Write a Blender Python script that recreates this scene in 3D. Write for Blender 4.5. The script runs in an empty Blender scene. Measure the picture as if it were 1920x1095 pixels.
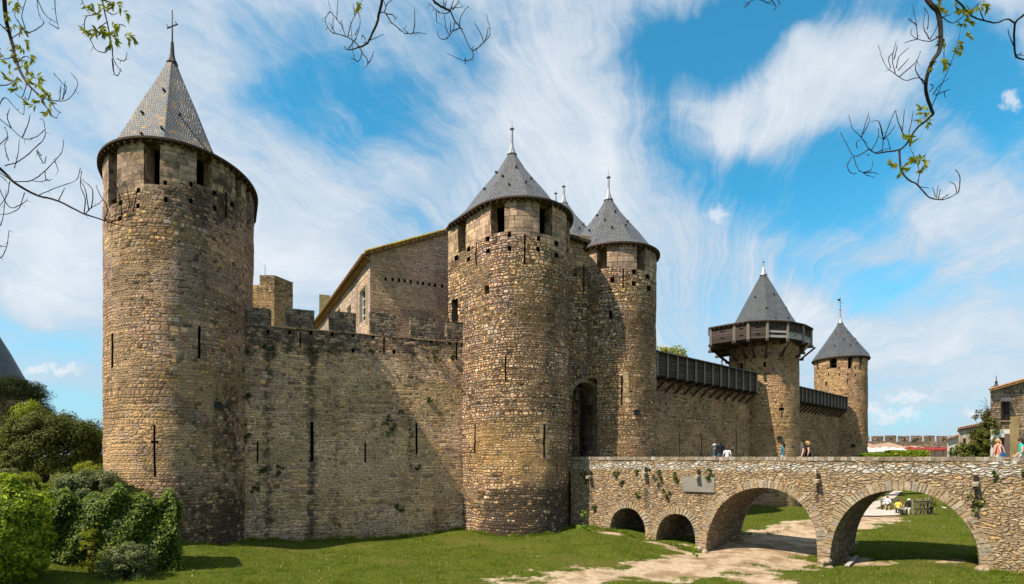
import bpy, bmesh, math, random
import numpy as np
from mathutils import Vector, Matrix, noise
from math import sin, cos, tan, pi, radians, sqrt, atan2, floor
random.seed(7); rng = np.random.default_rng(7)
SC = bpy.context.scene
COL = SC.collection
EYE = 5.0
# ------------------------------------------------------------ camera
cam_d = bpy.data.cameras.new('camera'); cam = bpy.data.objects.new('camera', cam_d); COL.objects.link(cam)
cam.location = (0, 0, EYE); cam.rotation_euler = (radians(90), 0, 0)
cam_d.sensor_width = 36; cam_d.lens = 18.75; cam_d.shift_y = 0.1607
cam_d.clip_start = 0.1; cam_d.clip_end = 6000
SC.camera = cam
# ------------------------------------------------------------ sun and exposure
SUN_AZ = radians(58.5)      # how far the sun stands to the left of the viewing axis, behind the camera
SUN_EL = radians(52)
sd = bpy.data.lights.new('sun', 'SUN'); so = bpy.data.objects.new('sun', sd); COL.objects.link(so)
sd.energy = 5.0; sd.angle = radians(0.55); sd.color = (1.0, 0.87, 0.70)
to_sun = Vector((-sin(SUN_AZ)*cos(SUN_EL), -cos(SUN_AZ)*cos(SUN_EL), sin(SUN_EL)))
so.rotation_euler = to_sun.to_track_quat('Z', 'Y').to_euler()
SC.view_settings.view_transform = 'Standard'; SC.view_settings.look = 'None'
SC.view_settings.exposure = 0.70; SC.view_settings.gamma = 1.0

# ------------------------------------------------------------ node helper
class NT:
    def __init__(s, tree):
        s.t = tree; s.n = tree.nodes; s.l = tree.links; s.x = 0
    def node(s, typ, **kw):
        n = s.n.new(typ); s.x += 40; n.location = (s.x, 0)
        for k, v in kw.items(): setattr(n, k, v)
        return n
    def put(s, sock, v):
        if v is None: return
        if isinstance(v, bpy.types.NodeSocket): s.l.new(v, sock)
        else:
            if hasattr(sock.default_value, '__len__') and not hasattr(v, '__len__'): v = (v,)*len(sock.default_value)
            if hasattr(sock.default_value, '__len__') and len(sock.default_value) == 4 and len(v) == 3: v = (*v, 1)
            sock.default_value = v
    def m(s, op, a, b=None, c=None, clamp=False):
        n = s.node('ShaderNodeMath', operation=op, use_clamp=clamp)
        for i, v in enumerate((a, b, c)):
            if v is not None: s.put(n.inputs[i], v)
        return n.outputs[0]
    def vm(s, op, a, b=None, sc=None):
        n = s.node('ShaderNodeVectorMath', operation=op)
        s.put(n.inputs[0], a)
        if b is not None: s.put(n.inputs[1], b)
        if sc is not None: s.put(n.inputs['Scale'], sc)
        return n.outputs['Value'] if op in ('LENGTH', 'DOT_PRODUCT', 'DISTANCE') else n.outputs[0]
    def sep(s, v):
        n = s.node('ShaderNodeSeparateXYZ'); s.put(n.inputs[0], v); return n.outputs
    def comb(s, x, y, z=0.0):
        n = s.node('ShaderNodeCombineXYZ')
        for i, v in enumerate((x, y, z)): s.put(n.inputs[i], v)
        return n.outputs[0]
    def noise(s, v, scale=1, detail=3, rough=.55, dim='3D', dist=0.0, color=False):
        n = s.node('ShaderNodeTexNoise', noise_dimensions=dim)
        if v is not None: s.put(n.inputs['Vector'], v)
        s.put(n.inputs['Scale'], scale); s.put(n.inputs['Detail'], detail); s.put(n.inputs['Roughness'], rough)
        s.put(n.inputs['Distortion'], dist)
        return n.outputs['Color'] if color else n.outputs[0]
    def white(s, v, dim='3D'):
        n = s.node('ShaderNodeTexWhiteNoise', noise_dimensions=dim)
        if dim == '1D': s.put(n.inputs['W'], v)
        else: s.put(n.inputs['Vector'], v)
        return n.outputs[0]
    def mix(s, f, a, b, mode='MIX'):
        n = s.node('ShaderNodeMix', data_type='RGBA', blend_type=mode)
        s.put(n.inputs[0], f); s.put(n.inputs[6], a); s.put(n.inputs[7], b)
        return n.outputs[2]
    def mixf(s, f, a, b):
        n = s.node('ShaderNodeMix', data_type='FLOAT')
        s.put(n.inputs[0], f); s.put(n.inputs[2], a); s.put(n.inputs[3], b)
        return n.outputs[0]
    def mr(s, v, a, b, c=0.0, d=1.0, smooth=True):
        n = s.node('ShaderNodeMapRange', interpolation_type='SMOOTHSTEP' if smooth else 'LINEAR')
        for i, q in enumerate((v, a, b, c, d)): s.put(n.inputs[i], q)
        return n.outputs[0]
    def ramp(s, v, stops, mode='LINEAR'):
        n = s.node('ShaderNodeValToRGB'); cr = n.color_ramp; cr.interpolation = mode
        while len(cr.elements) < len(stops): cr.elements.new(.5)
        for e, (p, c) in zip(cr.elements, stops): e.position = p; e.color = (*c, 1)
        s.put(n.inputs[0], v); return n.outputs[0]
    def uv(s): return s.node('ShaderNodeUVMap', uv_map='UVMap').outputs[0]
    def pos(s): return s.node('ShaderNodeNewGeometry').outputs['Position']
    def attr(s, name): return s.node('ShaderNodeAttribute', attribute_name=name)
    def bump(s, h, dist, strength=1.0):
        n = s.node('ShaderNodeBump'); s.put(n.inputs['Height'], h); s.put(n.inputs['Distance'], dist); s.put(n.inputs['Strength'], strength)
        return n.outputs[0]

MATS = {}
def newmat(name):
    m = bpy.data.materials.new(name); m.use_nodes = True; t = NT(m.node_tree); b = t.n['Principled BSDF']
    b.inputs['Specular IOR Level'].default_value = .25
    MATS[name] = m
    return m, t, b

# ------------------------------------------------------------ sky (world)
w = bpy.data.worlds.new('World'); SC.world = w; w.use_nodes = True
t = NT(w.node_tree); bg = t.n['Background']
sky = t.node('ShaderNodeTexSky', sky_type='NISHITA'); sky.sun_disc = False
sky.sun_elevation = SUN_EL; sky.sun_rotation = pi + SUN_AZ
sky.altitude = 150; sky.air_density = 1.0; sky.dust_density = .6; sky.ozone_density = 2.0
bg.inputs['Strength'].default_value = .081
d = t.node('ShaderNodeTexCoord').outputs['Generated']
dx, dy, dz = t.sep(d)[:3]
yy = t.m('ADD', t.m('ABSOLUTE', dy), .12)
u = t.m('DIVIDE', dx, yy); v = t.m('DIVIDE', dz, yy)          # position on the sky, in tangent units ahead of and behind the viewer
def sk(px, py):                                               # direction given as in the photograph
    x, y, z = (px-960)/1000, 1.0, (856-py)/1000; L = sqrt(x*x+y*y+z*z)
    return x/L/(y/L+.12), z/L/(y/L+.12)
UV = t.comb(u, v, 0)
warp = t.noise(UV, 2.2, 3, .55, color=True)
UVw = t.vm('ADD', UV, t.vm('SCALE', t.vm('SUBTRACT', warp, (.5, .5, .5)), sc=.16))
warp2 = t.noise(UV, 7, 3, .6, color=True)
UVw = t.vm('ADD', UVw, t.vm('SCALE', t.vm('SUBTRACT', warp2, (.5, .5, .5)), sc=.085))
def lobe(px, py, rx, ry, rot, wgt, acc):
    cx, cy = sk(px, py)
    n = t.node('ShaderNodeMapping', vector_type='TEXTURE'); t.put(n.inputs['Vector'], UVw)
    n.inputs['Location'].default_value = (cx, cy, 0); n.inputs['Rotation'].default_value = (0, 0, radians(rot))
    n.inputs['Scale'].default_value = (rx/1000*.85, ry/1000*.85, 1)
    L = t.vm('LENGTH', n.outputs[0])
    return t.m('ADD', acc, t.mr(L, 0.25, 1.25, wgt, 0.0))
acc = .70
for a in ((640,190,230,130,-20,-.50),(500,190,120,90,20,-.20),(820,90,170,110,-40,-.28),(1330,55,190,110,15,-.70),(1230,170,90,200,10,-.30),
          (1480,375,220,105,-10,-.62),(1640,310,160,70,-15,-.40),(1840,150,110,170,25,-.60),(1560,20,330,50,0,-.45),(1620,540,200,60,-10,-.40),
          (1290,300,60,130,20,-.25),(90,650,150,50,0,-.26),(130,770,110,50,0,-.30),(20,590,60,30,0,-.30),(740,420,120,60,30,-.12),
          (1690,800,130,40,0,-.18),(440,60,60,60,0,-.15),
          (1060,300,210,330,-22,.30),(1180,420,90,240,10,.22),(1530,160,270,110,20,.30),(1790,400,180,90,-15,.30),(1850,640,260,110,0,.12),(80,450,260,160,0,.22),
          (480,420,260,120,-30,.20),(260,120,160,120,10,.12),(1700,640,220,60,-10,.10),(1500,560,90,50,-20,.22),(100,330,170,130,0,.22),(90,560,130,60,0,.16),(1480,640,160,90,0,.22),(620,520,200,120,0,.20),(1180,60,70,60,30,-.15)):
    acc = lobe(*a, acc)
# fan of cirrus streaks opening upwards from one point low in the sky
ox, oy = sk(1300, 760)
fu = t.m('SUBTRACT', t.sep(UVw)[0], ox); fv = t.m('SUBTRACT', t.sep(UVw)[1], oy)
ang = t.m('ARCTAN2', fu, fv); rad = t.m('SQRT', t.m('ADD', t.m('MULTIPLY', fu, fu), t.m('MULTIPLY', fv, fv)))
streak = t.noise(t.comb(t.m('MULTIPLY', ang, 9), t.m('MULTIPLY', rad, 2.0), 3.3), 1.0, 10, .70, dist=.12)
streakf = t.noise(t.comb(t.m('MULTIPLY', ang, 34), t.m('MULTIPLY', rad, 5.5), 1.3), 1.0, 7, .70, dist=.1)
puff = t.noise(t.vm('MULTIPLY', UVw, (3.4, 6.0, 1)), 1.0, 9, .70)
mott = t.node('ShaderNodeTexVoronoi', feature='SMOOTH_F1'); t.put(mott.inputs['Vector'], t.vm('MULTIPLY', UVw, (38, 60, 1))); mott.inputs['Scale'].default_value = 1
mc = sk(1800, 420)
mmask = t.mr(t.vm('DISTANCE', UV, (mc[0], mc[1], 0)), .05, .32, .16, 0.0)
dens = t.m('ADD', acc, t.m('MULTIPLY', t.m('SUBTRACT', streak, .5), 1.15))
dens = t.m('ADD', dens, t.m('MULTIPLY', t.m('SUBTRACT', streakf, .5), .30))
dens = t.m('ADD', dens, t.m('MULTIPLY', t.m('SUBTRACT', puff, .5), .95))
dens = t.m('SUBTRACT', dens, t.m('MULTIPLY', mott.outputs['Distance'], mmask))
cov = t.mr(dens, .14, .92)
# small heaped clouds near the horizon
cu = None
for (px, py, rx, ry) in ((1705,748,46,13),(1640,770,24,12),(1658,778,26,14),(1690,778,42,11),(1838,772,30,14),(1345,402,22,16),(1898,188,16,18),(118,300+390,30,10),(60,694,26,9)):
    cx, cy = sk(px, py)
    n = t.node('ShaderNodeMapping', vector_type='TEXTURE'); t.put(n.inputs['Vector'], t.vm('ADD', UV, t.vm('SCALE', t.vm('SUBTRACT', t.noise(UV, 38, 4, .6, color=True), (.5,.5,.5)), sc=.06)))
    n.inputs['Location'].default_value = (cx, cy, 0); n.inputs['Scale'].default_value = (rx/1000, ry/1000, 1)
    q = t.mr(t.vm('LENGTH', n.outputs[0]), .2, 1.25, 1.0, 0.0)
    cu = q if cu is None else t.m('MAXIMUM', cu, q)
blue = t.mix(1.0, sky.outputs[0], (.42, 1.58, 1.64), 'MULTIPLY')
hz = t.mr(dz, -.02, .42, 1.0, 0.0)
blue = t.mix(t.m('MULTIPLY', hz, .85), blue, (3.5, 5.0, 6.3))
lum = t.noise(UVw, 4.5, 4, .6)
cl = t.mix(t.mr(t.m('ADD', dens, t.m('MULTIPLY', lum, .8)), .9, 2.0), (4.3, 5.1, 6.0), (7.1, 7.3, 7.5))
colr = t.mix(t.m('MULTIPLY', cov, .93), blue, cl)
colr = t.mix(t.m('MULTIPLY', cu, .6), colr, (7.0, 7.1, 7.3))
t.l.new(colr, bg.inputs['Color'])

# ------------------------------------------------------------ stone
TAN=(.47,.305,.195); PALE=(.65,.48,.35); OCH=(.54,.32,.13); BRN=(.26,.155,.10); GRY=(.36,.305,.27); RED=(.36,.19,.12); DRK=(.10,.075,.055)
def masonry(name, bw, bh, pal, mortar, joint=.018, bump=.05, warp=.06, rough=.9, mdepth=0.0, ragged=.35, gloss=0, vary=.5, openj=.9, pits=1.0, gain=(1.15,1.04,1.02)):
    """coursed stone: rows of uneven height, stones of uneven length, joints, pits, lichen; attribute 'tone': R dark crust and painted shade, G ochre, B cut ashlar."""
    m, t, b = newmat(name)
    uv = t.uv(); tone = t.attr('tone'); tr, tg, tb = t.sep(tone.outputs['Color'])[:3]
    tb = t.m('GREATER_THAN', tb, .5)
    wv = t.noise(uv, 1.7, 2, .5, dim='2D', color=True); wv2 = t.noise(uv, 7.5, 3, .6, dim='2D', color=True)
    k1 = t.mixf(tb, warp*2.2, .02); k2 = t.mixf(tb, warp, .008)
    p = t.vm('ADD', uv, t.vm('SCALE', t.vm('SUBTRACT', wv, (.5,.5,.5)), sc=k1))
    p = t.vm('ADD', p, t.vm('SCALE', t.vm('SUBTRACT', wv2, (.5,.5,.5)), sc=k2))
    x, y = t.sep(p)[:2]
    pq = t.mr(t.m('GREATER_THAN', t.noise(uv, .33, 3, .6, dim='2D'), .54), 0, 1, 1.0, .70, False); pq = t.m('MULTIPLY', pq, t.mr(t.m('GREATER_THAN', t.noise(t.vm('ADD', uv, (31, 17, 0)), .3, 3, .6, dim='2D'), .58), 0, 1, 1.0, 1.38, False))
    BW = t.mixf(tb, t.m('MULTIPLY', bw, pq), .52); BH = t.mixf(tb, t.m('MULTIPLY', bh, pq), .30)
    v = t.m('DIVIDE', y, BH); v = t.m('ADD', v, t.m('MULTIPLY', t.noise(t.comb(0, t.m('MULTIPLY', v, .55)), 1, 1, .5, dim='2D'), 1.6))
    row = t.m('FLOOR', v); fv = t.m('FRACT', v); rr = t.white(row, '1D')
    uu = t.m('ADD', t.m('MULTIPLY', t.m('DIVIDE', x, BW), t.m('ADD', 1-vary*.5, t.m('MULTIPLY', rr, vary))), t.m('MULTIPLY', rr, 37.0))
    uu = t.m('ADD', uu, t.m('MULTIPLY', t.noise(t.comb(t.m('MULTIPLY', uu, .6), t.m('MULTIPLY', row, 3.7)), 1, 1, .5, dim='2D'), 1.5))
    cu = t.m('FLOOR', uu); fu = t.m('FRACT', uu)
    eu = t.m('MULTIPLY', t.m('MINIMUM', fu, t.m('SUBTRACT', 1, fu)), t.m('MULTIPLY', BW, .8)); ev = t.m('MULTIPLY', t.m('MINIMUM', fv, t.m('SUBTRACT', 1, fv)), BH)
    e = t.m('MINIMUM', eu, ev)
    # rounded corners
    kk = .05; e = t.m('SUBTRACT', e, t.m('MULTIPLY', t.mr(t.m('ADD', eu, ev), .0, kk*1.6, 1.0, 0.0), .012))
    idv = t.comb(cu, row, 0); r1 = t.white(idv, '2D'); r2 = t.white(t.comb(cu, row, 5.5), '3D'); r3 = t.white(t.comb(cu, row, 9.1), '3D')
    J = t.mixf(tb, joint*1.25, .008)
    Jn = t.m('MULTIPLY', J, t.m('ADD', .35, t.m('MULTIPLY', t.noise(uv, 2.3, 3, .6, dim='2D'), 1.3)))
    stone = t.mr(t.m('DIVIDE', e, Jn), .35, 1.25)
    n = len(pal); stops = [(i/n, c) for i, c in enumerate(pal)]
    big = t.noise(uv, .34, 4, .62, dim='2D'); mid = t.noise(uv, 2.6, 4, .65, dim='2D'); fine = t.noise(uv, 22, 4, .7, dim='2D')
    idx = t.m('FRACT', t.m('ADD', r1, t.m('MULTIPLY', big, .5)))
    c = t.ramp(idx, stops, 'CONSTANT')
    cs = t.mix(tb, c, t.ramp(r1, [(0, (.38,.265,.18)), (.35, (.42,.30,.205)), (.7, (.36,.255,.18)), (.9,(.45,.335,.23))], 'CONSTANT'))
    cs = t.mix(1.0, cs, t.comb(t.mr(r2,0,1,.62,1.34,False), t.mr(r2,0,1,.62,1.31,False), t.mr(r2,0,1,.64,1.27,False)), 'MULTIPLY')
    cs = t.mix(t.m('MULTIPLY', t.mr(big, .35, .7), .28), cs, (.40,.31,.20))
    gr = t.mr(t.noise(uv, .9, 5, .7, dim='2D'), .56, .72); cs = t.mix(t.m('MULTIPLY', gr, .45), cs, (.24,.225,.20))
    f2 = t.m('ADD', t.mr(mid, .3, .75, .66, 1.2, False), t.m('MULTIPLY', t.m('SUBTRACT', fine, .5), .75))
    cs = t.mix(1.0, cs, t.comb(f2, f2, f2), 'MULTIPLY')
    pit = t.mr(r3, .93, .94); pit = t.m('MULTIPLY', pit, t.mixf(tb, pits, 0.0))
    cm = t.mix(t.mr(mid, .35, .65), mortar, tuple(q*.62 for q in mortar))
    op = t.mr(t.noise(uv, .42, 5, .7, dim='2D'), .44, .56); cm = t.mix(t.m('MULTIPLY', t.m('MULTIPLY', op, openj), t.m('SUBTRACT', 1.0, tb)), cm, (.06,.042,.028))
    col = t.mix(stone, cm, cs)
    col = t.mix(t.m('MULTIPLY', pit, .75), col, (.05,.035,.022))
    # stains; the dark tone also holds some painted shade
    och = t.m('MULTIPLY', tg, t.mr(t.noise(uv, 1.4, 4, .65, dim='2D'), .3, .6)); col = t.mix(t.m('MULTIPLY', och, .62), col, (.46,.29,.115))
    sn = t.mr(t.m('ADD', tr, t.m('MULTIPLY', t.m('SUBTRACT', t.noise(uv, 2.2, 7, .78, dim='2D'), .5), 2.3)), .25, .85)
    sn = t.m('MULTIPLY', t.m('MULTIPLY', sn, t.mr(tr, .0, .12)), t.m('SUBTRACT', 1.0, t.m('MULTIPLY', t.mr(r2, .86, .88), .75)))
    col = t.mix(t.m('MULTIPLY', sn, .86), col, (.042,.034,.027))
    wl = t.mr(t.noise(uv, 7, 3, .6, dim='2D'), .72, .76); col = t.mix(t.m('MULTIPLY', wl, .35), col, (.50,.47,.42))
    rp = t.node('ShaderNodeTexVoronoi', feature='F1', voronoi_dimensions='2D'); t.put(rp.inputs['Vector'], t.vm('MULTIPLY', p, (.42, .62, 1))); rp.inputs['Scale'].default_value = 1
    rc = t.sep(rp.outputs['Color']); col = t.mix(1.0, col, t.comb(t.mr(rc[0], 0, 1, .80, 1.20, False), t.mr(rc[0], 0, 1, .81, 1.19, False), t.m('ADD', t.mr(rc[0], 0, 1, .80, 1.18, False), t.mr(rc[1], 0, 1, -.10, .12, False))), 'MULTIPLY')   # rebuilt patches of other stone
    col = t.mix(1.0, col, gain, 'MULTIPLY')
    t.l.new(col, b.inputs['Base Color']); b.inputs['Roughness'].default_value = rough
    b.inputs['Specular IOR Level'].default_value = .15
    prof = t.mr(e, 0.0, t.mixf(tb, .055, .02))
    prot = t.m('MULTIPLY', r2, t.mixf(tb, .75, .12))
    h = t.m('MULTIPLY', t.m('MULTIPLY', stone, prof), t.m('ADD', .55, prot))
    h = t.m('ADD', h, t.m('MULTIPLY', mid, t.mixf(tb, ragged*1.4, .15))); h = t.m('ADD', h, t.m('MULTIPLY', fine, t.mixf(tb, ragged*.8, .10)))
    h = t.m('SUBTRACT', h, t.m('MULTIPLY', pit, .9))
    t.l.new(t.bump(h, bump), b.inputs['Normal'])
    return m

def rubble(name, sx, sy, pal, mortar, joint=.10, bump=.07, white_band=True):
    m, t, b = newmat(name)
    uv = t.uv(); tone = t.attr('tone'); tr, tg, tb = t.sep(tone.outputs['Color'])[:3]
    p = t.vm('ADD', uv, t.vm('SCALE', t.vm('SUBTRACT', t.noise(uv, 3.0, 3, .6, dim='2D', color=True), (.5,.5,.5)), sc=.22))
    p = t.vm('MULTIPLY', p, (1/sx, 1/sy, 1))
    lw = t.noise(uv, .8, 2, .5, dim='2D', color=True); p = t.vm('ADD', p, t.vm('SCALE', t.vm('SUBTRACT', lw, (.5,.5,.5)), sc=3.0))
    sw = t.noise(uv, .35, 1, .5, dim='2D'); p = t.vm('SCALE', p, sc=t.mr(sw, .3, .7, .92, 1.08, False)) if False else p
    def vor(feat):
        n = t.node('ShaderNodeTexVoronoi', feature=feat, voronoi_dimensions='2D'); t.put(n.inputs['Vector'], p); n.inputs['Scale'].default_value = 1; n.inputs['Randomness'].default_value = 1.0
        return n
    e = vor('DISTANCE_TO_EDGE').outputs['Distance']; cc = t.sep(vor('F1').outputs['Color'])
    mid = t.noise(uv, 3.4, 4, .65, dim='2D'); fine = t.noise(uv, 24, 4, .7, dim='2D'); big = t.noise(uv, .45, 4, .6, dim='2D')
    Jn = t.m('MULTIPLY', joint, t.m('ADD', .4, t.m('MULTIPLY', mid, 1.3)))
    stone = t.mr(t.m('DIVIDE', e, Jn), .5, 1.2)
    n = len(pal); c = t.ramp(t.m('FRACT', t.m('ADD', cc[0], t.m('MULTIPLY', big, .4))), [(i/n, q) for i, q in enumerate(pal)], 'CONSTANT')
    f = t.m('ADD', t.mr(cc[1], 0, 1, .72, 1.2, False), t.m('MULTIPLY', t.m('SUBTRACT', fine, .5), .8)); c = t.mix(1.0, c, t.comb(f, f, f), 'MULTIPLY')
    c = t.mix(t.m('MULTIPLY', t.m('GREATER_THAN', tb, .5), t.mr(cc[2], .08, .18)), c, t.mix(cc[1], (.38,.36,.33), (.70,.69,.66)))
    cm = t.mix(t.mr(mid, .35, .62), mortar, tuple(q*.55 for q in mortar))
    col = t.mix(stone, cm, c)
    dk = t.mr(t.m('MULTIPLY', t.noise(uv, 5, 4, .7, dim='2D'), t.m('SUBTRACT', 1.15, stone)), .46, .62); col = t.mix(t.m('MULTIPLY', dk, .75), col, (.055,.04,.028))
    col = t.mix(t.m('MULTIPLY', tg, t.mr(big, .3, .6)), col, (.42,.27,.12))
    sn = t.mr(t.m('ADD', tr, t.m('MULTIPLY', t.m('SUBTRACT', t.noise(uv, 3.2, 6, .72, dim='2D'), .5), 1.3)), .35, .8); sn = t.m('MULTIPLY', sn, t.mr(tr, 0, .15))
    col = t.mix(t.m('MULTIPLY', sn, .8), col, (.055,.045,.036))
    t.l.new(col, b.inputs['Base Color']); b.inputs['Roughness'].default_value = .92; b.inputs['Specular IOR Level'].default_value = .15
    h = t.m('MULTIPLY', t.m('MULTIPLY', stone, t.mr(e, 0, .3)), t.m('ADD', .5, t.m('MULTIPLY', cc[1], .9)))
    h = t.m('ADD', h, t.m('ADD', t.m('MULTIPLY', mid, .5), t.m('MULTIPLY', fine, .25)))
    t.l.new(t.bump(h, bump), b.inputs['Normal'])
    return m

M_T1 = masonry('stone_brown_tower', .235, .155, [TAN, (.40,.255,.17), (.51,.32,.215), BRN, (.45,.29,.195), GRY, (.37,.225,.155), OCH, RED, (.43,.275,.19)], (.40,.29,.20), joint=.018, bump=.08, warp=.07, openj=.6, gain=(1.10,1.09,1.07))
M_GT = masonry('stone_gold_tower', .24, .145, [PALE, (.56,.39,.265), (.61,.435,.30), OCH, (.55,.38,.255), PALE, (.45,.30,.195), GRY, (.65,.44,.26), RED], (.17,.115,.07), joint=.026, bump=.095, warp=.09, ragged=.5, openj=.7, gain=(1.13,1.11,1.08))
M_CW = masonry('stone_curtain_wall', .29, .155, [(.46,.315,.17), (.38,.27,.155), (.53,.36,.195), (.29,.185,.105), (.41,.305,.195), (.58,.37,.165), (.34,.25,.16), (.47,.30,.15)], (.60,.45,.28), joint=.020, bump=.08, warp=.09, openj=.3, pits=.6, gain=(1.24,1.16,1.20))
M_FAR = masonry('stone_far_walls', .26, .15, [(.47,.325,.175), (.39,.265,.145), (.53,.36,.195), (.31,.21,.12), (.43,.30,.175), (.37,.28,.185)], (.35,.25,.15), joint=.018, bump=.07, warp=.09, openj=.5, gain=(1.22,1.14,1.12))
M_HS = masonry('stone_house_rubble', .26, .12, [(.54,.37,.235), (.60,.44,.285), (.43,.29,.18), (.55,.36,.22), (.46,.36,.26)], (.48,.38,.27), joint=.02, bump=.06, warp=.08, openj=.15, pits=.25, gain=(1.38,1.22,1.2))
M_PLS = masonry('stone_pale_house', .30, .14, [(.46,.38,.29), (.40,.32,.24), (.52,.45,.36), (.36,.29,.21)], (.44,.38,.30), joint=.02, bump=.05, warp=.07, openj=0, pits=.3)
M_BR = rubble('stone_bridge_rubble', .28, .12, [(.45,.325,.20), (.36,.25,.15), (.50,.385,.255), (.29,.20,.125), (.46,.295,.14), (.33,.265,.195), (.40,.295,.19)], (.50,.385,.26), joint=.12, bump=.12)
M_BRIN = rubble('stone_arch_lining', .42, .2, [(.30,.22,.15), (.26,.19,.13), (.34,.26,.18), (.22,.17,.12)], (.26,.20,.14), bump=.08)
M_MER = masonry('stone_grey_merlons', .34, .19, [(.27,.235,.195), (.22,.195,.165), (.31,.265,.21), (.19,.165,.14), (.25,.225,.20)], (.36,.32,.265), joint=.018, bump=.06, warp=.05, openj=.1, pits=.4)
M_ASH = masonry('stone_cut_blocks', .62, .34, [(.30,.235,.16), (.35,.27,.18), (.27,.21,.15), (.32,.26,.19)], (.22,.17,.12), joint=.01, bump=.02, warp=.01, ragged=.2)

def simple(name, col, rough=.8, spec=.25, metal=0, var=.25, scale=3, bump=0, bscale=20, col2=None):
    m, t, b = newmat(name); p = t.node('ShaderNodeTexCoord').outputs['Object']
    n = t.noise(p, scale, 4, .6); c2 = col2 or tuple(q*(1-var) for q in col)
    t.l.new(t.mix(t.mr(n, .35, .65), col, c2), b.inputs['Base Color'])
    b.inputs['Roughness'].default_value = rough; b.inputs['Specular IOR Level'].default_value = spec; b.inputs['Metallic'].default_value = metal
    if bump: t.l.new(t.bump(t.noise(p, bscale, 3, .6), bump), b.inputs['Normal'])
    return m
M_INT = simple('dark_interior', (.035,.028,.022), .95, .05)  # near black, standing for the shade inside openings
M_IRON = simple('iron', (.03,.028,.027), .6, .4)
M_LEAD = simple('lead_grey', (.30,.32,.35), .45, .5, metal=.3)
M_PLAQ = simple('dark_plaque', (.012,.012,.014), .5, .3)
M_BARK = simple('bark', (.055,.042,.032), .9, .1, bump=.01)
M_TWIG = simple('twig', (.035,.024,.018), .9, .1)
M_PLAST = simple('plaster', (.60,.55,.46), .9, .1, var=.2, scale=1.2)
M_WHITEP = simple('white_plaster', (.72,.69,.63), .9, .1, var=.12, scale=1.2)
M_BEIGEP = simple('beige_plaster', (.46,.38,.26), .9, .1, var=.2, scale=1.2)
M_GLASS = simple('window_glass', (.06,.075,.09), .12, .6)
M_FRAME = simple('window_frame_paint', (.62,.60,.55), .6, .3)
M_GREYS = simple('grey_slab', (.24,.225,.195), .9, .1, var=.15, scale=2, bump=.01)

def wood(name, c1, c2, plank=.22, axis=2):
    m, t, b = newmat(name); uv = t.uv(); x, y = t.sep(uv)[:2]
    v = t.m('DIVIDE', y, plank); row = t.m('FLOOR', v); f = t.m('FRACT', v)
    g = t.noise(t.comb(t.m('MULTIPLY', x, 1.2), t.m('MULTIPLY', y, 26), row), 1, 5, .7)
    r = t.white(t.comb(row, t.m('FLOOR', t.m('DIVIDE', x, 2.1)), 0), '2D')
    c = t.mix(t.m('ADD', t.m('MULTIPLY', g, .6), t.m('MULTIPLY', r, .5)), c1, c2)
    gap = t.mr(t.m('MINIMUM', f, t.m('SUBTRACT', 1, f)), .03, .09)
    c = t.mix(gap, (.012,.01,.008), c)
    t.l.new(c, b.inputs['Base Color']); b.inputs['Roughness'].default_value = .85; b.inputs['Specular IOR Level'].default_value = .2
    t.l.new(t.bump(t.m('ADD', t.m('MULTIPLY', gap, 1.0), t.m('MULTIPLY', g, .4)), .025), b.inputs['Normal'])
    return m
M_WOOD = wood('weathered_planks', (.028,.021,.018), (.095,.075,.065))
M_WOODP = wood('pale_planks', (.22,.20,.185), (.42,.40,.38))
M_BEAM = simple('oak_beam', (.060,.043,.032), .85, .2, scale=6, bump=.01)
M_POST = simple('grey_oak_post', (.24,.205,.175), .85, .2, scale=8, bump=.01)
M_EAVE = simple('eave_wood', (.075,.052,.036), .9, .1, scale=5)

def slate(name, base, lich=0.0, tw=.24, th=.17, light=1.0):
    m, t, b = newmat(name); uv = t.uv(); x, y = t.sep(uv)[:2]
    v = t.m('DIVIDE', y, th); row = t.m('FLOOR', v); fv = t.m('FRACT', v)
    uu = t.m('ADD', t.m('DIVIDE', x, tw), t.m('ADD', t.m('MULTIPLY', row, .5), t.m('MULTIPLY', t.white(row, '1D'), .2)))
    cu = t.m('FLOOR', uu); fu = t.m('FRACT', uu); r = t.white(t.comb(cu, row, 0), '2D'); r2 = t.white(t.comb(cu, row, 4.1))
    c = t.mix(r, tuple(q*.80*light for q in base), tuple(q*1.20*light for q in base))
    c = t.mix(t.mr(t.noise(uv, 1.1, 4, .6, dim='2D'), .4, .7), c, t.mix(.5, c, tuple(q*.6*light for q in base)))
    edge = t.mr(t.m('MINIMUM', t.m('MINIMUM', fu, t.m('SUBTRACT', 1, fu)), fv), .02, .2)
    c = t.mix(edge, (.03,.03,.03), c)
    if lich:
        l = t.mr(t.m('ADD', t.noise(uv, 1.3, 6, .75, dim='2D'), t.m('MULTIPLY', t.m('SUBTRACT', r2, .5), .22)), .57, .66)
        c = t.mix(t.m('MULTIPLY', l, .85), c, t.mix(r, (.20,.11,.025), (.34,.20,.05)))
    t.l.new(c, b.inputs['Base Color']); t.l.new(t.m('ADD', .38, t.m('MULTIPLY', r2, .3)), b.inputs['Roughness']); b.inputs['Specular IOR Level'].default_value = .5
    h = t.m('ADD', t.m('MULTIPLY', t.m('SUBTRACT', 1, fv), .8), t.m('ADD', t.m('MULTIPLY', r, .35), t.m('MULTIPLY', edge, .3)))
    t.l.new(t.bump(h, .06), b.inputs['Normal']); return m
M_SL1 = slate('slate_lichen', (.115,.122,.132), 1.0, .22, .16)
M_SL2 = slate('slate_grey', (.115,.120,.130), 0.0, .24, .16)
M_SL3 = slate('slate_blue', (.075,.085,.095), 0.0, .2, .14)

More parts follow.
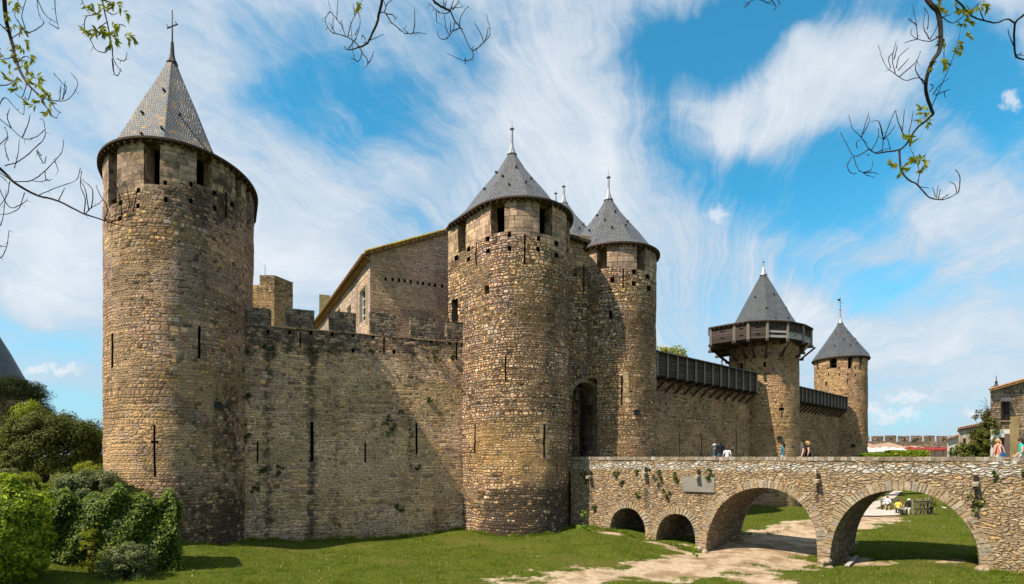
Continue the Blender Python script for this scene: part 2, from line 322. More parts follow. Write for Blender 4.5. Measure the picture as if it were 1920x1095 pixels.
def tiles(name, c1, c2, c3):
    m, t, b = newmat(name); uv = t.uv(); x, y = t.sep(uv)[:2]
    s = t.m('SINE', t.m('MULTIPLY', x, 2*pi/.22)); row = t.m('FLOOR', t.m('DIVIDE', y, .34)); f = t.m('FRACT', t.m('DIVIDE', y, .34))
    r = t.white(t.comb(t.m('FLOOR', t.m('DIVIDE', x, .22)), row, 0), '2D')
    c = t.mix(r, c1, c2); c = t.mix(t.mr(t.noise(uv, 1.3, 5, .7, dim='2D'), .5, .62), c, c3)
    t.l.new(c, b.inputs['Base Color']); b.inputs['Roughness'].default_value = .9
    t.l.new(t.bump(t.m('ADD', s, t.m('MULTIPLY', f, -.5)), .05), b.inputs['Normal']); return m
M_TILE = tiles('terracotta_tiles', (.36,.15,.07), (.48,.24,.12), (.40,.30,.10))
M_TILEY = tiles('lichen_tiles', (.30,.20,.10), (.38,.24,.13), (.45,.33,.07))
M_TILEF = tiles('faded_tiles', (.42,.24,.17), (.52,.34,.25), (.38,.30,.22))

def leafmat(name, c1, c2, c3, trans=.25, rough=.6, spec=.12):
    m, t, b = newmat(name)
    g = t.node('ShaderNodeNewGeometry'); r = g.outputs['Random Per Island']
    c = t.ramp(r, [(0, c1), (.5, c2), (1, c3)])
    t.l.new(c, b.inputs['Base Color']); b.inputs['Roughness'].default_value = rough; b.inputs['Specular IOR Level'].default_value = spec
    tr = t.node('ShaderNodeBsdfTranslucent'); t.l.new(t.mix(1.0, c, (1.5,1.6,.7), 'MULTIPLY'), tr.inputs['Color'])
    mx = t.node('ShaderNodeMixShader'); mx.inputs[0].default_value = trans
    t.l.new(b.outputs[0], mx.inputs[1]); t.l.new(tr.outputs[0], mx.inputs[2]); t.l.new(mx.outputs[0], t.n['Material Output'].inputs['Surface'])
    return m
L_PINE = leafmat('pine_needles', (.025,.035,.014), (.055,.065,.022), (.10,.105,.04), .15)
L_DARK = leafmat('dark_olive_leaves', (.03,.042,.008), (.075,.088,.014), (.16,.165,.032), .2)
L_BRIGHT = leafmat('bright_green_leaves', (.09,.16,.01), (.16,.25,.02), (.26,.34,.04), .4)
L_LAUREL = leafmat('laurel_leaves', (.08,.13,.007), (.19,.26,.012), (.40,.44,.03), .32, .5, .2)
L_IVY = leafmat('ivy_leaves', (.02,.04,.004), (.065,.105,.008), (.19,.24,.02), .22, .5, .2)
L_GREY = leafmat('greyish_leaves', (.06,.08,.025), (.13,.15,.06), (.25,.26,.12), .25)
L_YEL = leafmat('yellow_green_leaves', (.10,.13,.012), (.18,.21,.02), (.32,.32,.035), .35)
L_TOP = leafmat('fresh_leaves', (.12,.14,.01), (.24,.25,.02), (.38,.34,.04), .5)
L_TUFT = leafmat('wall_plant_leaves', (.015,.028,.005), (.035,.055,.01), (.075,.09,.02), .2)

# ------------------------------------------------------------ object helpers
def tag(o, label=None, cat=None, group=None, kind=None):
    if label: o['label'] = label
    if cat: o['category'] = cat
    if group: o['group'] = group
    if kind: o['kind'] = kind
    return o
def empty(name, loc, label=None, cat=None, group=None):
    o = bpy.data.objects.new(name, None); COL.objects.link(o); o.location = loc; o.empty_display_size = .3
    return tag(o, label, cat, group)
def link(name, me, parent=None):
    o = bpy.data.objects.new(name, me); COL.objects.link(o)
    if parent is not None:
        o.parent = parent
        q = Vector((0,0,0)); pp = parent
        while pp is not None: q += Vector(pp.location); pp = pp.parent
        o.location = -q          # parts are modelled in world coordinates; parents are never rotated
    return o
class MB:
    def __init__(s): s.v = []; s.f = []; s.uv = []; s.mi = []; s.sm = []
    def face(s, pts, uvs=None, mi=0, smooth=False):
        i = len(s.v); s.v.extend(tuple(p) for p in pts); s.f.append(tuple(range(i, i+len(pts))))
        if uvs is None:
            a, b, c = Vector(pts[0]), Vector(pts[1]), Vector(pts[2]); n = (b-a).cross(c-a)
            if n.length > 1e-12: n.normalize()
            if abs(n.z) > .75: uvs = [(p[0], p[1]) for p in pts]
            else:
                tx, ty = -n.y, n.x; L = sqrt(tx*tx+ty*ty) or 1; tx /= L; ty /= L
                uvs = [(p[0]*tx+p[1]*ty, p[2]) for p in pts]
        s.uv.append(uvs); s.mi.append(mi); s.sm.append(smooth)
    def hexa(s, b4, t4, mi=0):
        """b4 and t4 run counter-clockwise seen from above"""
        b4 = [Vector(p) for p in b4]; t4 = [Vector(p) for p in t4]
        s.face(t4, mi=mi); s.face(b4[::-1], mi=mi)
        for k in range(4):
            j = (k+1) % 4; s.face([b4[k], b4[j], t4[j], t4[k]], mi=mi)
    def box(s, c, size, rz=0, mi=0, jit=0):
        c = Vector(c); hx, hy, hz = size[0]/2, size[1]/2, size[2]/2; cr, sr = cos(rz), sin(rz)
        def q(x, y, z):
            if jit: x += random.uniform(-jit, jit); y += random.uniform(-jit, jit); z += random.uniform(-jit, jit)
            return c + Vector((x*cr-y*sr, x*sr+y*cr, z))
        s.hexa([q(-hx,-hy,-hz), q(hx,-hy,-hz), q(hx,hy,-hz), q(-hx,hy,-hz)], [q(-hx,-hy,hz), q(hx,-hy,hz), q(hx,hy,hz), q(-hx,hy,hz)], mi)
    def bar(s, p0, p1, w, h, up=(0,0,1), mi=0):
        p0, p1 = Vector(p0), Vector(p1); d = (p1-p0).normalized(); up = Vector(up)
        if abs(d.dot(up)) > .98: up = Vector((1,0,0))
        r = d.cross(up).normalized(); u = r.cross(d).normalized(); r = r*w/2; u = u*h/2
        a = [p0-r-u, p0+r-u, p0+r+u, p0-r+u]; b = [p1-r-u, p1+r-u, p1+r+u, p1-r+u]
        s.face(a, mi=mi); s.face(b[::-1], mi=mi)
        L = (p1-p0).length
        for k in range(4):
            j = (k+1) % 4; ww = w if k % 2 == 0 else h
            s.face([a[j], a[k], b[k], b[j]], uvs=[(0, ww), (0, 0), (L, 0), (L, ww)], mi=mi)
    def tube(s, pts, rad, n=6, mi=0, smooth=True, cap=True):
        pts = [Vector(p) for p in pts]; rings = []
        if not hasattr(rad, '__len__'): rad = [rad]*len(pts)
        prev = None
        for i, p in enumerate(pts):
            d = (pts[min(i+1, len(pts)-1)] - pts[max(i-1, 0)]); d = d.normalized() if d.length > 1e-9 else Vector((0,0,1))
            if prev is None:
                a = d.cross(Vector((0,0,1)) if abs(d.z) < .9 else Vector((1,0,0))).normalized()
            else: a = (prev - d*prev.dot(d)); a = a.normalized() if a.length > 1e-9 else d.orthogonal().normalized()
            prev = a; b = d.cross(a)
            rings.append([p + (a*cos(2*pi*k/n)+b*sin(2*pi*k/n))*rad[i] for k in range(n)])
        for i in range(len(rings)-1):
            for k in range(n):
                j = (k+1) % n; s.face([rings[i][k], rings[i][j], rings[i+1][j], rings[i+1][k]], mi=mi, smooth=smooth)
        if cap: s.face(rings[0][::-1], mi=mi); s.face(rings[-1], mi=mi)
    def lathe(s, c, prof, n=12, mi=0, smooth=True):
        c = Vector(c); rings = [[c+Vector((r*cos(2*pi*k/n), r*sin(2*pi*k/n), z)) for k in range(n)] for r, z in prof]
        for i in range(len(rings)-1):
            for k in range(n):
                j = (k+1) % n; s.face([rings[i][k], rings[i][j], rings[i+1][j], rings[i+1][k]], mi=mi, smooth=smooth)
    def build(s, name, mats, parent=None, merge=False):
        me = bpy.data.meshes.new(name); me.from_pydata(s.v, [], s.f)
        if not isinstance(mats, (list, tuple)): mats = [mats]
        for m in mats: me.materials.append(m)
        uvl = me.uv_layers.new(name='UVMap'); flat = [c for f in s.uv for uv in f for c in uv[:2]]
        uvl.data.foreach_set('uv', flat)
        me.polygons.foreach_set('material_index', s.mi); me.polygons.foreach_set('use_smooth', s.sm)
        if merge:
            bm = bmesh.new(); bm.from_mesh(me); bmesh.ops.remove_doubles(bm, verts=bm.verts, dist=.0005); bm.to_mesh(me); bm.free()
        me.update()
        return link(name, me, parent)

def hat(px, py, y): return Vector(((px-960)/1000*y, y, EYE+(856-py)/1000*y))

# ------------------------------------------------------------ plan outlines and pierced walls
class Path:
    def __init__(s, pts, closed=False):
        s.p = [Vector((a[0], a[1])) for a in pts]; s.closed = closed
        if closed: s.p.append(s.p[0].copy())
        s.s = [0.0]
        for a, b in zip(s.p, s.p[1:]): s.s.append(s.s[-1]+(b-a).length)
        s.L = s.s[-1]
        s.n = []
        N = len(s.p)
        for i in range(N):
            if closed: a, b = s.p[(i-1) % (N-1)] if i else s.p[N-2], s.p[(i+1) % (N-1)] if i < N-1 else s.p[1]
            else: a, b = s.p[max(i-1,0)], s.p[min(i+1,N-1)]
            t_ = (b-a).normalized(); s.n.append(Vector((t_.y, -t_.x)))
    def at(s, q):
        q = min(max(q, 0), s.L); lo, hi = 0, len(s.s)-1
        while hi-lo > 1:
            mid = (lo+hi)//2
            if s.s[mid] <= q: lo = mid
            else: hi = mid
        f = (q-s.s[lo])/max(s.s[hi]-s.s[lo], 1e-9)
        n = (s.n[lo]*(1-f)+s.n[hi]*f).normalized()
        return s.p[lo].lerp(s.p[hi], f), n
    def hit(s, px):
        """arc length and distance where the sight line of a photograph column first meets the outline"""
        k = (px-960)/1000; best = None
        for i in range(len(s.p)-1):
            a, b = s.p[i], s.p[i+1]; fa, fb = a.x-k*a.y, b.x-k*b.y
            if fa*fb <= 0 and fa != fb:
                f = fa/(fa-fb); y = a.y+(b.y-a.y)*f
                if y > 0 and (best is None or y < best[1]): best = (s.s[i]+(s.s[i+1]-s.s[i])*f, y)
        return best
    def offset(s, d):
        return Path([p+n*d for p, n in zip(s.p[:-1] if s.closed else s.p, s.n)], s.closed)
def dee(c, r, front, back, length, n=56):
    """outline of a tower: half ellipse towards the front, straight flanks to the rear"""
    c = Vector(c); b = Vector(back).normalized(); rr = Vector((b.y, -b.x)); pts = []
    if length > 0: pts += [c-rr*r+b*length*(1-k/6) for k in range(6)]
    for i in range(n+1):
        a = pi*i/n; pts.append(c - rr*r*cos(a) - b*front*sin(a))
    if length > 0: pts += [c+rr*r+b*length*(k+1)/6 for k in range(6)]
    else:
        for i in range(1, n): a = pi*i/n; pts.append(c + rr*r*cos(a) + b*front*sin(a))
    return Path(pts, True)
def rough(p, amp): 
    return amp*(noise.noise(p*.45)*1.1 + noise.noise(p*1.7)*.55 + noise.noise(p*4.1)*.30)
def wall_surface(name, path, zb, zt, mat, parent, holes=(), step=.28, amp=.045, tone=None, smooth=True, s0=None, s1=None, taper=0.0, zfun=None):
    """a masonry skin over an outline, pierced by the given openings. holes: (px0, py0, px1, py1, depth, part name, material, back?)"""
    hs = []
    for h in holes:
        a, b = path.hit(h[0]), path.hit(h[2])
        if a is None or b is None: continue
        ym = (a[1]+b[1])/2; q0, q1 = min(a[0], b[0]), max(a[0], b[0])
        z1 = min(EYE+(856-h[1])/1000*ym, zt-.02); z0 = EYE+(856-h[3])/1000*ym
        hs.append((q0, q1, z0, z1)+tuple(h[4:]))
    a0 = 0 if s0 is None else s0; a1 = path.L if s1 is None else s1
    def breaks(lo, hi, st, extra):
        n = max(1, round((hi-lo)/st)); q = [lo+(hi-lo)*i/n for i in range(n+1)]
        ex = [e for e in extra if lo+.01 < e < hi-.01]
        q = [x for x in q if all(abs(x-e) > .03 for e in ex) or x in (lo, hi)] + ex
        q = sorted(q); out = [q[0]]
        for x in q[1:]:
            if x-out[-1] > .004: out.append(x)
        return out
    ss = breaks(a0, a1, step, [e for h in hs for e in h[:2]]); zz = breaks(zb, zt, step, [e for h in hs for e in h[2:4]])
    def P(q, z, d=0.0):
        p, n = path.at(q); b = Vector((p.x, p.y, z)); k = rough(b, amp) + taper*(zt-z) - d
        return (p.x+n.x*k, p.y+n.y*k, z)
    verts = [P(q, z) for z in zz for q in ss]; W = len(ss); faces = []
    for j in range(len(zz)-1):
        zc = (zz[j]+zz[j+1])/2
        act = [h for h in hs if h[2] < zc < h[3]]
        for i in range(W-1):
            sc = (ss[i]+ss[i+1])/2
            if any(h[0] < sc < h[1] for h in act): continue
            faces.append((j*W+i, j*W+i+1, (j+1)*W+i+1, (j+1)*W+i))
    me = bpy.data.meshes.new(name); me.from_pydata(verts, [], faces); me.materials.append(mat)
    me.polygons.foreach_set('use_smooth', [smooth]*len(faces))
    uvl = me.uv_layers.new(name='UVMap'); li = np.empty(len(me.loops), int); me.loops.foreach_get('vertex_index', li)
    sv = np.array(ss)[li % W]; zv = np.array(zz)[li // W]
    uvl.data.foreach_set('uv', np.stack([sv, zv], 1).astype(np.float32).ravel())
    if tone:
        ca = me.color_attributes.new('tone', 'FLOAT_COLOR', 'POINT')
        data = []
        for p in verts: data.extend((*tone(Vector(p)), 1.0))
        ca.data.foreach_set('color', data)
    o = link(name, me, parent)
    for h in hs:
        q0, q1, z0, z1, dep, nm, hm = h[:7]; back = h[7] if len(h) > 7 else True
        mb = MB(); sa = [q for q in ss if q0-.001 <= q <= q1+.001]; za = [z for z in zz if z0-.001 <= z <= z1+.001]
        for a, b in zip(sa, sa[1:]):
            mb.face([P(a, z0), P(b, z0), P(b, z0, dep), P(a, z0, dep)], uvs=[(a, z0), (b, z0), (b, z0-dep), (a, z0-dep)])
            mb.face([P(b, z1), P(a, z1), P(a, z1, dep), P(b, z1, dep)], uvs=[(b, z1), (a, z1), (a, z1+dep), (b, z1+dep)])
        for a, b in zip(za, za[1:]):
            mb.face([P(q0, a), P(q0, a, dep), P(q0, b, dep), P(q0, b)], uvs=[(q0, a), (q0-dep, a), (q0-dep, b), (q0, b)])
            mb.face([P(q1, b), P(q1, b, dep), P(q1, a, dep), P(q1, a)], uvs=[(q1, b), (q1+dep, b), (q1+dep, a), (q1, a)])
        if back:
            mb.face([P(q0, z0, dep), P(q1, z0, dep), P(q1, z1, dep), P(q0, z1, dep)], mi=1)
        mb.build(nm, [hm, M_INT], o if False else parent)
    return o
def seen(p):
    """where a point of a surface lies in the photograph (used for its stains, painted shade and dressed courses)"""
    return 960+1000*p.x/p.y, 856-1000*(p.z-EYE)/p.y
def bl(x, a, b, s): 
    """1 inside a..b with soft shoulders s"""
    return max(0, min(1, (x-a)/s+.5))*max(0, min(1, (b-x)/s+.5))
def slit(px, y0, y1, w=3.4, dep=.5): return (px-w/2, y0, px+w/2, y1, dep, 'arrow_slit', M_INT)
def putlog(px, py, s=7, dep=.45): return (px-s/2, py-s/2-1, px+s/2, py+s/2+1, dep, 'putlog_hole', M_INT)

# ------------------------------------------------------------ roofs
def facet(theta, n, ph):
    a = (theta-ph) % (2*pi/n); return cos(pi/n)/cos(a-pi/n)
def tower_roof(parent, path, ze, apex, over, mat, n=8, ph=.3, prof=((1,0),(.90,.095),(.64,.36),(.44,.54),(.26,.71),(.03,.985),(0.0,1)), eave_name='eave', facet_at=.92, pr=None, vents=((-1.9,.52),(-1.35,.34),(-2.5,.36),(-1.2,.66),(-.8,.5),(-1.65,.7),(-2.4,.68))):
    rim = path.offset(over); c = Vector(apex[:2]); mb = MB(); H = apex[2]-ze
    base = rim.p[:-1]; N = len(base)
    rings = []
    for r, h in prof:
        ring = []
        for p in base:
            d = p-c; th = atan2(d.y, d.x); k = 1.0
            if r <= facet_at and pr:
                q_ = pr*r*facet(th, n, ph); ring.append(Vector((c.x+cos(th)*q_, c.y+sin(th)*q_, ze+h*H))); continue
            ring.append(Vector((c.x+d.x*r*k, c.y+d.y*r*k, ze+h*H)))
        rings.append(ring)
    sl = [0]
    for i in range(1, len(prof)): sl.append(sl[-1]+sqrt(((prof[i-1][0]-prof[i][0])*rim.L/(2*pi))**2+((prof[i][1]-prof[i-1][1])*H)**2))
    for i in range(len(rings)-1):
        for k in range(N):
            j = (k+1) % N; s0 = rim.s[k]; s1 = rim.s[k+1]; sm = rim.L/2
            r0, r1 = prof[i][0], prof[i+1][0]
            A, B, C_, D = rings[i][k], rings[i][j], rings[i+1][j], rings[i+1][k]
            u0 = (sl[i], sl[i+1])
            # keep slate widths steady by using unscaled arc length near each ring's own radius, stepped per band
            q = max(r0, .12)
            f = [A, B, C_] if i == len(rings)-2 else [A, B, C_, D]
            us = [(s0*q, u0[0]), (s1*q, u0[0]), (s1*q, u0[1])] + ([] if i == len(rings)-2 else [(s0*q, u0[1])])
            mb.face(f, uvs=us)
    o = mb.build('roof', mat, parent)
    def zr(r):
        for (a, ha), (b_, hb) in zip(prof, prof[1:]):
            if b_ <= r <= a: return ha+(hb-ha)*(a-r)/(a-b_)
    for th, r in (vents if pr else ()):
        q_ = pr*r*facet(th, n, ph); vp = Vector((c.x+cos(th)*q_, c.y+sin(th)*q_, ze+zr(r)*H)); ov = Vector((cos(th), sin(th), 0)); v_ = MB(); v_.bar(vp-ov*.1+Vector((0,0,.05)), vp+ov*.13+Vector((0,0,.07)), .10, .08); v_.build('roof_vent', M_IRON, o)
    # wooden eave: closed boards below the slates, with rafter ends
    e = MB(); inn = path.offset(-.35)
    for k in range(N):
        j = (k+1) % N; a, b = base[k], base[j]; ia, ib = inn.p[k], inn.p[j]
        e.face([(b.x,b.y,ze-.10),(a.x,a.y,ze-.10),(ia.x,ia.y,ze-.10),(ib.x,ib.y,ze-.10)])
        e.face([(a.x,a.y,ze-.10),(b.x,b.y,ze-.10),(b.x,b.y,ze-.004),(a.x,a.y,ze-.004)])
    nr = int(rim.L/.42)
    for k in range(nr):
        p, nn = path.at(k*path.L/nr)
        e.bar((p.x-nn.x*.2, p.y-nn.y*.2, ze-.17), (p.x+nn.x*(over-.05), p.y+nn.y*(over-.05), ze-.17), .09, .13)
    e.build(eave_name, M_EAVE, parent)
    return o
def finial(parent, apex, h=2.2, r=.07, cross=False):
    f = MB(); x, y, z = apex
    f.lathe((x, y, z-.35), [(.34,0),(.20,.30),(.13,.5),(r*1.2,.75),(r,.35+h*.82),(r*1.9,.35+h*.85),(r*2.2,.35+h*.88),(r*1.2,.35+h*.92),(.02,.35+h*.95),(.012,.35+h*1.25),(0,.35+h*1.26)], 10)
    return f.build('finial', M_LEAD, parent)
def floor_disc(parent, path, z, name='loft_floor'):
    mb = MB(); q = path.offset(-.08); mb.face([(p.x, p.y, z) for p in q.p[:-1]]); mb.build(name, M_INT, parent)
# ================================================================= THE CASTLE
def tower(name_label, c, r, front, back, length, zb, h_eave, apex, mat, holes, tone, roofmat, over=.26, step=.28, amp=.045, fin=2.2, name='round_tower', ph=.3, taper=0.0, group=None, n=8, floor=None, prof=None, facet_at=.92, pr=None):
    root = empty(name, (c[0], c[1], zb), name_label, 'tower', group)
    path = dee(c, r, front, back, length); ze = EYE+h_eave
    wall_surface('wall', path, zb, ze-.1, mat, root, holes, step, amp, tone, True, taper=taper)
    kw = {} if prof is None else dict(prof=prof)
    kw['pr'] = pr or r*1.17
    tower_roof(root, path, ze, (apex[0], apex[1], EYE+apex[2]), over, roofmat, n, ph, facet_at=facet_at, **kw)
    finial(root, (apex[0], apex[1], EYE+apex[2]), fin) if fin else None
    if floor is not None: floor_disc(root, path, EYE+floor)
    return root, path

def streak(px, py, k): return k*max(0, noise.noise(Vector((px*.055, py*.0045, 1.7)))*2.2)
# ---- the big tower nearest the viewer
def tone1(p):
    px, py = seen(p)
    R = .62*bl(py, 925, 1100, 60)*bl(px, 300, 470, 40) + .35*bl(py, 265, 420, 40) + .25*bl(px, 380, 480, 60)  # stained foot, darker band below the eave, shade painted along one flank
    R += .08*bl(px, 425, 470, 25)*bl(py, 560, 1000, 80)  # more painted shade down the edge towards the curtain wall
    G = .55*bl(py, 760, 930, 80)*bl(px, 190, 330, 60)+.25*bl(py, 560, 900, 80)
    R += streak(px, py, .26)*bl(py, 340, 900, 60)
    top = 347 + 45*((px-330)/140)**2 + 9*noise.noise(Vector((px*.06, 2, 0)))
    return (min(R, 1), min(G, 1), 1.0 if py < top else 0.0)
T1C = (-18.3, 29.7); T1B = Vector((-.47, .883)).normalized()
H1 = [(270,240,300,346,.75,'opening',M_ASH,False), (369,240,398,350,.75,'opening',M_ASH,False), (203,240,219,385,.75,'opening',M_ASH,False),
      (441,240,452,392,.75,'opening',M_ASH,False), (462,240,468,428,.75,'opening',M_ASH,False),
      slit(374,612,672,5), (288.5,797,292.5,895,.5,'arrow_slit',M_INT), slit(211,625,690,4), slit(424,360,408,3.5)]
H1 += [(283.5,826,288.4,830.5,.4,'arrow_slit_arm',M_INT), (292.6,826,298,830.5,.4,'arrow_slit_arm',M_INT)]
H1 += [putlog(*a) for a in ((310,343),(358,345),(311,375),(358,377),(260,357),(259,386),(403,362),(404,390),(435,384),(226,380),(226,410))]
t1, P1 = tower('tall brown stone round tower with lichened slate spire, nearest and tallest of the castle', T1C, 3.5, 4.9, T1B, 3.2, -.3, 14.95, (-18.95, 29.75, 22.3), M_T1, H1, tone1, M_SL1,
               over=.26, fin=None, step=.24, amp=.06, floor=13.05-.6, ph=radians(-66), n=6,
               prof=((1,0),(.86,.06),(.62,.31),(.40,.57),(.20,.79),(.035,.985),(0.0,1)), facet_at=.90, pr=3.65)
f = MB(); ax, ay, az = -18.95, 29.75, EYE+22.3
f.lathe((ax, ay, az-.4), [(.30,0),(.16,.3),(.11,.6),(.08,1.2),(.045,1.25),(.03,2.2),(.025,2.3)], 8)
f.bar((ax,ay,az+1.6), (ax,ay,az+2.6), .045, .045); f.bar((ax-.24,ay-.1,az+1.5), (ax+.24,ay+.1,az+1.9), .045, .05); f.bar((ax-.24,ay-.1,az+1.72), (ax-.14,ay-.06,az+1.54), .035, .04); f.bar((ax+.12,ay+.05,az+2.0), (ax+.24,ay+.1,az+1.84), .035, .04)
f.build('cross', M_IRON, t1)

# ---- the two towers of the gatehouse
def toneG(p):
    px, py = seen(p)
    R = 1.35*bl(py, 930, 1100, 60)*bl(px, 930, 1090, 70)+.42*bl(py, 905, 1100, 40)*bl(px, 880, 1090, 40) + .2*bl(py, 300, 440, 30)
    G = .8*bl(py, 795, 905, 50)*bl(px, 885, 1040, 30)
    R += streak(px, py, .34)*bl(py, 470, 900, 60)
    top = 436 + 30*((px-955)/80)**2 + 12*noise.noise(Vector((px*.08, 2, 0)))
    return (min(R, 1), G, 1.0 if py < top or (bl(px, 1012, 1030, 4) > .5 and 790 < py < 862) else 0.0)
HG = [(920,360,946,437,.7,'opening',M_ASH,False),(1012,360,1036,440,.7,'opening',M_ASH,False),(859,380,873.5,471,.7,'opening',M_ASH,False),(1061,380,1066,484,.6,'opening',M_ASH,False),
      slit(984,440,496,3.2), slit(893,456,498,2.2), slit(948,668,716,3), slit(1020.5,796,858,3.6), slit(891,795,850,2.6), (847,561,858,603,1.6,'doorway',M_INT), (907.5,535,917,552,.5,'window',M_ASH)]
HG += [putlog(*a) for a in ((955,440),(914,448),(1010,447),(1043,457),(955,465),(914,470),(1009,467),(1043,479),(879,467),(879,486),(856,484))]
tg, PG = tower('round gate tower with broad slate cone roof and moss black foot, beside the curtain wall', (.5, 34), 3.1, 3.1, (-.62,.785), 3.6, -.3, 15.0, (0.0, 34.7, 19.95), M_GT, HG, toneG, M_SL2,
               fin=1.55, over=.30, step=.24, floor=12.3, group='twin gate towers', amp=.075)
def toneR(p):
    px, py = seen(p); top = 500 + 30*((px-1150)/80)**2 + 10*noise.noise(Vector((px*.08, 5, 0)))
    return (.25*bl(py, 400, 520, 30)+.3*bl(py, 700, 760, 60), .3*bl(py, 650, 860, 60), 1.0 if py < top or (bl(px, 1168, 1178, 3) > .5 and 700 < py < 770) else 0.0)
HR = [(1119,430,1138,503,.7,'opening',M_ASH,False),(1194,430,1210,507,.7,'opening',M_ASH,False),slit(1168,503,540,2.8),slit(1166,705,760,3.2),
      (1144.5,519,1152,530,.5,'window',M_ASH),(1141,583,1148,598,.5,'window',M_ASH)]
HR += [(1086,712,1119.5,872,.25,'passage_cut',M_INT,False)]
HR += [putlog(*a) for a in ((1188,510),(1214.5,519),(1188,532),(1216,541))]
tr_, PR = tower('round gate tower with slate cone roof half in shade, beside the timber gallery wall', (7.1, 37.0), 2.8, 2.8, (-.62,.785), 3.4, -.3, 13.72, (6.75, 37.3, 18.25), M_GT, HR, toneR, M_SL2,
               fin=1.45, over=.27, step=.26, floor=10.9, group='twin gate towers', amp=.055)

# ---- the wall between them with the gateway
def arch_face(name, A, d, ext, width, s_lo, s_hi, z_top, z_base, arches, mat, parent, tone=None, step=.22, amp=.04, inner=None, both=False, flip=False):
    """a pierced wall face: arches = lists of (s, z) from one foot over the crown to the other foot; soffits run back along ext"""
    A = Vector(A); d = Vector(d).normalized(); nrm = Vector((d.y, -d.x))
    if flip: nrm = -nrm
    S = set()
    for ar in arches:
        for s_, z_ in ar: S.add(round(s_, 4))
    n = int((s_hi-s_lo)/step)
    base = sorted(S)
    for k in range(n+1):
        q = s_lo+(s_hi-s_lo)*k/n
        if all(abs(q-b) > .06 for b in S): base.append(q)
    base = sorted(set(base))
    def low(s, side):
        for ar in arches:
            if ar[0][0]-1e-6 <= s <= ar[-1][0]+1e-6:
                if s <= ar[0][0]+1e-6: return ar[0][1] if side > 0 else z_base(s)
                if s >= ar[-1][0]-1e-6: return ar[-1][1] if side < 0 else z_base(s)
                for (s0, z0), (s1, z1) in zip(ar, ar[1:]):
                    if s0 <= s <= s1: return z0+(z1-z0)*(s-s0)/max(s1-s0, 1e-9)
        return z_base(s)
    def P(s, z):
        p = A+d*s; b = Vector((p.x, p.y, z)); k = rough(b, amp)
        return (p.x+nrm.x*k, p.y+nrm.y*k, z)
    V = []; F = []; NR = 16
    for a, b in zip(base, base[1:]):
        la, lb = low(a, 1), low(b, -1); za = [la+(z_top-la)*k/NR for k in range(NR+1)]; zb_ = [lb+(z_top-lb)*k/NR for k in range(NR+1)]
        o = len(V); V += [(a, z) for z in za]+[(b, z) for z in zb_]
        for k in range(NR):
            q = (o+k, o+NR+1+k, o+NR+2+k, o+k+1); F.append(q[::-1] if flip else q)
    me = bpy.data.meshes.new(name); me.from_pydata([P(*v) for v in V], [], F); me.materials.append(mat)
    me.polygons.foreach_set('use_smooth', [True]*len(F))
    uvl = me.uv_layers.new(name='UVMap'); li = np.empty(len(me.loops), int); me.loops.foreach_get('vertex_index', li)
    va = np.array(V); uvl.data.foreach_set('uv', va[li].astype(np.float32).ravel())
    if tone:
        ca = me.color_attributes.new('tone', 'FLOAT_COLOR', 'POINT'); D = []
        for v in V: D.extend((*tone(Vector(P(*v))), 1.0))
        ca.data.foreach_set('color', D)
    o = link(name, me, parent)
    if inner:
        e = Vector(ext).normalized()*width
        for ar in arches:
            mb = MB(); NW = 10; acc = 0
            feet = [(ar[0][0], z_base(ar[0][0])-.3)]+ar+[(ar[-1][0], z_base(ar[-1][0])-.3)]
            fine = []
            for (s0, z0), (s1, z1) in zip(feet, feet[1:]):
                L = sqrt((s1-s0)**2+(z1-z0)**2); m_ = max(1, int(L/.3))
                for k in range(m_): fine.append((s0+(s1-s0)*k/m_, z0+(z1-z0)*k/m_))
            fine.append(feet[-1])
            def Q(s, z, w_):
                p = A+d*s; b = Vector((p.x+e.x*w_, p.y+e.y*w_, z)); k = rough(b*1.3, .07)*(1 if 0 < w_ < 1 else 0)
                return (b.x+d.x*k, b.y+d.y*k, z+k*.6)
            for (s0, z0), (s1, z1) in zip(fine, fine[1:]):
                L = sqrt((s1-s0)**2+(z1-z0)**2)
                for k in range(NW):
                    w0, w1 = k/NW, (k+1)/NW
                    q = [Q(s0,z0,w0), Q(s1,z1,w0), Q(s1,z1,w1), Q(s0,z0,w1)]
                    mb.face(q[::-1], uvs=[(w1*width, acc), (w1*width, acc+L), (w0*width, acc+L), (w0*width, acc)], smooth=True)
                acc += L
            mb.build('vault', inner, parent, merge=True)
    return o, P
def on_line(A, d, px, py):
    """(s, z) on the upright plane through A along d where a photograph point lies"""
    k = (px-960)/1000; s_ = (k*A[1]-A[0])/(d[0]-k*d[1]); y = A[1]+d[1]*s_
    return s_, EYE+(856-py)/1000*y, y
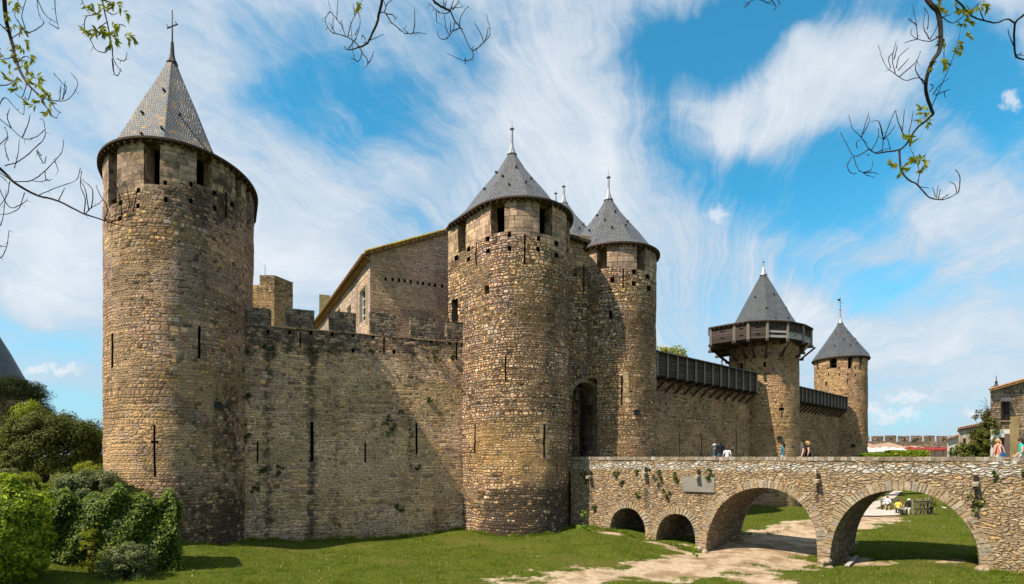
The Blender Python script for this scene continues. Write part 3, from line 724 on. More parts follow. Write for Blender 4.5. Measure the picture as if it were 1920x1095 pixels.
def arch_ring(name, A, d, arc, wid, mat, parent, proud=.05, lo=.22, hi=.42, depth=.3, up=None):
    """voussoirs: one uneven wedge after another along an arch"""
    A = Vector(A); d = Vector(d).normalized(); nrm = Vector((d.y, -d.x)); mb = MB()
    P2 = [Vector(a) for a in arc]; cum = [0]
    for a, b in zip(P2, P2[1:]): cum.append(cum[-1]+(b-a).length)
    def at(q):
        for i in range(len(cum)-1):
            if q <= cum[i+1] or i == len(cum)-2:
                f = (q-cum[i])/max(cum[i+1]-cum[i], 1e-9); tt = (P2[i+1]-P2[i]).normalized()
                return P2[i].lerp(P2[i+1], f), Vector((-tt.y, tt.x))
    q = 0
    while q < cum[-1]-.08:
        l = min(random.uniform(lo, hi), cum[-1]-q); g = .018; w0 = wid*random.uniform(.8, 1.15); pr = proud*random.uniform(.4, 1.5)
        (a, na), (b, nb) = at(q+g), at(q+l-g); q += l
        (c_, nc) = at(q-l/2)
        na = (na+nc*.5).normalized(); nb = (nb+nc*.5).normalized()
        j = lambda: random.uniform(-.02, .02)
        quad = [a+na*(-.01), b+nb*(-.01), b+nb*(w0+j()), a+na*(w0+j())]
        def W(v, k): p = A+d*v.x; return Vector((p.x+nrm.x*k, p.y+nrm.y*k, v.y))
        fr = [W(v, pr) for v in quad]; bk = [W(v, -depth) for v in quad]
        u0 = random.uniform(0, 9); 
        def uvq(pts): return [(u0+(p.x-pts[0].x), (p.z-pts[0].z)+u0) for p in pts]
        mb.face(fr[::-1], uvs=[(u0, u0), (u0, u0+.4), (u0+.3, u0+.4), (u0+.3, u0)])
        for k in range(4):
            m_ = (k+1) % 4; mb.face([fr[k], fr[m_], bk[m_], bk[k]], uvs=[(u0, 0), (u0+.3, 0), (u0+.3, .3), (u0, .3)])
    return mb.build(name, mat, parent)

def stonemat(name, cols, sc=1.0):
    m, t, b = newmat(name); g = t.node('ShaderNodeNewGeometry'); r = g.outputs['Random Per Island']; p = g.outputs['Position']
    c = t.ramp(r, [(i/len(cols), q) for i, q in enumerate(cols)], 'CONSTANT')
    n1 = t.noise(p, 5*sc, 5, .7); n2 = t.noise(p, 30*sc, 3, .6)
    f = t.m('ADD', t.mr(n1, .3, .7, .62, 1.2, False), t.m('MULTIPLY', t.m('SUBTRACT', n2, .5), .6)); c = t.mix(1.0, c, t.comb(f, f, f), 'MULTIPLY')
    t.l.new(c, b.inputs['Base Color']); b.inputs['Roughness'].default_value = .92; b.inputs['Specular IOR Level'].default_value = .15
    t.l.new(t.bump(t.m('ADD', n1, t.m('MULTIPLY', n2, .5)), .05), b.inputs['Normal']); return m
M_VOUS = stonemat('arch_stones', [(.38,.30,.205), (.32,.245,.165), (.42,.35,.255), (.35,.255,.155), (.30,.265,.215), (.37,.28,.17)])
M_VOUSG = stonemat('gate_arch_stones', [(.27,.21,.145), (.23,.18,.12), (.30,.235,.16)])
M_PEB = stonemat('loose_stones', [(.42,.36,.28), (.36,.30,.22), (.46,.42,.36)])

GA = (3.3, 34.75); GD = Vector((2.35, .62)).normalized()
gate = empty('gatehouse', (4.4, 35.1, 0), 'stone gatehouse front with tall arched gateway between the two gate towers', 'gatehouse')
def gz(px, py): s_, z_, y_ = on_line(GA, GD, px, py); return (s_, z_)
garch = [gz(1073, 857)]+[gz(1095.5-22.5*cos(a), 742-26*sin(a)) for a in [pi*k/14 for k in range(15)]]+[gz(1118, 857)]
garch[0] = (garch[0][0], 4.2); garch[-1] = (garch[-1][0]+.001, 4.2)
garch[1] = (garch[0][0]+.004, garch[1][1]); garch[-2] = (garch[-1][0]-.004, garch[-2][1])
arch_face('wall', GA, GD, (-.25, .97), 5.2, -.9, 3.1, EYE+14.55, lambda s_: 4.0, [garch], M_GT, gate, lambda p: (.25, .1, 1.0 if p.z > EYE+12.6 else 0), inner=M_ASH)
arch_ring('arch_ring', GA, GD, garch[1:-1], .30, M_VOUSG, gate, proud=.04, lo=.2, hi=.3)
mb = MB(); e = Vector((-.25,.97)).normalized()
def GP(s_, w_, z_): p = Vector(GA)+GD*s_+e*w_; return (p.x, p.y, z_)
sL, sR = garch[0][0], garch[-1][0]
mb.face([GP(sL-.3,5.15,4.0), GP(sR+.3,5.15,4.0), GP(sR+.3,5.15,10.2), GP(sL-.3,5.15,10.2)]); mb.build('inner_wall', M_GT, gate)
dm = MB(); q = [GP(sL-.25,5.08,4.0), GP(sL+1.1,5.08,4.0)]
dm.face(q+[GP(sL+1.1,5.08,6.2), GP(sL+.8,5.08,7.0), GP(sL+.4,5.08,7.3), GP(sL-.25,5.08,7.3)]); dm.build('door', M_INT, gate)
mb = MB(); s1_, z1_ = gz(1094.5, 496), gz(1094.5, 545); 
mb.box(GP((s1_[0]), -.005, (s1_[1]+z1_[1])/2), (.10, .06, s1_[1]-z1_[1]), atan2(GD.y, GD.x)); mb.build('arrow_slit', M_INT, gate)
for (px, py) in ((1078.6,515),(1108,522)):
    mb = MB(); a = gz(px, py); mb.box(GP(a[0], -.005, a[1]), (.2,.08,.26), atan2(GD.y, GD.x)); mb.build('putlog_hole', M_INT, gate)
# body behind and its roof
mb = MB(); f0 = [Vector(GP(-1.2, .3, 0)), Vector(GP(3.2, .3, 0))]; bk = Vector((-.62,.785)).normalized()*6.0; bk3 = Vector((bk.x, bk.y, 0))
b4 = [f0[0], f0[1], f0[1]+bk3, f0[0]+bk3]; mb.hexa([p+Vector((0,0,11.3)) for p in b4], [p+Vector((0,0,EYE+14.3)) for p in b4]); mb.build('rear_block', M_GT, gate)
mb = MB(); f0 = [Vector(GP(-1.6, -.30, EYE+14.75)), Vector(GP(2.15, -.30, EYE+14.1))]; r0 = [f0[0]+bk3*.75+Vector((0,0,2.4)), f0[1]+bk3*.75+Vector((0,0,2.4))]
mb.face([f0[0], f0[1], r0[1], r0[0]], uvs=[(0,0),(4.6,0),(4.6,5.2),(0,5.2)]); mb.face([f0[0]+Vector((0,0,-.12)), r0[0]+Vector((0,0,-.12)), r0[1]+Vector((0,0,-.12)), f0[1]+Vector((0,0,-.12))]); mb.build('roof', M_SL2, gate)
mb = MB(); mb.bar(f0[0]-Vector((0,0,.1)), f0[1]-Vector((0,0,.1)), .12, .2)
for k in range(11): p = f0[0].lerp(f0[1], (k+.5)/11); mb.bar(p+Vector((0,-.02,-.25)), p+bk3.normalized()*.4+Vector((0,0,-.12)), .09, .12)
mb.build('eave', M_EAVE, gate)
# ---- slender turret roofs rising behind the gatehouse
def back_turret(px, py, Y, r, zl, lab, fin, pyb):
    h_ap = (856-py)/1000*Y; x = (px-960)/1000*Y
    rt = empty('roof_turret', (x, Y, 0), lab, 'turret')
    pth = dee((x, Y), r, r, (0, 1), 0, 28)
    wall_surface('wall', pth, 0, EYE+zl, M_GT, rt, (), .8, .04, None)
    tower_roof(rt, pth, EYE+zl, (x, Y, EYE+h_ap), .25, M_SL2, 8, .2, pr=r*1.25); finial(rt, (x, Y, EYE+h_ap), fin)
back_turret(1057, 374, 41.5, 3.2, 15.0, 'slate turret roof rising behind the gatehouse between the gate towers', 1.15, 0)
back_turret(1042, 388, 46.5, 2.2, 16.5, 'mostly hidden turret of which only the thin lead finial shows beside the gate tower roof', 1.35, 0)

# ---- curtain wall between the big tower and the gate
WA = Vector((-14.5, 28.9)); WD = Vector((12.2, 5.0)).normalized(); WL = 13.7
wp = Path([WA-WD*1.6, WA+WD*(WL+.8)])
def toneW(p):
    px, py = seen(p)
    R = .62*bl(py, 560, 664, 30)+.08
    for c_, w_, k_ in ((503,8,.62),(585,7,.8),(770,6,.62),(628,9,.35),(700,6,.2),(820,9,.25)): R += k_*bl(px, c_-w_, c_+w_, 16)*bl(py, 640, 1010 if c_ != 770 else 900, 60)
    R += .22*bl(py, 960, 1040, 70)
    G = .35*bl(px, 600, 740, 60)*bl(py, 880, 1000, 60)
    return (min(R, 1), G, 0.0)
cw = empty('curtain_wall', (-8.7, 31.6, 0), 'grey brown crenellated curtain wall between the tallest tower and the gate towers', 'wall')
HW = [slit(563,622,652,3), slit(720,626,664,3), slit(856,640,676,3), slit(483,828,868,3.4), (582,790,588,866,.8,'arrow_slit',M_PLS), slit(685,830,868,3.2), slit(781,793,851,3.8), slit(870.5,835,870,2.8)]
HW += [putlog(a, b_, 5.5) for a, b_ in ((503,622),(543,623),(583,624),(623,626),(662.5,628),(700,630),(738.5,633),(774,635),(809,639),(843,643),(662,657),(738.5,660))]
wall_surface('wall_face', wp, -.4, EYE+7.13, M_CW, cw, HW, .24, .05, toneW, True)
mb = MB(); nn = Vector((WD.y, -WD.x)); a0, a1 = wp.p[0], wp.p[1]; th = -nn*1.3
mb.hexa([(a0.x-nn.x*.9, a0.y-nn.y*.9, 0), (a1.x-nn.x*.9, a1.y-nn.y*.9, 0), (a1.x+th.x, a1.y+th.y, 0), (a0.x+th.x, a0.y+th.y, 0)],
        [(a0.x-nn.x*.9, a0.y-nn.y*.9, EYE+7.12), (a1.x-nn.x*.9, a1.y-nn.y*.9, EYE+7.12), (a1.x+th.x, a1.y+th.y, EYE+7.12), (a0.x+th.x, a0.y+th.y, EYE+7.12)])
def strip(mb, s0, s1, d0, d1, z0, z1, mi=0, jit=0.0):
    q = [WA+WD*s0-nn*d0, WA+WD*s1-nn*d0, WA+WD*s1-nn*d1, WA+WD*s0-nn*d1]
    j = lambda: random.uniform(-jit, jit)
    mb.hexa([(p.x, p.y, z0) for p in q], [(p.x+j(), p.y+j(), z1+j()) for p in q], mi)
strip(mb, -1.6, WL+.8, -.02, 1.3, EYE+7.15, EYE+7.22); mb.build('wall_core', M_CW, cw)
def ws(px):
    return wp.hit(px)[0]-1.6
def plain_block(name, path_pts, z0, z1, mat, parent, tone, step=.22, amp=.03):
    """a free-standing block of masonry: four rough sides and a top"""
    pth = Path(path_pts, True); P = Path(path_pts, True)
    o = wall_surface(name, P, z0, z1, mat, parent, (), step, amp, tone, False)
    bm = bmesh.new(); bm.from_mesh(o.data)
    uvl = bm.loops.layers.uv['UVMap']
    ed = [e_ for e_ in bm.edges if e_.is_boundary and all(abs(v.co.z-z1) < .001 for v in e_.verts)]
    vs = []
    if ed:
        f = bmesh.ops.contextual_create(bm, geom=ed)['faces'] if False else []
    bm.free()
    t_ = MB(); t_.face([(p.x+random.uniform(-.02,.02), p.y, z1-.005+random.uniform(-.01,.015)) for p in [P.at(P.L*k/24+.0)[0] for k in range(24)]]); t_.build('coping', mat, o)
    return o
for i, (x0, x1, yt, yb) in enumerate(((455,508,577,612),(535,590,580,616),(617,668,585,621),(693.5,743.5,588,627),(769.5,817,596,632),(838,882,604,636))):
    s0, s1 = ws(x0), ws(x1); y = WA.y+WD.y*(s0+s1)/2
    zt = EYE+(856-yt)/1000*y
    q = [WA+WD*s0+nn*.01, WA+WD*s1+nn*.01, WA+WD*s1-nn*.62, WA+WD*s0-nn*.62]
    plain_block('merlon', q, EYE+7.14, zt, M_MER, cw, lambda p: (.62, .06, 0))

# ---- pale house behind the curtain wall
house = empty('stone_house', (-9, 45, 0), 'tile roofed stone house with sunlit pale side wall, behind the crenellated wall', 'house')
Hc = Vector((-10.1, 38.0)); Hf = Vector((-22.3, 60.0)); Hr = Vector((-4.6, 40.9)); hd = (Hf-Hc)
side = Path([Hf, Hc]); frontp = Path([Hc, Hr])
zc, zr = EYE+14.45, EYE+17.25
wall_surface('side_wall', side, 0, zc-.05, M_PLS, house, [(674,540,687,603,.35,'window_opening',M_PLAST), (650.5,573,658,592,.35,'window_opening',M_PLAST), (632,580,638,596,.3,'window_opening',M_PLAST)], .5, .04, lambda p: (.12, .05, 0))
def hframe(px0, py0, px1, py1, path, parent, bars=(1, 3), inset=.28):
    a, b = path.hit(px0), path.hit(px1); ym = (a[1]+b[1])/2; z1, z0 = EYE+(856-py0)/1000*ym, EYE+(856-py1)/1000*ym
    (p, n_), (q, _) = path.at(a[0]), path.at(b[0]); p = p-n_*inset; q = q-n_*inset
    P3 = lambda f, z: Vector((p.x+(q.x-p.x)*f, p.y+(q.y-p.y)*f, z))
    fr = MB()
    for f in [0]+[(k+1)/(bars[0]+1) for k in range(bars[0])]+[1]: fr.bar(P3(f, z0), P3(f, z1), .07, .06)
    for k in range(bars[1]+2): z = z0+(z1-z0)*k/(bars[1]+1); fr.bar(P3(0, z), P3(1, z), .06, .07)
    o = fr.build('window', M_FRAME, parent); g = MB(); p = p-n_*.03; q = q-n_*.03; g.face([P3(0, z0)-Vector((n_.x,n_.y,0))*.03, P3(1, z0)-Vector((n_.x,n_.y,0))*.03, P3(1, z1)-Vector((n_.x,n_.y,0))*.03, P3(0, z1)-Vector((n_.x,n_.y,0))*.03]); g.build('pane', M_GLASS, o)
hframe(674, 540, 687, 603, side, house)
mb = MB()
a_, b_ = side.hit(674), side.hit(687)
for (px, yA, yB) in ((671.5,533,610),(689,536,606)):
    h_ = side.hit(px); p, n_ = side.at(h_[0]); mb.bar((p.x+n_.x*.03, p.y+n_.y*.03, EYE+(856-yB)/1000*h_[1]), (p.x+n_.x*.03, p.y+n_.y*.03, EYE+(856-yA)/1000*h_[1]), .14, .22); mb.build('window_jamb', M_BEIGEP, house); mb = MB()

# gable
putl = []
hl = 'putlog_hole'
HH = [(px-2.2, py-3.2, px+2.2, py+3.2, .3, hl, M_INT) for px, py in ((723,523),(736,524),(748,525.5),(759,526),(770,528),(783,530),(793,531.5),(805,533),(816,535),(829,536))]
wall_surface('gable_wall', frontp, 0, zc-.02, M_HS, house, HH, .4, .035, lambda p: (.22, .1, 0))
mb = MB(); n3 = frontp.n[0]; mb.face([(Hc.x, Hc.y, zc-.02), (Hr.x, Hr.y, zc-.02), (Hr.x, Hr.y, zr-.2), (Hc.x, Hc.y, zc+.0)], uvs=[(0,zc),(frontp.L,zc),(frontp.L,zr),(0,zc)]); mb.build('gable_wall', M_HS, house)
mb = MB(); hdn = hd.normalized(); fd = (Hr-Hc).normalized(); o_ = Vector((hdn.x, hdn.y, 0)); slope = Vector((fd.x, fd.y, (zr-zc)/(Hr-Hc).length))
e0 = Vector((Hc.x, Hc.y, zc+.12))-slope*.55-o_*.25; L_ = hd.length+.6; wd = (Hr-Hc).length+.9
A_, B_, C_, D_ = e0, e0+slope*wd, e0+slope*wd+o_*L_, e0+o_*L_
mb.face([A_, B_, C_, D_], uvs=[(0,0),(0,wd),(L_,wd),(L_,0)]); up = Vector((0,0,-.14))
mb.face([A_+up, D_+up, C_+up, B_+up]); mb.face([A_+up, B_+up, B_, A_]); mb.face([D_+up, A_+up, A_, D_])
rf = mb.build('roof', M_TILEY, house)
mb = MB()
for k in range(int(L_/.22)):
    p = A_+o_*(k*.22+.05)+Vector((0,0,.02)); mb.tube([p-slope*.06+up*.5, p+slope*.5+up*.5], [.075,.085], 6)
mb.build('eave_tiles', M_TILE, rf)
mb = MB()
for k in range(int(wd/.33)):
    p = A_+slope*(k*.33+.1)+Vector((0,0,.05)); mb.tube([p-o_*.1, p+slope*.36-o_*.1+Vector((0,0,.02))], [.09,.10], 6)
mb.build('verge_tiles', simple('yellow_lichen_tiles', (.42,.29,.045), .9, .1, col2=(.25,.17,.07)), rf)
# moulding under the eave on the side wall
mb = MB(); 
for k, (dz, ou) in enumerate(((-.42,.18),(-.28,.32))):
    n_ = side.n[0]; mb.bar((Hf.x+n_.x*ou*.5, Hf.y+n_.y*ou*.5, zc+dz), (Hc.x+n_.x*ou*.5, Hc.y+n_.y*ou*.5, zc+dz), ou, .13)
mb.build('cornice', M_TILE, house)
# stair railing and steps on the wall walk beside the gate tower
rl = empty('stair_railing', tuple(hat(845, 640, 34.2)), 'thin iron stair railing on the wall walk, climbing to the gate tower door', 'railing')
mb = MB(); a = hat(822, 634, 34.3); b_ = hat(843, 594, 34.9); c_ = hat(868, 596, 35.4)
dn = Vector((0,0,-1.0)); mb.tube([a, b_, c_], .045, 6); mb.tube([a+dn*.9, b_+dn*.9, c_+dn*.9], .03, 5)
for k in range(11): f = k/10; p = a.lerp(b_, f*2) if f < .5 else b_.lerp(c_, f*2-1); mb.tube([p, p+dn*.9], .024, 5)
mb.build('bars', M_IRON, rl)
mb = MB(); 
for k in range(6):
    p = a.lerp(b_, k/6)-Vector((0,0,1.0)); mb.box((p.x, p.y+.5, p.z-.5), (.35, 1.0, 1.0))
mb.box(tuple((b_+c_)/2+Vector((0,.4,-1.1))), (1.0,.9,.18)); mb.build('steps', M_CW, rl)

# ---- yellow lichen chimney stack beyond the house and the ruined watch tower
ch = MB(); c0 = hat(609, 570, 66); ch.box((c0.x, c0.y, c0.z-1.6), (1.25, 1.2, 5.2), .3, jit=.03); ch.box((c0.x+.9, c0.y+.6, c0.z-2.0), (1.6, 1.2, 3.6), .3, jit=.03)
tag(ch.build('chimney_stack', simple('lichen_stone', (.36,.28,.11), .95, .1, col2=(.22,.18,.12), scale=1.5)), 'square chimney stack yellow with lichen, behind the wall between two merlons', 'chimney')
wt = empty('watch_tower', tuple(hat(497, 856, 66)), 'square ruined watch tower with stepped top and thin mast, beyond the big tower', 'tower')
q = [hat(487,800,66), hat(515.5,800,66), hat(515.5,800,66)+Vector((1.2,3,0)), hat(487,800,66)+Vector((1.2,3,0))]
zt_ = hat(500, 516, 66).z; zl_ = hat(480, 533, 66).z
plain_block('wall', [p.xy for p in q], 0, zt_, M_FAR, wt, lambda p: (.55*bl(p.z, zt_-3, zt_+3, 2), .3, 0), .6, .05)
q = [hat(470,800,66.3), hat(487.3,800,66.3), hat(487.3,800,66.3)+Vector((1.2,3,0)), hat(470,800,66.3)+Vector((1.2,3,0))]
plain_block('lower_wall', [p.xy for p in q], 0, zl_, M_FAR, wt, lambda p: (.4, .5, 0), .6, .05)
mb = MB(); p = hat(497, 516, 67); mb.tube([p-Vector((0,0,.3)), p+Vector((0,0,1.3))], [.05,.03], 6); mb.build('mast', M_LEAD, wt)
# ---- right-hand range: galleried curtain walls and two farther towers
def toneF(p):
    px, py = seen(p)
    return (.22+.25*bl(py, 690, 745, 30)+.12*bl(py, 830, 860, 30), .35*bl(px, 1232, 1330, 40)*bl(py, 800, 860, 20)+.15, 0)
def galleried(label, ga, gb, htop, hbot, npan, zb, group):
    ga, gb = Vector(ga), Vector(gb); dd = (gb-ga).normalized(); n_ = Vector((dd.y, -dd.x)); L = (gb-ga).length
    root = empty('curtain_wall', (*( (ga+gb)/2-n_*.9), 0), label, 'wall', group)
    wl = Path([ga-n_*.9-dd*1.0, gb-n_*.9+dd*1.8])
    slits = []
    if npan == 12: slits = [slit(x, 812, 858, 1.3) for x in (1274, 1315, 1380)]
    else: slits = []
    wall_surface('wall_face', wl, zb, EYE+htop-.3, M_FAR, root, slits, .4, .05, toneF)
    mb = MB(); a, b = wl.p[0]-n_*1.2, wl.p[1]-n_*1.2; a2, b2 = wl.p[0]-n_*.55, wl.p[1]-n_*.55
    mb.hexa([(a2.x,a2.y,zb),(b2.x,b2.y,zb),(b.x,b.y,zb),(a.x,a.y,zb)], [(a2.x,a2.y,EYE+htop-.3),(b2.x,b2.y,EYE+htop-.3),(b.x,b.y,EYE+htop-.3),(a.x,a.y,EYE+htop-.3)]); mb.build('wall_core', M_FAR, root)
    g = MB(); zt0, zt1 = EYE+htop[0] if hasattr(htop,'__len__') else EYE+htop, EYE+htop
    gal = MB()
    def Q(s_, o, z): p = ga+dd*s_+n_*o; return Vector((p.x, p.y, z))
    zT, zB = EYE+htop, EYE+hbot
    # plank front, floor, far end
    gal.hexa([Q(0,0,zB), Q(L,0,zB), Q(L,-.06,zB), Q(0,-.06,zB)], [Q(0,0,zT-.12), Q(L,0,zT-.12), Q(L,-.06,zT-.12), Q(0,-.06,zT-.12)])
    gal.hexa([Q(L,0,zB), Q(L+.06,0,zB), Q(L+.06,-.95,zB), Q(L,-.95,zB)], [Q(L,0,zT-.1), Q(L+.06,0,zT-.1), Q(L+.06,-.95,zT+.2), Q(L,-.95,zT+.2)])
    gal.hexa([Q(0,-.02,zB-.06), Q(L,-.02,zB-.06), Q(L,-.95,zB-.06), Q(0,-.95,zB-.06)], [Q(0,-.02,zB), Q(L,-.02,zB), Q(L,-.95,zB), Q(0,-.95,zB)])
    go = gal.build('timber_gallery', M_WOOD, root)
    for k in range(npan+1):
        p = MB(); s_ = L*k/npan; p.bar(Q(s_, .05, zB-.12), Q(s_, .05, zT-.1), .16, .12); p.build('post', M_POST, go)
    for k in range(npan):
        s_ = L*(k+.5)/npan
        p = MB(); p.bar(Q(s_-.16,.012,zB+.6*(zT-zB)), Q(s_+.16,.012,zB+.6*(zT-zB)), .05, .05); p.build('loophole', M_INT, go)
    for k in range(npan+1):
        s_ = L*k/npan; p = MB(); p.bar(Q(s_, .12, zB-.14), Q(s_, -1.0, zB-.14), .13, .16); p.bar(Q(s_, -.05, zB-.2), Q(s_, -.93, zB-.95), .11, .13); p.bar(Q(s_, -.80, zB-.9), Q(s_, -1.0, zB-.9), .16, .16); p.build('bracket', M_BEAM, go)
    r = MB(); sp = [Q(-.2,.28,zT-.14), Q(L+.25,.28,zT-.14), Q(L+.25,-1.9,zT+.55), Q(-.2,-1.9,zT+.55)]
    r.face(sp, uvs=[(0,0),(L,0),(L,2.3),(0,2.3)]); dn = Vector((0,0,-.07)); r.face([p+dn for p in sp[::-1]]); r.face([sp[0]+dn, sp[1]+dn, sp[1], sp[0]]); r.face([sp[1]+dn, sp[2]+dn, sp[2], sp[1]]); r.face([sp[3]+dn, sp[0]+dn, sp[0], sp[3]])
    r.build('gallery_roof', M_SL3, root)
    return root, wl
g1, WL2 = galleried('curtain wall with long covered timber gallery, between the gate tower and the galleried tower', (9.85,36.3), (21.0,45.9), 7.3, 5.62, 12, 0, 'galleried curtain walls')
g2, WL3 = galleried('farthest curtain wall with short timber gallery, between the galleried tower and the last tower', (27.3,51.0), (38.0,60.6), 6.85, 5.45, 14, 0, 'galleried curtain walls')
# front end of the first gallery is boarded and dark, standing against the gate tower

def tone2(p):
    px, py = seen(p); return (.12+.2*bl(py, 640, 690, 30), .35, 0)
T2C = Vector((23.1, 49.0)); bk2 = Vector((.42, .9))
H2 = [(1380,681,1393,697,.5,'window',M_PLS),(1431,679,1436.5,688.5,.4,'window',M_ASH),slit(1466,755,785,2.2),(1461,764,1464.9,770,.3,'arrow_slit_arm',M_INT),(1467.1,764,1470,770,.3,'arrow_slit_arm',M_INT)]
t2 = empty('round_tower', (*T2C, 0), 'round tower ringed by a dark octagonal timber gallery under a blue slate spire', 'tower')
P2 = dee(T2C, 2.92, 2.92, bk2, 0)
wall_surface('wall', P2, 0, EYE+11.3, M_FAR, t2, H2, .35, .04, tone2)
zB, zT = EYE+9.95, EYE+11.4
oc = [Vector(((px-960)/1000*Y, Y)) for px, Y in ((1333,47.3),(1377,45.9),(1403,45.1),(1438.5,44.8),(1476,45.1),(1505,46.2),(1520,47.7))]+[Vector(q) for q in ((27.6,50.6),(26.0,52.9),(22.8,53.6),(20.2,52.4),(18.6,49.9))]
NG = len(oc); ph0 = -1.9
gal = MB()
for k in range(NG):
    a, b = oc[k], oc[(k+1) % NG]; ia, ib = T2C+(a-T2C)*.985, T2C+(b-T2C)*.985; L = (b-a).length
    gal.face([(a.x,a.y,zB),(b.x,b.y,zB),(b.x,b.y,zT),(a.x,a.y,zT)], uvs=[(k*3.3,zB),(k*3.3+L,zB),(k*3.3+L,zT),(k*3.3,zT)])
    gal.face([(ib.x,ib.y,zB),(ia.x,ia.y,zB),(ia.x,ia.y,zT),(ib.x,ib.y,zT)])
    ca, cb = T2C+(a-T2C)*.62, T2C+(b-T2C)*.62
    gal.face([(a.x,a.y,zB),(ca.x,ca.y,zB),(cb.x,cb.y,zB),(b.x,b.y,zB)])
go = gal.build('timber_gallery', M_WOOD, t2)
vis = []
for k in range(NG):
    a, b = oc[k], oc[(k+1) % NG]; o = (a-T2C).normalized(); p = MB()
    p.bar((a.x+o.x*.04, a.y+o.y*.04, zB-.18), (a.x+o.x*.04, a.y+o.y*.04, zT), .17, .17); p.build('post', M_POST, go)
    p = MB(); p.bar((a.x+o.x*.22, a.y+o.y*.22, zB-.14), (T2C.x+o.x*2.8, T2C.y+o.y*2.8, zB-.14), .17, .2); q = T2C+o*3.0; e_ = T2C+o*4.2
    p.bar((e_.x, e_.y, zB-.22), (q.x, q.y, zB-1.25), .14, .16); p.bar((T2C.x+o.x*3.28, T2C.y+o.y*3.28, zB-1.22), (q.x-o.x*.2, q.y-o.y*.2, zB-1.22), .2, .2); p.build('bracket', M_BEAM, go)
    mo = ((a+b)/2-T2C).normalized(); c_ = (a+b)/2; p = MB(); tt = (b-a).normalized()
    for zz in (.68, .28): z = zB+(zT-zB)*zz; p.bar((c_.x-tt.x*.17+mo.x*.012, c_.y-tt.y*.17+mo.y*.012, z), (c_.x+tt.x*.17+mo.x*.012, c_.y+tt.y*.17+mo.y*.012, z), .06, .06); p.build('loophole', M_INT, go); p = MB()
# pale boards on the lower part of three panels
for k, z0, z1 in ((4,.05,.20),(4,.33,.46),(5,.05,.44),(6,.05,.42)):
    if z1 <= z0: continue
    a, b = oc[(k+NG-1) % NG], oc[k]
    c_ = (a+b)/2; mo = (c_-T2C).normalized(); h = zT-zB; p = MB()
    p.bar((a.x*.96+b.x*.04+mo.x*.015, a.y*.96+b.y*.04+mo.y*.015, zB+h*(z0+z1)/2), (a.x*.04+b.x*.96+mo.x*.015, a.y*.04+b.y*.96+mo.y*.015, zB+h*(z0+z1)/2), .03, h*(z1-z0)); p.build('pale_board', M_WOODP, go)
ringp = Path(oc, True)
dense = [ringp.at(ringp.L*k/63)[0] for k in range(63)]
tower_roof(t2, Path(dense, True), zT+.04, (T2C.x, T2C.y, EYE+17.0), .22, M_SL3, 8, ph0, prof=((1,0),(.82,.045),(.66,.11),(.56,.235),(.32,.58),(.03,.985),(0,1)), facet_at=.70, pr=4.15)
finial(t2, (T2C.x, T2C.y, EYE+17.0), 1.0, .05)

def tone3(p):
    px, py = seen(p); return (.2, .3, 0)
H3 = [(1555.5,655,1569,690,.55,'opening',M_ASH,False),(1590,655,1599,691,.55,'opening',M_ASH,False),(1547.5,716,1551,724,.4,'window',M_ASH),(1588,711,1590.2,721,.4,'window',M_ASH),(1611,655,1616,693,.4,'opening',M_ASH,False),(1531,660,1535,690,.4,'opening',M_ASH,False)]
H3 += [putlog(a, b_, 2.4, .3) for a, b_ in ((1534,691),(1552.5,690.5),(1573,690),(1604,690),(1553.5,701),(1574,702),(1589.5,702),(1604,703))]
t3, P3_ = tower('plain round tower with small slate cone and weathervane, farthest along the castle', (39.4, 64.0), 2.75, 2.75, (.5, .87), 0, 0, 11.6, (39.4, 64.0, 16.3), M_FAR, H3, tone3, M_SL3,
      over=.28, fin=1.5, step=.35, ph=.9, prof=((1,0),(.90,.085),(.66,.32),(.44,.54),(.24,.745),(.03,.985),(0.0,1)))
# rear openings let the sky show through the loft
wv = MB(); ax, ay, az = 39.4, 64.0, EYE+18.6; wv.bar((ax-.3,ay,az-.15), (ax+.3,ay,az-.15), .03, .03); wv.face([(ax-.32,ay,az+.1),(ax-.02,ay,az+.04),(ax-.02,ay,az+.3),(ax-.32,ay,az+.36)]); wv.face([(ax-.32,ay+.01,az+.36),(ax-.02,ay+.01,az+.3),(ax-.02,ay+.01,az+.04),(ax-.32,ay+.01,az+.1)]); wv.tube([(ax,ay,az-.9),(ax,ay,az+.5)], .025, 6); wv.build('weathervane', M_IRON, t3)

def on_path(path, px, py, out=.0):
    h = path.hit(px); p, n_ = path.at(h[0]); b = Vector((p.x, p.y, EYE+(856-py)/1000*h[1])); k = rough(b, .05)+out
    return Vector((p.x+n_.x*k, p.y+n_.y*k, b.z)), n_
def plaque(path, px, py, w, h, label):
    p, n_ = on_path(path, px, py, .06); y = p.y; mb = MB(); t_ = Vector((-n_.y, n_.x)); W, H = w/1000*y, h/1000*y
    o = empty('wall_plaque', tuple(p), label, 'plaque', 'dark plaques on the towers')
    mb.bar(p-Vector((t_.x, t_.y, 0))*W/2, p+Vector((t_.x, t_.y, 0))*W/2, .05, H); mb.build('panel', M_PLAQ, o)
    f = MB(); r_ = Vector((t_.x, t_.y, 0)); q = p+Vector((n_.x, n_.y, 0))*.01
    for s_ in (-1, 1): f.bar(q+r_*(W/2*s_)-Vector((0,0,H/2)), q+r_*(W/2*s_)+Vector((0,0,H/2)), .05, .06); f.bar(q-r_*W/2+Vector((0,0,H/2*s_)), q+r_*W/2+Vector((0,0,H/2*s_)), .06, .05)
    f.build('frame', M_IRON, o)
plaque(P1, 409, 760, 13, 12, 'small square dark plaque low on the tallest tower')
plaque(PR, 1193, 773.5, 13, 9, 'dark plaque on the gate tower next to the galleried wall')
plaque(P2, 1461, 821.5, 8.5, 6, 'dark plaque low on the tower with the octagonal gallery')
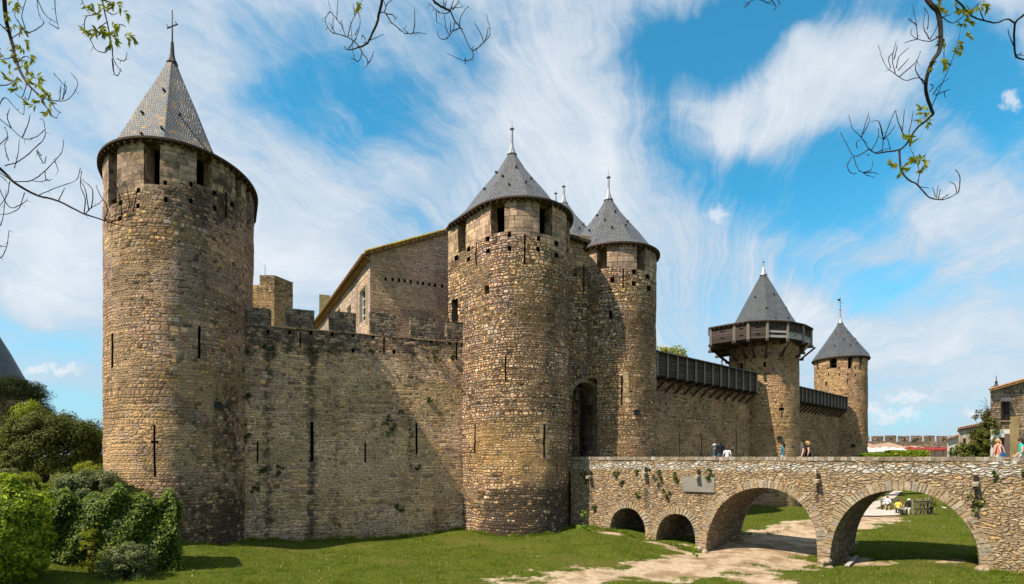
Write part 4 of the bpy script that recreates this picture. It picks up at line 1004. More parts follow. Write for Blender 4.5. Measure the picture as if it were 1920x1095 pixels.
plaque(P3_, 1599, 835.5, 6, 5, 'tiny dark plaque low on the farthest tower')

# distant spire
sp = empty('church_spire', (*hat(1353.5, 856, 75).xy, 0), 'thin dark distant spire tip showing above the timber gallery', 'spire')
mb = MB(); p = hat(1353.5, 687, 75); mb.lathe((p.x, p.y, 0), [(1.0, 0), (1.0, p.z-1.5), (.28, p.z-.6), (.20, p.z), (.10, p.z+.5), (.05, p.z+.55), (.16, p.z+.75), (.05, p.z+.95), (.03, p.z+1.6), (0, p.z+1.62)], 8); mb.build('spire', M_SL3, sp)

# ================================================================= THE BRIDGE
BA = Vector((6.2, 32.0)); BD = Vector((13.8, -9.5)).normalized(); BE = Vector((.72, .69)).normalized(); BW = 4.3
bridge = empty('stone_bridge', (13, 29, 0), 'rubble stone footbridge on four round arches leading to the castle gate', 'bridge')
def bz(px, py): s_, z_, _ = on_line(BA, BD, px, py); return (s_, z_)
def interp(keys, s_):
    for (a, za), (b, zb_) in zip(keys, keys[1:]):
        if s_ <= b: return za+(zb_-za)*max(0, (s_-a))/(b-a)
    return keys[-1][1]
bk_ = [bz(1085, 990), bz(1140, 996), bz(1210, 1012), bz(1318, 1040), bz(1545, 1066), bz(1845, 1076), bz(1915, 1078)]
zbase = lambda s_: interp(bk_, s_)-.35
def smooth_arc(pts, m=6):
    """Catmull-Rom through points given in the plane, kept strictly advancing"""
    out = []; P_ = [Vector(p) for p in pts]; P_ = [P_[0]*2-P_[1]]+P_+[P_[-1]*2-P_[-2]]
    for i in range(1, len(P_)-2):
        for k in range(m):
            t_ = k/m; a, b, c, d_ = P_[i-1:i+3]
            out.append(.5*((2*b)+(-a+c)*t_+(2*a-5*b+4*c-d_)*t_*t_+(-a+3*b-3*c+d_)*t_**3))
    out.append(P_[-2]); r = [(out[0].x, out[0].y)]
    for v in out[1:]: r.append((max(v.x, r[-1][0]+.004), v.y))
    return r
ARC = [[(1143,1000),(1144,985),(1150,966),(1162,955),(1175,952),(1190,956),(1202,969),(1209,985),(1210.5,1016)],
       [(1229.5,1020),(1231,1000),(1238,980),(1250,967),(1267,963),(1284,967),(1296,980),(1303,1000),(1305,1034)],
       [(1323,1042),(1325,1010),(1334,978),(1352,947),(1378,926),(1405,916),(1433,914),(1462,919),(1490,934),(1512,957),(1527,988),(1532,1020),(1533,1066)],
       [(1554,1068),(1557,1030),(1566,994),(1584,962),(1610,938),(1642,924),(1676,919),(1712,920),(1748,930),(1782,950),(1808,977),(1827,1008),(1836,1040),(1838,1080)]]
arcs = [smooth_arc([bz(*p) for p in a]) for a in ARC]
for a, q in zip(arcs, ARC): a[0] = (a[0][0], zbase(a[0][0])); a[-1] = (a[-1][0], zbase(a[-1][0]))
ZTOP = EYE-.015
def toneB(p):
    h = EYE-p.z; w_ = noise.noise(Vector((p.x*.8, p.y*.8, 0)))*.06
    px, py = seen(p)
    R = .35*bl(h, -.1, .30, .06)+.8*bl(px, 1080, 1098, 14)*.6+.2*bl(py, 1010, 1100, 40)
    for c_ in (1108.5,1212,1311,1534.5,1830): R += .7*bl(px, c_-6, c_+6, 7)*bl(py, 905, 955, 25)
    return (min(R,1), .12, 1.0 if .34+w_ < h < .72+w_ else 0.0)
sB0, sB1 = bz(1070, 900)[0], 22.0
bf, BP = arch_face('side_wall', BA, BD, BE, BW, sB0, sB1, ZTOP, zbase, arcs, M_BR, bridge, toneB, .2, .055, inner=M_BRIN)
# rear face (same arches carried through on the skew)
A2 = BA+BE*BW
arch_face('side_wall', A2, BD, BE, BW, sB0+1.0, sB1, ZTOP-.02, zbase, arcs, M_BR, bridge, None, .3, .05, flip=True)
for i, a in enumerate(arcs):
    arch_ring('arch_ring', BA, BD, a, (.34,.34,.42,.42)[i], M_VOUS, bridge, proud=.025, lo=(.10,.10,.11,.11)[i], hi=(.20,.20,.25,.25)[i])
    arch_ring('arch_ring', A2, BD, a, .38, M_VOUS, bridge, proud=-.02, lo=.2, hi=.36)
mb = MB(); dk = EYE-.92
def BQ(s_, w_, z): p = BA+BD*s_+BE*w_; return Vector((p.x, p.y, z))
mb.hexa([BQ(sB0,.05,dk-.12), BQ(sB1,.05,dk-.12), BQ(sB1,BW-.05,dk-.12), BQ(sB0,BW-.05,dk-.12)], [BQ(sB0,.05,dk), BQ(sB1,.05,dk), BQ(sB1,BW-.05,dk), BQ(sB0,BW-.05,dk)])
mb.build('deck', simple('deck_gravel', (.38,.31,.23), .95, .1, bump=.01), bridge)
for w0, w1 in ((.06,.42),(BW-.42,BW-.06)):
    mb = MB(); mb.face([BQ(sB0,w1,dk-.05), BQ(sB0,w1,ZTOP), BQ(sB1,w1,ZTOP), BQ(sB1,w1,dk-.05)][::(1 if w0 < 1 else -1)]) if w0 < 1 else mb.face([BQ(sB0,w0,dk-.05), BQ(sB1,w0,dk-.05), BQ(sB1,w0,ZTOP), BQ(sB0,w0,ZTOP)])
    mb.build('parapet_lining', M_BR, bridge)
    # coping: irregular stones set on edge
    cp = MB(); s_ = sB0
    while s_ < sB1:
        l = random.uniform(.10, .30); z1 = ZTOP+random.uniform(-.012, .012); q = [BQ(s_+.008,w0-.09,0), BQ(s_+l-.008,w0-.09,0), BQ(s_+l-.008,w1+.03,0), BQ(s_+.008,w1+.03,0)]
        j = random.uniform(0,.02); cp.hexa([Vector((p.x,p.y,ZTOP-.16-random.uniform(0,.05))) for p in q], [Vector((p.x,p.y,z1)) for p in q]); s_ += l
    cp.build('coping', stonemat('coping_stones', [(.30,.25,.19),(.24,.20,.155),(.34,.28,.21),(.20,.165,.12),(.28,.22,.16),(.38,.34,.29)]), bridge)
# water spouts (a jutting stone gutter below a drain hole)
for i, (px, py) in enumerate(((1108.5,893),(1212,887),(1311,892),(1534.5,900),(1830,905))):
    s_, z_, y_ = on_line(BA, BD, px, py); rt = empty('drain', (0,0,0)) if False else None
    o3 = Vector((-BE.x, -BE.y, 0)); p = BQ(s_, 0, z_)
    mb = MB(); mb.bar(p+o3*(-.2)+Vector((0,0,-.02)), p+o3*.42+Vector((0,0,-.06)), .22, .15); sp_ = mb.build('water_spout', M_PEB, bridge)
    mb = MB(); mb.box(tuple(p+o3*.055+Vector((0,0,.20))), (.15,.06,.26), atan2(BD.y, BD.x)); mb.build('drain_hole', M_INT, sp_)
# corbel / iron hook on the last spout
# grey cement patch with a pipe
s0, z0, _ = on_line(BA, BD, 1281, 921); s1, z1, _ = on_line(BA, BD, 1341, 894)
mb = MB(); mb.hexa([BQ(s0,-.085,z0), BQ(s1,-.085,z0), BQ(s1,.1,z0), BQ(s0,.1,z0)], [BQ(s0,-.085,z1), BQ(s1,-.085,z1), BQ(s1,.1,z1), BQ(s0,.1,z1)]); mb.build('cement_patch', M_GREYS, bridge)
# foot stones of the piers
for (px, py) in ((1300,1036),(1308,1034),(1316,1038),(1312,1028),(1322,1034),(1216,1012),(1224,1014),(1534,1064),(1541,1060),(1548,1066),(1556,1064),(1543,1052),(1552,1050),(1840,1078),(1848,1070),(1856,1080),(1838,1066),(1864,1076),(1880,1080)):
    s_, z_, _ = on_line(BA, BD, px, py); p = BQ(s_, -.06, z_); fs = MB(); fs.lathe((p.x, p.y, p.z-.12), [(0,-.02),(.17,.0),(.20,.10),(.15,.2),(.05,.24),(0,.25)], 7, smooth=False); fs.build('footing_stone', M_VOUS, bridge)
# ================================================================= GROUND
def ss(x): x = np.clip(x, 0, 1); return x*x*(3-2*x)
CP = np.array([(-15.4,27.5,-4.60),(-16.4,25.9,-4.05),(-17.5,25.2,-3.9),(-14.0,29.1,-4.60),(-10.6,30.5,-4.78),(-6.3,32.2,-4.86),(-2.6,33.6,-4.50),(.6,30.8,-4.65),(2.4,31.4,-4.62),(3.7,33,-4.35),(4.6,32.4,-4.22),
    (6.0,31.9,-4.40),(7.8,30.6,-4.82),(10.1,28.9,-5.15),(15.2,25.6,-5.38),(20,22.4,-4.88),(22,21,-4.65),(24,19.5,-4.5),(-14,22,-4.45),(-8,24,-4.85),(-10,28,-5.0),(0,22,-4.95),(0,27,-4.85),(8,22,-5.15),(14,20,-4.95),
    (-20,20,-3.6),(-26,24,-3.2),(-30,35,-3.0),(12.5,33,-4.95),(18,29,-5.15),(23,26,-4.85),(25,30,-4.7),(20,45,-4.25),(31,44,-4.40),(30,35,-4.6),(24,40,-4.45),(50,66,-4.3),(10,42,-4.3),(-20,50,-3.5),(5,60,-4.3),(60,40,-4.3)])
def ground_h(x, y):
    x = np.asarray(x, float); y = np.asarray(y, float); num = 0; den = 0
    for cx, cy, ch in CP:
        d2 = (x-cx)**2+(y-cy)**2+.8; w_ = 1/d2**1.6; num = num+w_*ch; den = den+w_
    h = num/den
    far = ss((np.hypot(x, y)-78)/18); h = h*(1-far)+(-1.0)*far
    pl = ss((x-.8*y)/3.5)*ss((y-36)/4)*(x > 20); h = h*(1-pl)+(-1.0)*pl
    nb = ss((17-y)/12.0); h = h*(1-nb)+(-1.7)*nb
    h = h+.05*np.sin(x*.9+1.3*np.sin(y*.6))*np.sin(y*.8+.7)*(1-far)
    return EYE+h
def gh(x, y): return float(ground_h(x, y))
def gpix(px, py):
    """point of the ground on a sight line of the photograph"""
    k = (px-960)/1000; m_ = (856-py)/1000; y = 12.0
    while y < 120:
        if EYE+m_*y <= gh(k*y, y): break
        y += .1
    return Vector((k*y, y, gh(k*y, y)))
def seg_d(x, y, pts):
    best = np.full(np.shape(x), 1e9)
    for (a, b, r0), (c, d_, r1) in zip(pts, pts[1:]):
        dx, dy = c-a, d_-b; t_ = np.clip(((x-a)*dx+(y-b)*dy)/(dx*dx+dy*dy), 0, 1)
        best = np.minimum(best, np.hypot(x-a-dx*t_, y-b-dy*t_)-(r0+(r1-r0)*t_))
    return best
TR = [(-2.0,20.6,-.3),(1.0,21.3,.7),(4.0,22.5,1.1),(8.0,24.6,1.5),(12.6,28.3,2.4),(17.2,33.0,2.6),(23.5,37.5,1.7),(27.5,39.5,1.4)]
TR2 = [(9.5,20.0,.8),(11.5,24.5,.8),(14,27,1.2)]
TR3 = [(16.8,27.2,.5),(18.5,25.6,.25),(20.5,24.4,.2)]
TR4 = [(-6,16,1.2),(4,18.6,1.6),(7,20.5,1.3)]
TR5 = [(5.3,31.6,.1),(8.2,29.9,.35),(10,28.3,.3)]
def dirt(x, y):
    d_ = np.minimum(np.minimum(seg_d(x, y, TR), seg_d(x, y, TR5)), np.minimum(seg_d(x, y, TR3), seg_d(x, y, TR2)))
    d_ = d_ + .75*np.sin(x*1.3+np.sin(y*1.9)*1.5)*np.sin(y*2.1+x*.4)+.4*np.sin(x*3.1+y*.8)*np.sin(y*4.3-x)
    return ss(.5-d_/1.6)
def axis(lo, hi, st, outer):
    a = np.arange(lo, hi, st); o = []
    q, s_ = hi, st
    while q < outer: o.append(q); s_ *= 1.25; q += s_
    p, s_ = lo-st, st; o2 = []
    while p > -outer: o2.append(p); s_ *= 1.25; p -= s_
    return np.concatenate([np.array(o2[::-1]), a, np.array(o)])
gx = axis(-30, 50, .4, 2500); gy = axis(12, 70, .4, 2500)
GX, GY = np.meshgrid(gx, gy); GZ = ground_h(GX, GY); DT = dirt(GX, GY)
GZ = GZ - .05*DT
nx, ny = len(gx), len(gy)
V = np.stack([GX.ravel(), GY.ravel(), GZ.ravel()], 1)
idx = np.arange(nx*ny).reshape(ny, nx); F = np.stack([idx[:-1,:-1].ravel(), idx[:-1,1:].ravel(), idx[1:,1:].ravel(), idx[1:,:-1].ravel()], 1)
me = bpy.data.meshes.new('ground'); me.from_pydata(V.tolist(), [], F.tolist()); me.polygons.foreach_set('use_smooth', [True]*len(F))
ca = me.color_attributes.new('dirt', 'FLOAT_COLOR', 'POINT'); D4 = np.zeros((nx*ny, 4), np.float32); D4[:, 0] = DT.ravel(); D4[:, 3] = 1; ca.data.foreach_set('color', D4.ravel())
m, t, b = newmat('turf_and_earth'); p = t.pos(); dt = t.sep(t.attr('dirt').outputs['Color'])[0]
n1 = t.noise(p, .55, 5, .65); n2 = t.noise(p, 3.5, 5, .7); n3 = t.noise(p, 22, 3, .7)
g = t.mix(t.mr(n1, .35, .65), (.052,.085,.009), (.11,.14,.016)); g = t.mix(t.mr(n2, .42, .62), g, (.135,.145,.022)); g = t.mix(t.mr(n3, .42, .62), g, (.028,.045,.006)); g = t.mix(t.m('MULTIPLY', t.mr(t.noise(p, .23, 4, .6), .48, .66), .5), g, (.14,.12,.035))
e_ = t.mix(t.mr(n2, .3, .7), (.40,.30,.20), (.56,.45,.325)); e_ = t.mix(t.mr(t.noise(p, .8, 3, .6), .45, .62), e_, (.30,.21,.135)); e_ = t.mix(t.mr(n3, .55, .8), e_, (.20,.14,.09))
k = t.mr(t.m('ADD', dt, t.m('ADD', t.m('ADD', t.m('MULTIPLY', t.m('SUBTRACT', n2, .5), 1.5), t.m('MULTIPLY', t.m('SUBTRACT', n3, .5), .7)), t.m('MULTIPLY', t.m('SUBTRACT', n1, .5), 1.1))), .30, .66)
t.l.new(t.mix(k, g, e_), b.inputs['Base Color']); b.inputs['Roughness'].default_value = 1; b.inputs['Specular IOR Level'].default_value = .05
t.l.new(t.bump(t.m('ADD', n2, t.m('MULTIPLY', n3, .5)), .12), b.inputs['Normal'])
me.materials.append(m); gr = link('ground', me); tag(gr, kind='structure')
# grass blades over the near turf
def grass_patch(name, n, xr, yr, hgt, wdt, mat, keep=None):
    x = rng.uniform(*xr, n); y = yr[0]+(yr[1]-yr[0])*rng.uniform(0, 1, n)**1.25
    vis_ = (np.abs(x/y) < 1.02) & (y > 13)
    dd = dirt(x, y)+rng.normal(0, .16, n)+.25*np.sin(x*2.3+y*1.1)*np.sin(y*2.9-x); ok = vis_ & (dd < .38)
    if keep is not None: ok &= keep(x, y)
    x, y = x[ok], y[ok]; n = len(x); z = ground_h(x, y)-.06
    cl = .6+.8*(np.sin(x*1.7+np.sin(y*2.1)*2)*np.sin(y*1.3+x*.6)*.5+.5)
    h = hgt*cl*rng.uniform(.5, 1.4, n); a = rng.uniform(0, 2*pi, n); lean = rng.uniform(0, .9, n)*h; la = rng.uniform(0, 2*pi, n); w_ = wdt*rng.uniform(.6, 1.3, n)
    v0 = np.stack([x-np.cos(a)*w_, y-np.sin(a)*w_, z], 1); v1 = np.stack([x+np.cos(a)*w_, y+np.sin(a)*w_, z], 1); v2 = np.stack([x+np.cos(la)*lean, y+np.sin(la)*lean, z+h], 1)
    V = np.empty((n*3, 3), np.float32); V[0::3] = v0; V[1::3] = v1; V[2::3] = v2
    me = bpy.data.meshes.new(name); me.vertices.add(n*3); me.vertices.foreach_set('co', V.ravel()); me.loops.add(n*3); me.loops.foreach_set('vertex_index', np.arange(n*3, dtype=np.int32))
    me.polygons.add(n); me.polygons.foreach_set('loop_start', np.arange(0, n*3, 3, dtype=np.int32)); me.update(calc_edges=True); me.materials.append(mat)
    return link(name, me)
L_GRASS = leafmat('grass_blades', (.075,.115,.007), (.13,.18,.013), (.23,.26,.03), .38, .5, .3)
gp = grass_patch('grass', 300000, (-24, 30), (15.5, 34), .10, .012, L_GRASS); tag(gp, 'short green moat grass with bare sandy patches', 'grass', kind='stuff')
gp = grass_patch('grass', 90000, (8, 46), (27, 56), .12, .02, L_GRASS, keep=lambda x, y: x > 9); tag(gp, 'short green grass beyond the bridge', 'grass', kind='stuff')
gp = grass_patch('grass', 240000, (-22, 26), (15.5, 33), .20, .014, L_GRASS, keep=lambda x, y: (np.sin(x*1.9+np.sin(y*2.6)*1.4)*np.sin(y*2.3+np.sin(x*1.2)) + .5*np.sin(x*5.1)*np.sin(y*4.7)) > .62); tag(gp, 'taller darker tufts standing in the moat grass', 'grass', kind='stuff')
# longer ragged grass and weeds where the mower does not reach: along the feet of walls and piers
def fringe(path_pts, n, hgt, wid):
    P_ = [np.array(p) for p in path_pts]; L_ = [np.linalg.norm(b-a) for a, b in zip(P_, P_[1:])]; X_, Y_ = [], []
    for a, b, l in zip(P_, P_[1:], L_):
        k = int(n*l/sum(L_)); f = rng.uniform(0, 1, k); q = a[None]+(b-a)[None]*f[:, None]; d_ = (b-a)/l; o_ = np.abs(rng.normal(0, wid, k)); X_.append(q[:,0]+d_[1]*o_); Y_.append(q[:,1]-d_[0]*o_)
    x, y = np.concatenate(X_), np.concatenate(Y_); keep = (np.sin(x*2.7)*np.sin(x*1.1+2)+rng.normal(0,.4,len(x))) > -.35; x, y = x[keep], y[keep]; n = len(x); z = ground_h(x, y)-.05
    h = hgt*rng.uniform(.3, 1.3, n)*(.6+.5*np.sin(x*3.3+1)**2); a = rng.uniform(0, 2*pi, n); la = rng.uniform(0, 2*pi, n); ln = h*rng.uniform(.1,.8,n); w_ = .016*rng.uniform(.6,1.5,n)
    V = np.empty((n*3,3), np.float32); V[0::3] = np.stack([x-np.cos(a)*w_, y-np.sin(a)*w_, z],1); V[1::3] = np.stack([x+np.cos(a)*w_, y+np.sin(a)*w_, z],1); V[2::3] = np.stack([x+np.cos(la)*ln, y+np.sin(la)*ln, z+h],1); return V
VV = np.concatenate([fringe([(-16.0,25.4),(-14.6,26.8),(-14.2,29.3)], 2500, .22, .12), fringe([(-14.0,29.0),(-2.5,33.7)], 11000, .24, .14), fringe([(-2.4,33.0),(-1.6,31.6),(.3,30.8),(2.2,31.4),(3.4,32.8)], 6000, .26, .13), fringe([(3.7,33.3),(8.2,30.4)], 3500, .25, .14), fringe([(9.2,29.6),(10.3,29.0)], 800, .2, .1), fringe([(19.6,22.6),(24,19.6)], 5000, .26, .2), fringe([(12.6,31.2),(24.0,40.0)], 500, .2, .2)])
n = len(VV)//3; me = bpy.data.meshes.new('grass'); me.vertices.add(n*3); me.vertices.foreach_set('co', VV.ravel()); me.loops.add(n*3); me.loops.foreach_set('vertex_index', np.arange(n*3, dtype=np.int32)); me.polygons.add(n); me.polygons.foreach_set('loop_start', np.arange(0, n*3, 3, dtype=np.int32)); me.update(calc_edges=True); me.materials.append(L_GRASS)
tag(link('grass', me), 'long ragged grass along the feet of the walls, towers and bridge piers', 'grass', kind='stuff')
n = 800; fx = rng.uniform(-18, 36, n); fy = rng.uniform(17, 46, n); ok = (dirt(fx, fy) < .2) & (np.sin(fx*.8)*np.sin(fy*.7+1) > -.2) & ~((fy > 26) & (fx < 9)); fx, fy = fx[ok], fy[ok]; n = len(fx)
fz = ground_h(fx, fy)+.05; Vd = np.repeat(np.stack([fx, fy, fz], 1), 4, 0)+np.tile(np.array([[-1,-.3,0],[1,-.3,0],[1,.3,.9],[-1,.3,.9]])*.014, (n, 1))
me = bpy.data.meshes.new('daisies'); me.from_pydata(Vd.tolist(), [], np.arange(n*4).reshape(n, 4).tolist()); me.materials.append(simple('daisy', (.8,.8,.74), .8, .1, var=.1)); tag(link('daisies', me), 'tiny white daisies scattered in the moat grass', 'flowers', kind='stuff')
# paved path beyond the bridge
mb = MB()
poly = [gpix(*q) for q in ((1590,967),(1694,967),(1694,955),(1643,954),(1668,938),(1697,919),(1675,919),(1650,934),(1622,951),(1590,955))]
def drape(pts, n=14):
    a, b_, c_, d_ = pts
    for i in range(n):
        for j in range(3):
            f0, f1, g0, g1 = i/n, (i+1)/n, j/3, (j+1)/3
            def q(f, g_): p = (a.lerp(b_, f)).lerp(d_.lerp(c_, f), g_); return Vector((p.x, p.y, gh(p.x, p.y)+.05))
            mb.face([q(f0,g0), q(f1,g0), q(f1,g1), q(f0,g1)], smooth=True)
P_ = [gpix(*q) for q in ((1596,966.5),(1687,966.5),(1689,956),(1605,956))]; drape(P_)
P_ = [gpix(*q) for q in ((1608,955.8),(1641,955.8),(1693,921),(1676,921))]; drape(P_, 24)
tag(mb.build('path', simple('path_paving', (.48,.43,.40), .9, .15, var=.12, scale=1.5, bump=.005)), kind='structure')

# ================================================================= LEAVES
def leaf_mesh(name, C, Nn, size, mat, parent=None, fold=.25, aspect=.5, narrow=False):
    """C (n,3) centres, Nn (n,3) facing; one folded diamond per leaf"""
    n = len(C); Nn = Nn/np.linalg.norm(Nn, axis=1, keepdims=True); r = rng.normal(size=(n, 3)); t_ = np.cross(Nn, r); t_ /= np.linalg.norm(t_, axis=1, keepdims=True); b_ = np.cross(Nn, t_)
    s_ = (size*rng.uniform(.6, 1.35, n))[:, None]
    V = np.empty((n*4, 3), np.float32); V[0::4] = C-t_*s_; V[1::4] = C+b_*s_*aspect+Nn*s_*fold; V[2::4] = C+t_*s_; V[3::4] = C-b_*s_*aspect+Nn*s_*fold
    base = np.arange(n, dtype=np.int32)*4
    L = np.stack([base, base+1, base+2, base, base+2, base+3], 1).ravel()
    me = bpy.data.meshes.new(name); me.vertices.add(n*4); me.vertices.foreach_set('co', V.ravel()); me.loops.add(n*6); me.loops.foreach_set('vertex_index', L)
    me.polygons.add(n*2); me.polygons.foreach_set('loop_start', np.arange(0, n*6, 3, dtype=np.int32)); me.update(calc_edges=True); me.materials.append(mat)
    return link(name, me, parent)
def crown_pts(c, rad, clumps, per, cr=.32, flat=1.0, low=-1.0, shell=.55):
    """leaf positions gathered into clumps over an uneven ellipsoid, with gaps between clumps"""
    c = np.array(c); rad = np.array(rad); C = []; Nn = []
    for _ in range(clumps):
        d_ = rng.normal(size=3); d_ /= np.linalg.norm(d_)
        if d_[2] < low: d_[2] = -d_[2]
        rr = rng.uniform(shell, 1.0)**.6; cc = c+d_*rad*rr*rng.uniform(.82, 1.06); k = cr*rng.uniform(.55, 1.25)*rad.mean()
        m_ = int(per*rng.uniform(.6, 1.4)); q = rng.normal(size=(m_, 3)); q /= np.linalg.norm(q, axis=1, keepdims=True); q *= (rng.uniform(0, 1, m_)**.45)[:, None]
        C.append(cc+q*k*np.array([1, 1, flat])); Nn.append(q*.8+d_*.6+rng.normal(size=(m_, 3))*.45+np.array([0, 0, .35]))
    return np.concatenate(C), np.concatenate(Nn)
def stems(parent, base, c, rad, n=7, r0=.09, name='stem', mat=None):
    mb = MB(); base = Vector(base); c = Vector(c)
    for i in range(n):
        e_ = c+Vector((random.uniform(-.75,.75)*rad[0], random.uniform(-.7,.7)*rad[1], random.uniform(-.3,.75)*rad[2])); m_ = base.lerp(e_, .45)+Vector((random.uniform(-.1,.1)*rad[0], random.uniform(-.1,.1)*rad[1], .12*rad[2]))
        mb.tube([base+Vector((random.uniform(-.08,.08), random.uniform(-.08,.08), 0)), m_, e_], [r0, r0*.6, r0*.15], 5)
    return mb.build(name, mat or M_BARK, parent)
def bush(name, label, cat, c, rad, mat, size, clumps=90, per=120, group=None, cr=.30, flat=.8, aspect=.45, tall_stem=False, low=-.5, r0=.06, extra=None):
    g_ = gh(c[0], c[1]); o = empty(name, (c[0], c[1], g_), label, cat, group)
    C, Nn = crown_pts(c, rad, clumps, per, cr, flat, low)
    if extra:
        for (c2, r2, k2) in extra: a, b_ = crown_pts(c2, r2, k2, per, cr, flat, low); C = np.concatenate([C, a]); Nn = np.concatenate([Nn, b_])
    ok = C[:, 2] > ground_h(C[:, 0], C[:, 1])+.02; C, Nn = C[ok], Nn[ok]
    leaf_mesh('crown' if 'tree' in name or 'pine' in name else 'foliage', C, Nn, size, mat, o, aspect=aspect)
    stems(o, (c[0], c[1], g_-.1), c, rad, 9, r0, 'trunk' if 'tree' in name or 'pine' in name else 'stem')
    return o
def pxc(x0, x1, y0, y1, Y, depth=1.0):
    c = hat((x0+x1)/2, (y0+y1)/2, Y); return (c.x, c.y, c.z), ((x1-x0)/2000*Y, (x1-x0)/2000*Y*depth, (y1-y0)/2000*Y)
c_, r_ = pxc(-75, 78, 700, 824, 52); bush('pine_tree', 'dark umbrella pine in front of the distant slate cone', 'pine tree', c_, (4.1, 4.0, 3.0), L_PINE, .12, 85, 420, cr=.30, flat=.6, aspect=.12, r0=.22)
c_, r_ = pxc(12, 190, 778, 925, 34); bush('broad_leaved_tree', 'rounded dark olive green tree standing beside the tallest tower', 'tree', c_, (2.95, 2.6, 2.7), L_DARK, .075, 190, 300, cr=.22, r0=.14)
c_, r_ = pxc(30, 75, 760, 850, 37); bush('young_tree', 'pale yellow green young tree between the pine and the round dark tree', 'tree', c_, (1.3, 1.1, 2.1), L_YEL, .08, 40, 90, cr=.34, r0=.06)
c_, r_ = pxc(155, 235, 806, 900, 44); bush('broad_leaved_tree', 'bright green tree peeping out behind the tower foot', 'tree', c_, (2.0, 1.8, 2.1), L_BRIGHT, .08, 50, 160, r0=.1)
c_, r_ = pxc(-60, 50, 800, 930, 44); bush('broad_leaved_tree', 'shaded dark tree under the umbrella pine at the picture edge', 'tree', c_, (3.0, 2.0, 3.0), L_DARK, .10, 60, 220, r0=.12)
c_, r_ = pxc(145, 200, 868, 905, 29.5); bush('flowering_shrub', 'yellow leaved shrub at the foot of the round dark tree', 'shrub', c_, (.95, .8, .65), L_YEL, .05, 26, 90)
c_, r_ = pxc(78, 240, 885, 960, 23.5); bush('garden_shrub', 'greyish green shrub with pale leaves above the ivy hedge', 'shrub', c_, (1.85, 1.2, .85), L_GREY, .052, 110, 190, cr=.24)
c_, r_ = pxc(20, 75, 893, 950, 21); bush('garden_shrub', 'upright yellow green shrub between the laurel and the greyish shrub', 'shrub', c_, (.75, .6, .75), L_YEL, .05, 34, 90, cr=.3)
c_, r_ = pxc(-20, 20, 880, 930, 23); bush('garden_shrub', 'small grey green shrub at the picture edge above the laurel', 'shrub', c_, (.8, .7, .7), L_GREY, .05, 30, 100)
c_, r_ = pxc(215, 275, 915, 960, 24.5); bush('garden_shrub', 'small olive green shrub against the tower foot', 'shrub', c_, (.95, .7, .7), L_DARK, .05, 40, 130)
# laurel hedge, ivy-clad bank, loose bush in front
c_, r_ = pxc(-60, 78, 905, 1100, 17.5); bush('laurel_bush', 'big bright glossy laurel bush at the corner of the lawn', 'bush', c_, (1.25, 1.1, 1.85), L_LAUREL, .072, 200, 250, cr=.22, flat=1, aspect=.38, low=-1, extra=[(hat(20, 950, 17.6), (.75,.7,.9), 40), (hat(60, 1040, 17.4), (.5,.5,.8), 30)])
iv = empty('ivy_hedge', (*hat(205, 1000, 20.5).xy, gh(-15.5, 20.5)), 'wide dark ivy covered hedge in front of the tower foot', 'hedge')
C = []; Nn = []
def bumpf(x, z): return .28*np.sin(x*1.9+z*1.1)+.18*np.sin(x*4.3-z*2.7)
n = 64000
px_ = rng.uniform(78, 331, n); Yh = 20.3+.9*(px_-78)/253; x = (px_-960)/1000*Yh
topp = 932+10*np.sin(px_*.05)+7*np.sin(px_*.13+1)+14*np.clip((100-px_)/30, 0, 1)+22*np.clip((px_-316)/16, 0, 1)**2
zt__ = EYE+(856-topp)/1000*Yh; zb__ = ground_h(x, Yh); f = rng.uniform(0, 1, n); top = rng.uniform(0, 1, n) < .30
z = zb__+(zt__-zb__)*f; dep = bumpf(x, z); y = Yh-.35+dep*.6+rng.normal(0, .09, n)
y = np.where(top, Yh-.35+rng.uniform(0, 1.7, n), y); z = np.where(top, zt__-.02+rng.normal(0, .07, n)+.10*bumpf(x*2, y*3), z)
x = x*y/Yh; C = np.stack([x, y, z], 1); Nn = np.stack([rng.normal(0, .45, n), np.where(top, -.3, -1.0)+rng.normal(0, .3, n), np.where(top, 1.0, .45)+rng.normal(0, .3, n)], 1)
n2_ = 6000; zz_ = rng.uniform(0, 1, n2_); yy_ = rng.uniform(0, 1.7, n2_)+20.85; xr_ = (329-960)/1000*yy_+rng.normal(0, .09, n2_); C2 = np.stack([xr_+.1*np.sin(zz_*9), yy_, gh(-13.2, 21)+(EYE+(856-945)/1000*21.2-gh(-13.2, 21))*zz_], 1); N2 = np.stack([np.full(n2_, 1.0), rng.normal(0, .4, n2_), rng.normal(.4, .4, n2_)], 1)
leaf_mesh('foliage', np.concatenate([C, C2]), np.concatenate([Nn, N2]), .052, L_IVY, iv, aspect=.62)
mb = MB(); 
for k in range(12):
    q0, q1 = 84+k*20.2, 84+(k+1)*20.2; Y0, Y1 = 20.3+.9*(q0-78)/253, 20.3+.9*(q1-78)/253; x0, x1 = (q0-960)/1000*Y0, (q1-960)/1000*Y1; zt_ = EYE+(856-955)/1000*Y0
    mb.hexa([(x0,Y0,0),(x1,Y1,0),(x1*(1+1.4/Y1),Y1+1.4,0),(x0*(1+1.4/Y0),Y0+1.4,0)], [(x0,Y0,zt_),(x1,Y1,zt_),(x1*(1+1.4/Y1),Y1+1.4,zt_),(x0*(1+1.4/Y0),Y0+1.4,zt_)])
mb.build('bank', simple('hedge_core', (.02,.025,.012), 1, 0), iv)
c_, r_ = pxc(188, 292, 1010, 1092, 19.3); bush('loose_bush', 'airy olive green bush on the lawn in front of the ivy hedge', 'bush', (c_[0],c_[1],c_[2]-.12), (.92, .8, .88), L_GREY, .045, 100, 120, cr=.26, low=-1, extra=[(hat(210, 990, 19.3), (.28,.3,.35), 8)])
